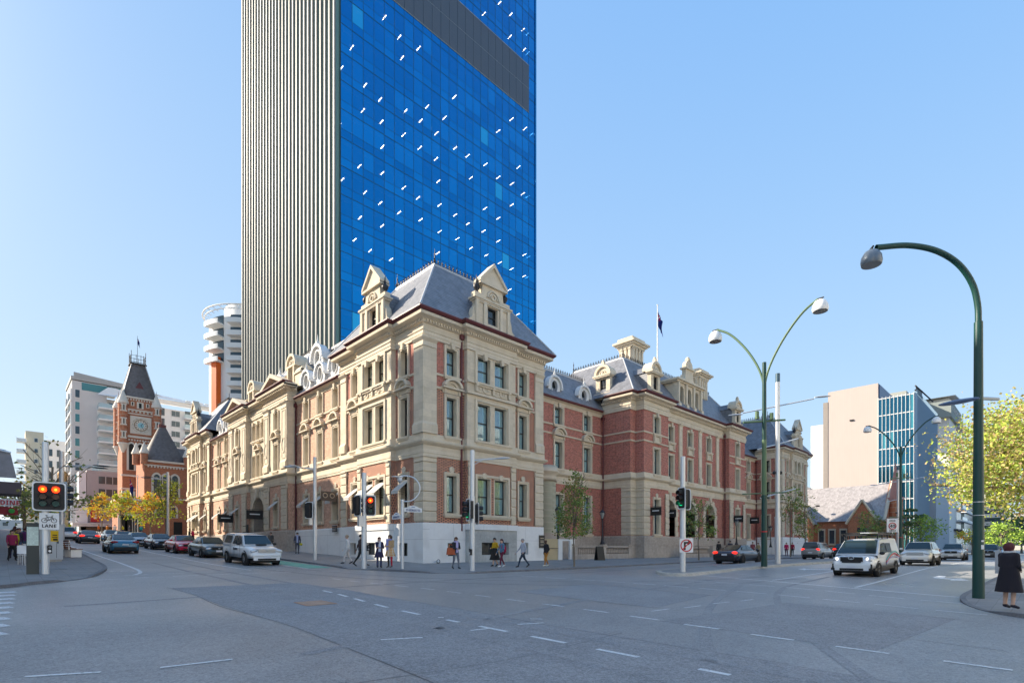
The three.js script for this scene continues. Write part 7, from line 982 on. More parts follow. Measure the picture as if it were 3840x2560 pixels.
// left street, towards us
const dn = -PI / 2, up_ = PI / 2;
{
  const white = paint('white', [.74, .74, .73], 0, .3);
  const ute = vehicle('pickup_truck', 'white dual cab pickup with canopy leaving the left street', 'pickup', -8.45, -5.35, dn, { L: 5.1, W: 1.84, sill: .4, deck: [[-2.55, 1.12], [-.9, 1.12], [.9, 1.14], [1.7, 1.08], [2.3, .98], [2.55, .8]], roof: [[1.25, 1.12], [.5, 1.68], [-.75, 1.74], [-.85, 1.1]], wb: .84, wr: .64, win: [[[.95, 1.16], [.45, 1.6], [.0, 1.63], [-.05, 1.16]], [[-.12, 1.16], [-.1, 1.63], [-.65, 1.64], [-.7, 1.16]]], axles: [1.6, -1.5], rw: 1.12, fy: .84, hl: [.26, .12], noRear: 1, paint: white, mirror: trimBlk, grille: alloy, bump: alloy });
  const can = upper({ roof: [[-.7, 1.1], [-.72, 1.76], [-2.3, 1.78], [-2.52, 1.1]], wb: .86, wr: .68 }); mesh('canopy', can.geo, white, ute); for (const s of [-1, 1]) mesh('canopy_window', glassQuad((s > 0 ? [[-.95, 1.2], [-1.0, 1.62], [-2.1, 1.64], [-2.25, 1.2]] : [[-2.25, 1.2], [-2.1, 1.64], [-1.0, 1.62], [-.95, 1.2]]).map(([a, b]) => can.side(a, b, s, .02))), carGlass, ute);
  mesh('bonnet_scoop', bx(.3, .07, .5, 1.6, 1.1, 0), trimBlk, ute); mesh('side_stripe', merge([-1, 1].map((s) => bx(1.4, .07, .01, -1.65, 1.02, s * .925))), std({ color: lin(.2, .24, .3), roughness: .4 }), ute); mesh('door_lettering', merge([-1, 1].map((s) => text('Stratco', .16, .01).rotateY(s > 0 ? 0 : PI).translate(.15, .82, s * .925))), std({ color: lin(.03, .03, .05), roughness: .5 }), ute); mesh('door_seam', merge([-1, 1].flatMap((s) => [.95, -.05, -.78].map((x) => bx(.012, .75, .01, x, .45, s * .924)))), trimBlk, ute);
  vehicle('sedan_car', 'dark grey-blue sedan waiting behind the white pickup', 'car', -8.3, -14.6, dn, sedan([.05, .08, .10], 'slate', {}));
  vehicle('sedan_car', 'bright red sedan in the queue on the left street', 'car', -8.35, -22, dn, sedan([.55, .005, .05], 'red', {}));
  vehicle('sedan_car', 'black sedan behind the red car', 'car', -8.45, -30.2, dn, sedan([.015, .02, .035], 'black', {}));
  vehicle('sedan_car', 'silver-blue sedan behind the black one in the queue', 'car', -8.9, -38, dn, sedan([.35, .42, .5], 'silverblue', {}));
  vehicle('sedan_car', 'teal blue sedan driving away up the left street', 'car', -12.4, -22.6, up_, sedan([.03, .16, .26], 'teal', { tlw: .24 }));
  vehicle('sedan_car', 'dark sedan with red tail lights driving away beyond the teal car', 'car', -12.1, -47, up_, sedan([.02, .025, .04], 'night', { brake: 1, tlw: .24 }));
  vehicle('suv_car', 'white SUV seen from behind beyond the dark sedan', 'car', -13.2, -57, up_, suv([.7, .7, .7], 'white2', { brake: 1 }));
  vehicle('sedan_car', 'dark hatch beside the white SUV up the street', 'car', -13.6, -66, up_, sedan([.03, .03, .04], 'night2', {})); vehicle('sedan_car', 'white car farthest up the left street with brake lights', 'car', -13.6, -75, up_, sedan([.7, .7, .7], 'white3', { brake: 1 }));
  for (const [z, l, c] of [[-46, 'dark red car behind the silver-blue one', [.2, .02, .02]], [-55, 'grey car far back in the queue', [.2, .2, .2]]]) vehicle('sedan_car', l, 'car', -9, z, dn, sedan(c, 'q' + z, {}));
}
{ // right-hand street
  const vw = paint('vanwhite', [.70, .72, .73], .1, .3);
  const van = vehicle('delivery_van', 'white van with roof rack crossing towards us on the right', 'van', 13.3, 20.75, PI - .04, { L: 5.0, W: 1.92, sill: .32, deck: [[-2.5, 1.15], [1.2, 1.12], [1.75, 1.05], [2.3, .95], [2.5, .8]], roof: [[1.75, 1.06], [.75, 1.8], [-2.2, 1.86], [-2.45, 1.1]], wb: .93, wr: .76, win: [[[1.25, 1.12], [.75, 1.6], [.2, 1.62], [.15, 1.12]], [[.05, 1.14], [.08, 1.6], [-.85, 1.6], [-.85, 1.14]]], axles: [1.6, -1.55], rw: 1.05, fy: .84, hl: [.2, .17], hlx: .2, paint: vw, mirror: trimBlk, bump: trimBlk });
  mesh('roof_rack', merge([...[-1.9, -.9, .1, .9].map((x) => bx(.06, .06, 1.7, x, 1.98, 0)), ...[-.8, .8].map((z) => bx(3.2, .06, .06, -.4, 2.03, z)), ...[-1.9, -.9, .1, .9].flatMap((x) => [-.72, .72].map((z) => bx(.05, .2, .05, x, 1.82, z))), bx(.4, .05, 2.0, -.1, 2.1, 0)]), M.iron, van); mesh('ladder', bx(2.6, .05, .4, .3, 2.1, -.35), M.silver, van);
  const swoosh = (col, y, r) => { const m = std({ color: lin(...col), roughness: .4 }); for (const s of [-1, 1]) mesh('side_stripe', tube([[-2.1, y + .1, s * .962], [-1.2, y + r, s * .97], [-.3, y + .15, s * .97], [.4, y - .12, s * .965]], .03, 20, 6), m, van); }; swoosh([.55, .06, .08], .78, .26); swoosh([.12, .4, .35], .86, .3); swoosh([.3, .3, .5], .68, .2); mesh('lower_trim', merge([bx(.2, .3, 1.7, 2.36, .32, 0), bx(4.6, .12, 1.9, 0, .3, 0)]), trimBlk, van); mesh('grille_slots', merge([bx(.05, .1, .95, 2.49, .86, 0), bx(.05, .07, .8, 2.5, .68, 0)]), trimBlk, van); mesh('emblem', new THREE.TorusGeometry(.07, .015, 5, 14).scale(1.6, 1, 1).rotateY(PI / 2).translate(2.53, .91, 0), alloy, van);
  for (const s of [-1, 1]) mesh('lit_headlamp', sph(.09, 2.36, .86, s * .66, 8), new THREE.MeshStandardMaterial({ color: 1, emissive: lin(1, .93, .85), emissiveIntensity: 1.3 }), van);
  vehicle('suv_car', 'white SUV following the van on the right', 'car', 27.6, 21.0, PI, suv([.72, .70, .66], 'white4', { grille: alloy })); vehicle('suv_car', 'silver SUV behind the white one, left of the green lamp post', 'car', 47.5, 20.8, PI, suv([.45, .45, .45], 'silver', { grille: trimBlk }));
  vehicle('suv_car', 'dark SUV just right of the near green lamp post', 'car', 60, 22.6, PI, suv([.06, .06, .06], 'char', {})); vehicle('sedan_car', 'blue-grey car beyond the dark SUV, far right', 'car', 73, 22.4, PI, sedan([.2, .25, .32], 'bg', {}));
  vehicle('coupe_car', 'glossy black coupe with tail spoiler driving away on the far lanes', 'car', 21.1, 10.9, .0, sedan([.012, .01, .02], 'jet', { L: 4.95, W: 1.93, brake: 1, deck: [[-2.5, .9], [-1.9, 1.0], [-1.2, .98], [1.0, .95], [2.1, .8], [2.5, .62]], roof: [[1.25, .95], [.2, 1.36], [-.6, 1.37], [-2.0, .98]], axles: [1.5, -1.45], rw: 1.06, rim: trimBlk, ty: .82 }));
  vehicle('pickup_truck', 'grey pickup seen from behind beyond the black coupe', 'pickup', 41.5, 10.6, 0, suv([.28, .27, .26], 'putegrey', { L: 5.0, brake: 1, deck: [[-2.5, 1.15], [1.2, 1.12], [2.1, 1.0], [2.5, .85]], roof: [[1.3, 1.1], [.6, 1.66], [-2.2, 1.74], [-2.45, 1.12]], axles: [1.55, -1.5], win: [[[1.0, 1.14], [.55, 1.58], [0, 1.6], [-.02, 1.14]], [[-.1, 1.14], [-.08, 1.6], [-1.0, 1.62], [-1.0, 1.14]], [[-1.1, 1.14], [-1.1, 1.62], [-2.1, 1.62], [-2.2, 1.14]]] }));
  vehicle('suv_car', 'black SUV behind the van on the far lanes', 'car', 53, 10.4, 0, suv([.02, .02, .03], 'ink', { brake: 1 })); vehicle('sedan_car', 'dark car far along the distant lanes behind the van', 'car', 63, 10.5, 0, sedan([.05, .05, .06], 'dk', {})); vehicle('sedan_car', 'white car parked along the distant kerb right of the church', 'car', 74, 10.6, 0, sedan([.7, .7, .7], 'wf', {}));
}
// ---------- people ----------
// surface nets over a smooth union of tapered bones; vertices take the colour of the nearest bone
function bodyGeo(bones, cell) {
  const lo = [1e9, 1e9, 1e9], hi = [-1e9, -1e9, -1e9]; for (const b of bones) for (const [p, r] of [[b.a, b.r], [b.b, b.q]]) for (let k = 0; k < 3; k++) { lo[k] = Math.min(lo[k], p[k] - r - .06); hi[k] = Math.max(hi[k], p[k] + r + .06); }
  const n = [0, 1, 2].map((k) => Math.ceil((hi[k] - lo[k]) / cell) + 1), F = new Float32Array(n[0] * n[1] * n[2]), id = (i, j, k) => (k * n[1] + j) * n[0] + i;
  const dist = (b, x, y, z) => { const ax = b.a[0], ay = b.a[1], az = b.a[2], dx = b.b[0] - ax, dy = b.b[1] - ay, dz = b.b[2] - az, t = clamp(((x - ax) * dx + (y - ay) * dy + (z - az) * dz) / (dx * dx + dy * dy + dz * dz + 1e-9)); const ex = (x - ax - dx * t) / (b.sx || 1), ey = y - ay - dy * t, ez = (z - az - dz * t) / (b.sz || 1); return Math.hypot(ex, ey, ez) - (b.r + (b.q - b.r) * t); };
  const K = .035, field = (x, y, z) => { let d = 1e9; for (const b of bones) { const e = dist(b, x, y, z), h = clamp(.5 + .5 * (d - e) / K); d = d > 1e8 ? e : d * (1 - h) + e * h - K * h * (1 - h); } return d; };
  for (let k = 0; k < n[2]; k++) for (let j = 0; j < n[1]; j++) for (let i = 0; i < n[0]; i++) F[id(i, j, k)] = field(lo[0] + i * cell, lo[1] + j * cell, lo[2] + k * cell);
  const vid = new Int32Array(F.length).fill(-1), pos = [], col = [], nor = [], idx = [];
  const C = [[0, 0, 0], [1, 0, 0], [0, 1, 0], [1, 1, 0], [0, 0, 1], [1, 0, 1], [0, 1, 1], [1, 1, 1]], E = [[0, 1], [2, 3], [4, 5], [6, 7], [0, 2], [1, 3], [4, 6], [5, 7], [0, 4], [1, 5], [2, 6], [3, 7]];
  for (let k = 0; k < n[2] - 1; k++) for (let j = 0; j < n[1] - 1; j++) for (let i = 0; i < n[0] - 1; i++) {
    const f = C.map((c) => F[id(i + c[0], j + c[1], k + c[2])]); let s = 0, q = [0, 0, 0]; for (const [a, b] of E) if ((f[a] < 0) !== (f[b] < 0)) { const t = f[a] / (f[a] - f[b]); for (let m = 0; m < 3; m++) q[m] += C[a][m] + (C[b][m] - C[a][m]) * t; s++; }
    if (!s) continue; const p = [lo[0] + (i + q[0] / s) * cell, lo[1] + (j + q[1] / s) * cell, lo[2] + (k + q[2] / s) * cell]; vid[id(i, j, k)] = pos.length / 3; pos.push(...p);
    let best = 1e9, bc = null; for (const b of bones) { const e = dist(b, ...p); if (e < best) { best = e; bc = b; } } const c = bc.split && p[1] < bc.split[0] ? bc.split[1] : bc.c; const m = 1 + .06 * n3(p[0] * 30, p[1] * 30, p[2] * 30); col.push(c[0] * m, c[1] * m, c[2] * m);
    const e = .008, g = V(field(p[0] + e, p[1], p[2]) - field(p[0] - e, p[1], p[2]), field(p[0], p[1] + e, p[2]) - field(p[0], p[1] - e, p[2]), field(p[0], p[1], p[2] + e) - field(p[0], p[1], p[2] - e)).normalize(); nor.push(g.x, g.y, g.z);
  }
  const quad = (a, b, c, d, fl) => { if (a < 0 || b < 0 || c < 0 || d < 0) return; fl ? idx.push(a, b, c, a, c, d) : idx.push(a, c, b, a, d, c); };
  for (let k = 1; k < n[2] - 1; k++) for (let j = 1; j < n[1] - 1; j++) for (let i = 1; i < n[0] - 1; i++) { const s = F[id(i, j, k)] < 0; if (s !== F[id(i + 1, j, k)] < 0) quad(vid[id(i, j - 1, k - 1)], vid[id(i, j, k - 1)], vid[id(i, j, k)], vid[id(i, j - 1, k)], s); if (s !== F[id(i, j + 1, k)] < 0) quad(vid[id(i - 1, j, k - 1)], vid[id(i - 1, j, k)], vid[id(i, j, k)], vid[id(i, j, k - 1)], s); if (s !== F[id(i, j, k + 1)] < 0) quad(vid[id(i - 1, j - 1, k)], vid[id(i, j - 1, k)], vid[id(i, j, k)], vid[id(i - 1, j, k)], s); }
  return { pos, col, nor, idx };
}
function addPart(B, g, c) { const q = g.index ? g : (() => { const m = g.clone(); m.setIndex([...Array(g.attributes.position.count).keys()]); return m; })(), o = B.pos.length / 3, p = q.attributes.position, nn = q.attributes.normal; for (let i = 0; i < p.count; i++) { B.pos.push(p.getX(i), p.getY(i), p.getZ(i)); B.nor.push(nn.getX(i), nn.getY(i), nn.getZ(i)); B.col.push(...c); } for (const i of q.index.array) B.idx.push(o + i); }
const skinL = [.56, .36, .27], skinD = [.10, .055, .038];
const bodyM = std({ vertexColors: true, roughness: .85 });
// o: skin, top, bottom, shoe, hair colours; pose: step (leg swing), arms ['down'|'phone'|'fold'|'chin'|'swing'|'pocket' x2], skirt, coat
function person(label, x, z, turn, o, group, lift = .1) {
  const H = o.h || 1.66, k = H / 1.72, st = o.step || 0, sk = o.skin || skinL, f = o.fat || 1, lean = o.lean || 0;
  const g = thing('person', label, 'person', [x, gh(x, z) + lift, z], turn, group); g.scale.setScalar(k);
  const bones = [], B = (a, b, r, q, c, e = {}) => bones.push({ a, b, r, q, c, ...e });
  const py = .93 - .03 * Math.abs(st), sh = .165 * (o.wide || 1), top = o.top, bot = o.bottom;
  B([0, py, 0], [0, 1.12, lean * .2], .125 * f, .12 * f, top, { sx: 1.2, split: [py - .02, bot] }); B([0, 1.12, lean * .2], [0, 1.33, lean * .45], .12 * f, .13 * f, top, { sx: 1.28 }); B([-sh, 1.4, lean * .5], [sh, 1.4, lean * .5], .062, .062, top); B([0, 1.38, lean * .5], [0, 1.52, lean * .6 + .02], .05, .05, o.collar || sk);
  const hd = [0, 1.605, lean * .7 + .03];
  for (const s of [-1, 1]) {
    const sw = st * s, hip = [s * .085, py - .02, 0], kn = [s * .095, .5 + .03 * Math.abs(sw), .34 * sw * .7 + (sw < 0 ? .06 : .03)], an = [s * .095, .09 + (sw < 0 ? .1 * Math.abs(st) : 0), .34 * sw * 1.25 - (sw < 0 ? .06 : 0)], to = [s * .11, sw < 0 && st ? .035 : .04 + (sw > 0 ? .02 : 0), an[2] + .15];
    const lc = s > 0 && o.bottom2 ? o.bottom2 : bot; B(hip, kn, .092 * f, .06, o.bare && o.bare < 2 ? sk : lc); B(kn, an, .058, .038 + (o.flare || 0), o.bare ? sk : lc); B(an, to, .045, .035, o.shoe || [.03, .03, .03]);
    const arm = (o.arms || ['down', 'down'])[s < 0 ? 0 : 1], S = [s * (sh + .02), 1.385, lean * .5]; let el, wr;
    if (arm === 'phone') { el = [s * .22, 1.12, .04]; wr = [s * .07, 1.1, .27]; } else if (arm === 'fold') { el = [s * .24, 1.12, .06]; wr = [-s * .06, 1.13, .2]; } else if (arm === 'chin') { el = [s * .17, 1.15, .16]; wr = [s * .06, 1.4, .17]; } else if (arm === 'hold') { el = [s * .23, 1.12, .02]; wr = [s * .1, 1.02, .22]; } else if (arm === 'pocket') { el = [s * .26, 1.12, -.06]; wr = [s * .18, .92, .06]; } else { const q = arm === 'swing' ? -sw : 0; el = [s * .235, 1.11, q * .16]; wr = [s * .235, .87, q * .34 + .06]; }
    B(S, el, .052 * Math.sqrt(f), .042, top); B(el, wr, .042, .03, o.sleeve === 0 ? sk : top);
    const d = V(wr[0] - el[0], wr[1] - el[1], wr[2] - el[2]).normalize(), pm = V(...wr).addScaledVector(d, .07); B(wr, [pm.x, pm.y, pm.z], .028, .03, sk, { sx: .8 });
    (g.userData._h = g.userData._h || []).push([wr, d, pm, s]);
  }
  B([hd[0], hd[1] - .03, hd[2] + .02], [hd[0], hd[1] + .03, hd[2] - .005], .082, .092, sk, { sx: .88 });
  const G = bodyGeo(bones, o.cell || .03);
  // face, ears and separate fingers joined to the same mesh
  addPart(G, new THREE.ConeGeometry(.016, .05, 6).rotateX(-.5).translate(0, hd[1] - .012, hd[2] + .1), sk); for (const s of [-1, 1]) { addPart(G, sph(.011, s * .031, hd[1] + .012, hd[2] + .088, 6), [.02, .015, .012]); addPart(G, sph(1, 0, 0, 0, 6).scale(.012, .03, .018).translate(s * .085, hd[1], hd[2]), sk); }
  addPart(G, sph(1, 0, 0, 0, 6).scale(.026, .006, .008).translate(0, hd[1] - .05, hd[2] + .093), [.3, .09, .08]); if (o.glasses) addPart(G, new THREE.BoxGeometry(.13, .032, .02).translate(0, hd[1] + .012, hd[2] + .098), [.01, .01, .01]);
  for (const [wr, d, pm, s] of g.userData._h) { const side = V(0, 0, 1).cross(d).lengthSq() > .05 ? V(0, 0, 1).cross(d).normalize() : V(1, 0, 0); const cur = d.clone().cross(side).normalize(); for (let q = 0; q < 4; q++) { const b = pm.clone().addScaledVector(side, (q - 1.5) * .018), L = [.06, .072, .068, .052][q], m = b.clone().addScaledVector(d, L * .55), e = m.clone().addScaledVector(d, L * .4).addScaledVector(cur, s * .018); addPart(G, bar(b.toArray(), m.toArray(), .0095, 5), sk); addPart(G, bar(m.toArray(), e.toArray(), .009, 5, .007), sk); } const tb = pm.clone().addScaledVector(d, -.035).addScaledVector(side, .03), te = tb.clone().addScaledVector(side, .03).addScaledVector(d, .035); addPart(G, bar(tb.toArray(), te.toArray(), .011, 5, .008), sk); }
  delete g.userData._h;
  const geo = new THREE.BufferGeometry(); geo.setAttribute('position', new THREE.Float32BufferAttribute(G.pos, 3)); geo.setAttribute('normal', new THREE.Float32BufferAttribute(G.nor, 3)); geo.setAttribute('color', new THREE.Float32BufferAttribute(G.col, 3)); geo.setIndex(G.idx); mesh('body', geo, bodyM, g);
  if (o.hair !== 0) { const hc = std({ color: lin(...(o.hair || [.03, .02, .015])), roughness: .8 }), L = [new THREE.SphereGeometry(.104, 14, 10, 0, PI * 2, 0, PI * .56).scale(.95, 1.05, 1.1).rotateX(-.32).translate(0, hd[1] + .022, hd[2] - .008)]; if (o.long) L.push(sph(1, 0, 0, 0, 12).scale(.098, o.long, .062).translate(0, hd[1] - o.long * .5, hd[2] - .055)); if (o.tail) L.push(bar([0, hd[1] + .02, hd[2] - .1], [0, hd[1] - .2, hd[2] - .15], .035, 8, .02)); if (o.bun) L.push(sph(.118, 0, hd[1] + .005, hd[2] - .03, 14)); mesh('hair', merge(L), hc, g); }
  if (o.skirt) { const [len, wid, c, y1] = o.skirt; mesh('skirt', (() => { const q = new THREE.CylinderGeometry(.135 * f, wid, len, 22, 6, true).scale(1.12, 1, .92).translate(0, (y1 || 1.02) - len / 2, .01), p = q.attributes.position; for (let i = 0; i < p.count; i++) { const a = Math.atan2(p.getX(i), p.getZ(i)), t = 1 - (p.getY(i) - (y1 || 1.02) + len) / len, w = 1 + .05 * t * Math.sin(a * 7); p.setX(i, p.getX(i) * w); p.setZ(i, p.getZ(i) * w + st * 0); } q.computeVertexNormals(); return q; })(), std({ color: lin(...c), roughness: .9, side: THREE.DoubleSide, ...(o.skirtMap ? { map: o.skirtMap, color: 0xffffff } : {}) }), g); }
  if (o.bag) { const [bx_, by, bz, w, h, c] = o.bag, b = part('bag', g, TR(bx_, by, bz, o.bagTurn || 0)); mesh('pouch', ext(shp([[-w / 2, 0], [w / 2, 0], [w / 2 * .8, h], [-w / 2 * .8, h]]), -.07, .07), std({ color: lin(...c), roughness: .6 }), b); mesh('strap', tube([[-w * .3, h, 0], [-.04, h + .22, 0], [w * .3, h, 0]], .014, 14, 6), std({ color: lin(...c), roughness: .6 }), b); }
  if (o.pack) { const b = part('backpack', g, T(0, 1.06, -.19)); mesh('sack', sph(1, 0, .1, 0, 12).scale(.15, .24, .1), std({ color: lin(...o.pack), roughness: .7 }), b); mesh('strap', merge([-1, 1].map((s) => tube([[s * .11, .3, .05], [s * .12, .36, .2], [s * .12, .2, .32], [s * .13, 0, .2]], .015, 12, 5))), std({ color: lin(...o.pack), roughness: .7 }), b); }
  if (o.phone) mesh('phone', new THREE.BoxGeometry(.075, .012, .15).rotateX(.4).translate(.0, 1.13, .36), M.black, g);
  if (o.helmet) mesh('yellow_helmet', sph(.13, .27, .78, .1, 12, .8), std({ color: lin(.6, .55, .02), roughness: .4 }), g);
  if (o.scarf) mesh('scarf', merge([new THREE.TorusGeometry(.085, .04, 8, 16).rotateX(PI / 2).translate(0, 1.47, .02), bx(.13, .62, .03, o.scarf[3] || 0, .9, .15)]), std({ color: lin(o.scarf[0], o.scarf[1], o.scarf[2]), roughness: 1 }), g);
  return g;
}
const toC = (x, z) => Math.atan2(-19 - x, 27.5 - z);  // face the camera
const plaid = tex(128, 128, (u, v) => { const a = (u * 6) % 1, b = (v * 6) % 1; return S3(a < .18 || b < .18 ? [.62, .55, .45] : a > .5 && b > .5 ? [.55, .24, .06] : [.6, .36, .16]); }, [1, 1]);
const navy = [.025, .02, .06], jean = [.06, .09, .16], blk = [.012, .012, .014];
person('woman in long navy coat and flared jeans with hand to face, waiting at the kerb', -4.85, 3.0, toC(-4.8, 3) + .15, { h: 1.6, top: navy, bottom: [.05, .06, .12], flare: .025, hair: [.07, .035, .025], long: .2, arms: ['chin', 'fold'], skirt: [.5, .24, navy, 1.08], scarf: [.55, .58, .7, 0] });
person('woman in orange plaid coat with folded arms beside the woman in navy', -4.35, 3.25, toC(-4.3, 3) - .6, { h: 1.72, top: [.5, .32, .16], bottom: [.03, .028, .025], bottom2: [.5, .02, .04], hair: [.09, .05, .03], long: .1, bun: 1, arms: ['fold', 'fold'], skirt: [.52, .26, [.55, .33, .14], 1.12], skirtMap: plaid, scarf: [.28, .3, .6, -.08], shoe: [.1, .08, .08] });
person('man in dark suit half hidden behind the red signal post', -4.95, 1.2, toC(-5, 1) + PI / 2 + .1, { h: 1.74, top: [.05, .03, .03], bottom: blk, step: .75, arms: ['hold', 'swing'] });
person('woman in pale grey blouse walking past the sunlit plinth', -4.5, -1.2, toC(-5, -1) - PI / 2, { h: 1.7, top: [.66, .64, .62], bottom: [.55, .52, .5], step: .5, hair: [.3, .22, .15], arms: ['swing', 'swing'] });
person('woman with sunglasses and big tan shoulder bag looking at her phone', -2.15, 6.0, toC(-2.1, 6) + .5, { h: 1.66, top: [.025, .025, .035], bottom: [.13, .15, .19], hair: [.12, .05, .025], long: .2, glasses: 1, arms: ['phone', 'phone'], phone: 1, step: .35, bag: [-.3, .78, .02, .5, .36, [.42, .09, .03]], scarf: [.45, .42, .7, 0] });
person('woman in mustard cardigan and long black dress walking left', 1.5, 5.0, toC(1.5, 5) - .9, { h: 1.66, top: [.5, .3, .01], bottom: blk, skirt: [.72, .32, [.02, .016, .014], 1.12], step: .55, bare: 2, shoe: blk, arms: ['phone', 'swing'], hair: [.012, .01, .012] });
person('woman in denim jacket and maroon trousers with a red backpack', 1.35, 5.75, toC(1.4, 5.7) - .95, { h: 1.6, top: [.1, .2, .3], bottom: [.12, .012, .035], step: .5, shoe: [.7, .7, .7], pack: [.4, .01, .06], hair: [.05, .015, .02], tail: 1, arms: ['swing', 'hold'] });
person('older man in pale grey hooded jumper and dark jeans striding left', 2.2, 6.6, toC(2.2, 6.6) - 1.15, { h: 1.64, top: [.40, .42, .48], bottom: [.02, .035, .06], step: .85, hair: [.35, .33, .31], arms: ['swing', 'pocket'], fat: 1.08, shoe: [.03, .028, .03] });
person('man in black jacket and orange patterned trousers walking by the plaque', 4.2, 6.55, toC(4.2, 6.6) - 1.0, { h: 1.58, skin: skinD, top: [.016, .014, .018], bottom: [.42, .18, .03], step: .4, shoe: [.6, .58, .5], fat: 1.2, hair: 0, arms: ['pocket', 'pocket'] });
person('man in blue suit with yellow helmet standing by the shaded plinth', -1.6, -15.6, toC(-1, -16), { h: 1.74, top: [.06, .065, .11], bottom: [.09, .09, .11], collar: skinL, scarf: [.4, .45, .65, 0], helmet: 1 });
person('man in dark clothes in the shade of the stone arch pier', -1.7, -21.2, toC(-1, -21), { h: 1.7, top: [.09, .085, .08], bottom: [.08, .08, .075] });
person('woman in black standing on the steps side of the footpath, back turned', 31.0, 4.9, PI * .8, { h: 1.66, top: blk, bottom: blk, step: .2 }); person('man in dark jumper and pale jeans walking away past the arches', 33.6, 4.9, PI * .75, { h: 1.74, top: [.02, .025, .04], bottom: [.2, .28, .4], step: .35 });
person('person with dark hair behind the black coupe', 38.5, 5.2, -1, { h: 1.66, top: [.2, .05, .06], bottom: blk }); person('shorter person behind the black coupe', 40, 5.2, -.8, { h: 1.58, top: [.22, .18, .1], bottom: blk });
person('woman in magenta top by the side entrance steps', 50.5, 4.6, -1.2, { h: 1.68, top: [.45, .01, .1], bottom: [.08, .01, .04], step: .4 }); person('man in crimson shirt beside the woman in magenta', 52.6, 4.6, -1.2, { h: 1.72, top: [.3, .01, .04], bottom: blk }); person('man in black shirt behind the silver mast', 56, 5.8, -1, { h: 1.74, top: blk, bottom: [.05, .05, .06], step: .4 });
person('grey-coated pedestrian of the pair at the far corner', 71, 6.6, -1.3, { h: 1.68, top: [.14, .15, .17], bottom: [.12, .08, .1], skirt: [.4, .24, [.12, .13, .15], 1.1] }); person('dark-coated pedestrian of the pair at the far corner', 72.4, 6.8, -1.3, { h: 1.76, top: [.02, .02, .03], bottom: [.05, .1, .2], pack: [.6, .6, .62] });
person('woman with red-brown bob in black coat and flats waiting at the right kerb', -.85, 26.75, toC(-.9, 26.7) + 2.45, { h: 1.66, top: [.016, .013, .02], bottom: [.016, .013, .02], hair: [.10, .022, .025], long: .1, bun: 1, bare: 2, shoe: [.015, .015, .03], skirt: [.72, .27, [.015, .012, .018], 1.16], arms: ['hold', 'hold'], cell: .022, fat: 1.22, wide: 1.08, scarf: [.5, .5, .5, .4] });
{ // crowds up the left street
  const C = [[-18.6, -9.5, [.3, .02, .08], blk, 'in a pink top nearest the left edge'], [-18.5, -12, [.5, .48, .02], navy, 'in a yellow top by the cafe chairs'], [-18.3, -14.2, [.03, .03, .06], jean, 'in a dark jumper among the left crowd'], [-17.9, -16.5, [.1, .02, .1], jean, 'in a plum coat walking up the left footpath'], [-17.6, -17.6, [.5, .48, .46], [.4, .4, .4], 'in a pale coat walking up the left footpath'], [-17.4, -19.5, [.4, .01, .03], [.05, .1, .2], 'in a red jacket on the left footpath'], [-18.1, -21, [.02, .02, .03], blk, 'all in black deep in the left crowd'], [-18.3, -24, [.45, .35, .02], navy, 'in a mustard top deep in the left crowd'], [-17.6, -26, [.02, .1, .14], blk, 'in teal beyond the red jacket'], [-18.2, -29, [.3, .05, .02], navy, 'in rust orange far up the left footpath'], [-17.0, -30, [.55, .5, .02], jean, 'in a bright yellow vest by the kerb']];
  C.forEach(([x, z, t, b, l], i) => person('pedestrian ' + l, x, z, i % 2 ? PI + .2 : .3, { h: 1.6 + .03 * (i % 5), top: t, bottom: b, step: .4 + .1 * (i % 3), arms: ['swing', 'swing'], cell: .045, hair: [.03 + .02 * (i % 4), .02, .015] }, 'pedestrians on the left footpath'));
  const D = [[-7.2, -84, [.6, .14, .01], 'in an orange vest, left of the yellow tree'], [-6, -84.5, [.6, .2, .01], 'in an amber vest, second from the left'], [-4.9, -85, [.7, .66, .66], 'in a white shirt by the hall'], [-3.9, -84, [.6, .5, .02], 'in a yellow vest by the hall'], [-2.8, -85, [.03, .03, .05], 'in a dark suit by the hall'], [-1.2, -84.6, [.02, .32, .3], 'in a turquoise top by the hall'], [-2.0, -46.5, [.4, .01, .08], 'in a crimson jacket above the grey sedan'], [-2.6, -45.4, [.12, .09, .05], 'in brown above the grey sedan']];
  D.forEach(([x, z, t, l], i) => person('pedestrian ' + l, x, z, 1 + i, { h: 1.72, top: t, bottom: i % 2 ? navy : blk, step: .4, cell: .05 }, 'pedestrians before the town hall'));
}
// ---------- trees ----------
const bark = std({ map: mottled([.20, .16, .12], .3, 6, 40, 256, 1), roughness: .95 }), leafM = new THREE.MeshPhysicalMaterial({ vertexColors: true, roughness: 1, transmission: .22, thickness: 0, side: THREE.DoubleSide });
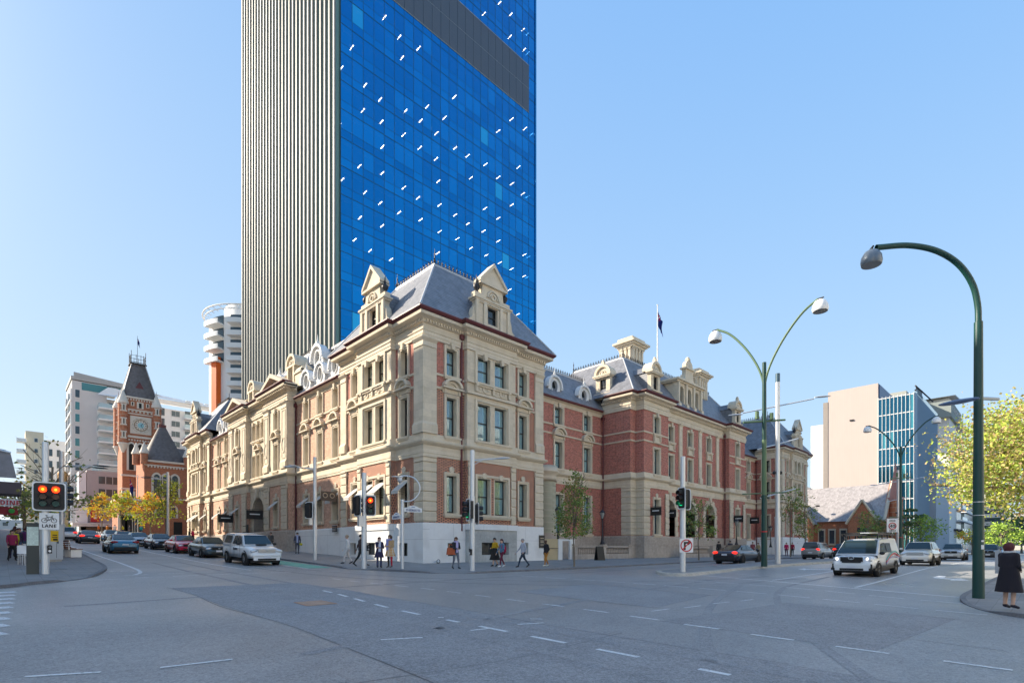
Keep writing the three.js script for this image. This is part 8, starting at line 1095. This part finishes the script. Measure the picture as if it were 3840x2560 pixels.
// blobs: [x,y,z,rx,ry,rz,count]; cols: palette; leaf size
function leaves(blobs, cols, size, seedv, shell = .35) {
  seed = seedv; const pos = [], col = [], nor = [];
  for (const [bx_, by, bz, rx, ry, rz, n] of blobs) {
    const cl = []; for (let k = 0; k < Math.max(4, n / 16); k++) { const a = rr(0, PI * 2), c = rr(-1, 1), s = Math.sqrt(1 - c * c), r = Math.cbrt(rr(shell, 1)); cl.push([bx_ + rx * r * s * Math.cos(a), by + ry * r * c, bz + rz * r * s * Math.sin(a), rr(.5, 1.1), Math.floor(rr(0, cols.length))]); }
    for (let i = 0; i < n; i++) {
      const c = cl[Math.floor(rr(0, cl.length))], R = c[3] * .36 * Math.min(rx, ry), p = V(c[0] + R * (rr(-1, 1) + rr(-1, 1)), c[1] + R * (rr(-1, 1) + rr(-1, 1)) * .8, c[2] + R * (rr(-1, 1) + rr(-1, 1)));
      const d = V(rr(-1, 1), rr(-.9, .5), rr(-1, 1)).normalize(), u = V(rr(-1, 1), rr(-1, 1), rr(-1, 1)).cross(d).normalize(), L = size * rr(.6, 1.35), w = L * rr(.3, .5), nn = u.clone().cross(d).normalize();
      const A = p.clone(), Bq = p.clone().addScaledVector(d, L * .5).addScaledVector(u, w).addScaledVector(nn, L * .08), Cq = p.clone().addScaledVector(d, L), Dq = p.clone().addScaledVector(d, L * .5).addScaledVector(u, -w).addScaledVector(nn, L * .08);
      pos.push(...A.toArray(), ...Bq.toArray(), ...Cq.toArray(), ...A.toArray(), ...Cq.toArray(), ...Dq.toArray()); const q0 = cols[(c[4] + (rnd() < .25 ? 1 : 0)) % cols.length], q = q0.map((w) => Math.min(.7, w * 1.5)), m = rr(.75, 1.25); for (let t = 0; t < 6; t++) { col.push(q[0] * m, q[1] * m, q[2] * m); nor.push(nn.x, nn.y, nn.z); }
    }
  }
  const g = new THREE.BufferGeometry(); g.setAttribute('position', new THREE.Float32BufferAttribute(pos, 3)); g.setAttribute('normal', new THREE.Float32BufferAttribute(nor, 3)); g.setAttribute('color', new THREE.Float32BufferAttribute(col, 3)); return g;
}
function limbs(h0, tips, r, seedv) { seed = seedv; const l = []; for (const t of tips) { const f = t[3] !== undefined ? t[3] : rr(.45, .95), b = [0, h0 * f, 0], m = [t[0] * .45, b[1] + (t[1] - b[1]) * .6, t[2] * .45]; l.push(tube([b, m, [t[0], t[1], t[2]]], r * .3, 8, 5)); for (let k = 0; k < 3; k++) l.push(bar([m[0] + (t[0] - m[0]) * k / 3, m[1] + (t[1] - m[1]) * k / 3, m[2] + (t[2] - m[2]) * k / 3], [t[0] * (.7 + .2 * k) + rr(-.5, .5), t[1] + rr(-.3, .7), t[2] * (.7 + .2 * k) + rr(-.5, .5)], r * .12, 4, r * .05)); } return l; }
function tree(name, label, x, z, o) {
  const t = thing(name, label, 'tree', [x, gh(x, z) + (o.lift ?? .08), z], 0, o.group), h = o.h; seed = o.seed || 11;
  mesh('trunk', merge([tube([[0, -.1, 0], [rr(-.05, .05), h * .3, rr(-.05, .05)], [rr(-.1, .1), h * .6, rr(-.1, .1)], [0, h * .93, 0]], o.r * .75, 14, 8), cyl(o.r * 1.25, o.r * .75, h * .25, 0, -.1, 0, 10)]), o.bark || bark, t);
  mesh('branches', merge(limbs(h * .9, o.tips, o.r, o.seed + 3)), o.bark || bark, t); mesh('crown', leaves(o.blobs, o.cols, o.leaf || .16, o.seed + 5, o.shell), leafM, t); return t;
}
const ring = (n, r, y0, y1, s) => { seed = s; return [...Array(n)].map((_, i) => { const a = i * 2.4 + rr(-.3, .3); return [Math.cos(a) * r * rr(.6, 1), rr(y0, y1), Math.sin(a) * r * rr(.6, 1)]; }); };
const olive = [[.10, .165, .03], [.14, .20, .04], [.19, .20, .05], [.20, .15, .05], [.08, .15, .03]], yel = [[.42, .40, .03], [.34, .38, .04], [.22, .32, .04], [.5, .38, .03], [.5, .2, .02]], dk = [[.03, .07, .025], [.05, .1, .03], [.08, .12, .03]], aut = [[.22, .30, .04], [.32, .36, .05], [.34, .28, .10], [.28, .20, .10], [.18, .26, .04], [.38, .36, .08]];
tree('plane_tree', 'slender young plane tree with thinning leaves in front of the recessed wing', 5.9, 7.3, { h: 5.2, r: .05, seed: 21, tips: ring(26, 1.0, 1.9, 5.6, 5), blobs: [[0, 2.3, 0, 1.2, .6, 1.2, 900], [0, 3.3, 0, 1.15, .8, 1.15, 1300], [.1, 4.4, 0, .8, .8, .8, 800], [0, 5.3, 0, .4, .5, .4, 240]], cols: olive, leaf: .115, shell: .1 });
tree('plane_tree', 'young plane tree behind the median signal post', 22.8, 6.9, { h: 5, r: .055, seed: 31, tips: ring(20, 1.4, 2.2, 4.9, 6), blobs: [[0, 2.6, 0, 1.6, .8, 1.4, 520], [0, 3.7, 0, 1.4, .9, 1.3, 520], [0, 4.7, 0, .8, .5, .8, 160]], cols: olive, leaf: .14 });
tree('plane_tree', 'young plane tree between the two tall posts', 49.5, 7.0, { h: 6.6, r: .07, seed: 41, tips: ring(18, 1.5, 2.6, 6.5, 7), blobs: [[0, 3.4, 0, 1.5, 1.2, 1.5, 500], [0, 5.2, 0, 1.3, 1.2, 1.3, 420], [0, 6.8, 0, .9, .8, .9, 160]], cols: olive, leaf: .2 });
tree('plane_tree', 'leafy climber-like tree at the side entrance of the far wing', 44.5, 7.0, { h: 6.8, r: .06, seed: 45, tips: ring(14, 1.0, 4, 7.4, 8), blobs: [[0, 5, 0, 1.0, 1.2, 1.0, 240], [0, 7, 0, 1.0, 1.0, 1.0, 200]], cols: olive, leaf: .2 });
tree('plane_tree', 'thin street tree in front of the church transept', 79, 7.2, { h: 6.5, r: .09, seed: 51, tips: ring(18, 1.8, 2.4, 6.5, 9), blobs: [[0, 3.6, 0, 2, 1.3, 2, 500], [0, 5.6, 0, 1.6, 1.3, 1.6, 360]], cols: olive, leaf: .24 });
tree('plane_tree', 'second thin street tree right of the church transept', 86, 7.2, { h: 6, r: .09, seed: 55, tips: ring(16, 1.6, 2.4, 6, 10), blobs: [[0, 3.4, 0, 1.8, 1.3, 1.8, 420], [0, 5.2, 0, 1.4, 1.0, 1.4, 260]], cols: olive, leaf: .24 });
tree('cedar_tree', 'flat-tiered dark green cedar before the church gable', 82, 3.6 + 8, { h: 6.4, r: .16, seed: 61, tips: ring(14, 3, 3.6, 6.4, 11), blobs: [[-1.6, 3.6, -1.2, 1.6, .25, 1.6, 420], [.2, 4.8, 0, 2.2, .25, 2, 520], [1.2, 6.0, .8, 2.2, .25, 2, 520], [.6, 7.0, .4, 1.4, .2, 1.2, 260]], cols: dk, leaf: .26, shell: .2 });
tree('round_tree', 'round bright green tree right of the church', 84, 13.2, { h: 4.6, r: .16, seed: 65, tips: ring(12, 2, 2.4, 5, 12), blobs: [[0, 3.8, 0, 2.6, 1.9, 2.6, 1500], [.6, 5.0, .2, 1.6, 1, 1.6, 500]], cols: [[.16, .26, .03], [.22, .32, .04], [.10, .18, .03]], leaf: .24 });
tree('round_tree', 'clipped green tree beyond the silver SUV', 112, 21.0, { h: 4.2, r: .16, seed: 69, tips: ring(10, 2, 2.4, 5, 13), blobs: [[0, 3.6, 0, 3.2, 2.2, 3.2, 1300]], cols: [[.25, .36, .04], [.3, .4, .05], [.14, .22, .03]], leaf: .34 });
tree('round_tree', 'yellow-green street tree behind the white SUV', 105, 17.5, { h: 3.6, r: .12, seed: 73, tips: ring(10, 1.6, 2, 4, 14), blobs: [[0, 3.2, 0, 2.2, 1.2, 2.2, 700]], cols: yel, leaf: .3 });
for (const [x, z, s, l] of [[150, 22.5, 77, 'dark green tree far down the right-hand street'], [176, 20, 81, 'darker tree beside the far traffic lights']]) tree('round_tree', l, x, z, { h: 7, r: .2, seed: s, tips: ring(10, 3, 4, 8, 15), blobs: [[0, 6.2, 0, 4.6, 3.6, 4.6, 900]], cols: dk, leaf: .6 });
tree('autumn_tree', 'big spreading autumn tree with yellow-green and brown leaves at the right edge', 31.5, 28.2, { h: 8.4, r: .26, seed: 85, tips: [...ring(34, 7.2, 5, 11, 16)], blobs: [[0, 7.6, 0, 7.4, 3.6, 6.6, 19000], [-3.5, 5.4, -1.8, 4.4, 2.0, 4, 8000], [1, 9.8, 0, 4.5, 1.8, 4.5, 6500], [-5, 7.6, -3, 2.6, 2.2, 2.4, 3600]], cols: aut, leaf: .175, shell: .15 });
// left street
tree('young_tree', 'small bright yellow tree before the town hall arcade', -5.6, -73, { h: 6.2, r: .1, seed: 91, tips: ring(14, 1.6, 3, 6.4, 17), blobs: [[0, 4.4, 0, 1.8, 1.5, 1.8, 520], [.3, 6.0, 0, 1.2, 1, 1.2, 260]], cols: yel, leaf: .34 });
tree('young_tree', 'orange and yellow tree beside the red banner', -7.2, -80, { h: 5.6, r: .1, seed: 95, tips: ring(14, 1.6, 3, 6, 18), blobs: [[0, 4.4, 0, 1.9, 1.6, 1.9, 520], [0, 6, 0, 1, .9, 1, 200]], cols: [[.5, .32, .03], [.55, .2, .02], [.42, .42, .04]], leaf: .34 });
tree('young_tree', 'yellow leafed tree in front of the hall transept', -5.2, -53, { h: 5.2, r: .1, seed: 99, tips: ring(16, 1.8, 2.6, 5.6, 19), blobs: [[0, 3.8, 0, 2.1, 1.5, 2.1, 700], [0, 5.2, 0, 1.4, 1, 1.4, 300]], cols: yel, leaf: .28 });
tree('young_tree', 'yellow-green tree against the far end of the west front', -4.9, -46, { h: 6.2, r: .1, seed: 103, tips: ring(16, 1.4, 3, 7, 20), blobs: [[0, 4.6, 0, 1.5, 1.8, 1.5, 520], [.2, 6.6, 0, 1.2, 1.2, 1.2, 300]], cols: [[.3, .34, .04], [.4, .4, .04], [.16, .18, .04]], leaf: .28 });
tree('bare_tree', 'thin nearly leafless plane tree behind the left signal', -16.9, -12, { h: 5.6, r: .07, seed: 107, tips: ring(22, 1.7, 2.6, 6.6, 21), blobs: [[0, 3.3, 0, 1.9, 1.0, 1.9, 260], [0, 5, 0, 1.5, 1.0, 1.5, 60], [.3, 6.4, 0, .8, .6, .8, 16]], cols: [[.16, .18, .05], [.2, .19, .06], [.13, .16, .04]], leaf: .2 });
tree('bare_tree', 'thin plane tree with yellowing leaves farther up the left kerb', -16.4, -22, { h: 6, r: .07, seed: 111, tips: ring(18, 1.7, 2.6, 6, 22), blobs: [[0, 3.4, 0, 1.7, 1.1, 1.7, 300], [0, 4.8, 0, 1.2, .8, 1.2, 80]], cols: yel.concat(olive), leaf: .22 });
tree('bare_tree', 'leafy brown-green tree among the left crowd', -17.6, -33, { h: 5.4, r: .08, seed: 115, tips: ring(16, 1.8, 2.4, 5.6, 23), blobs: [[0, 3.4, 0, 1.9, 1.1, 1.9, 320]], cols: olive, leaf: .24 });
tree('bare_tree', 'tree at the far bend of the left street', -17, -52, { h: 6, r: .1, seed: 119, tips: ring(14, 2, 3, 6.5, 24), blobs: [[0, 4.4, 0, 2.6, 1.8, 2.6, 700]], cols: olive.concat(yel), leaf: .32 });

renderer.render(scene, camera);
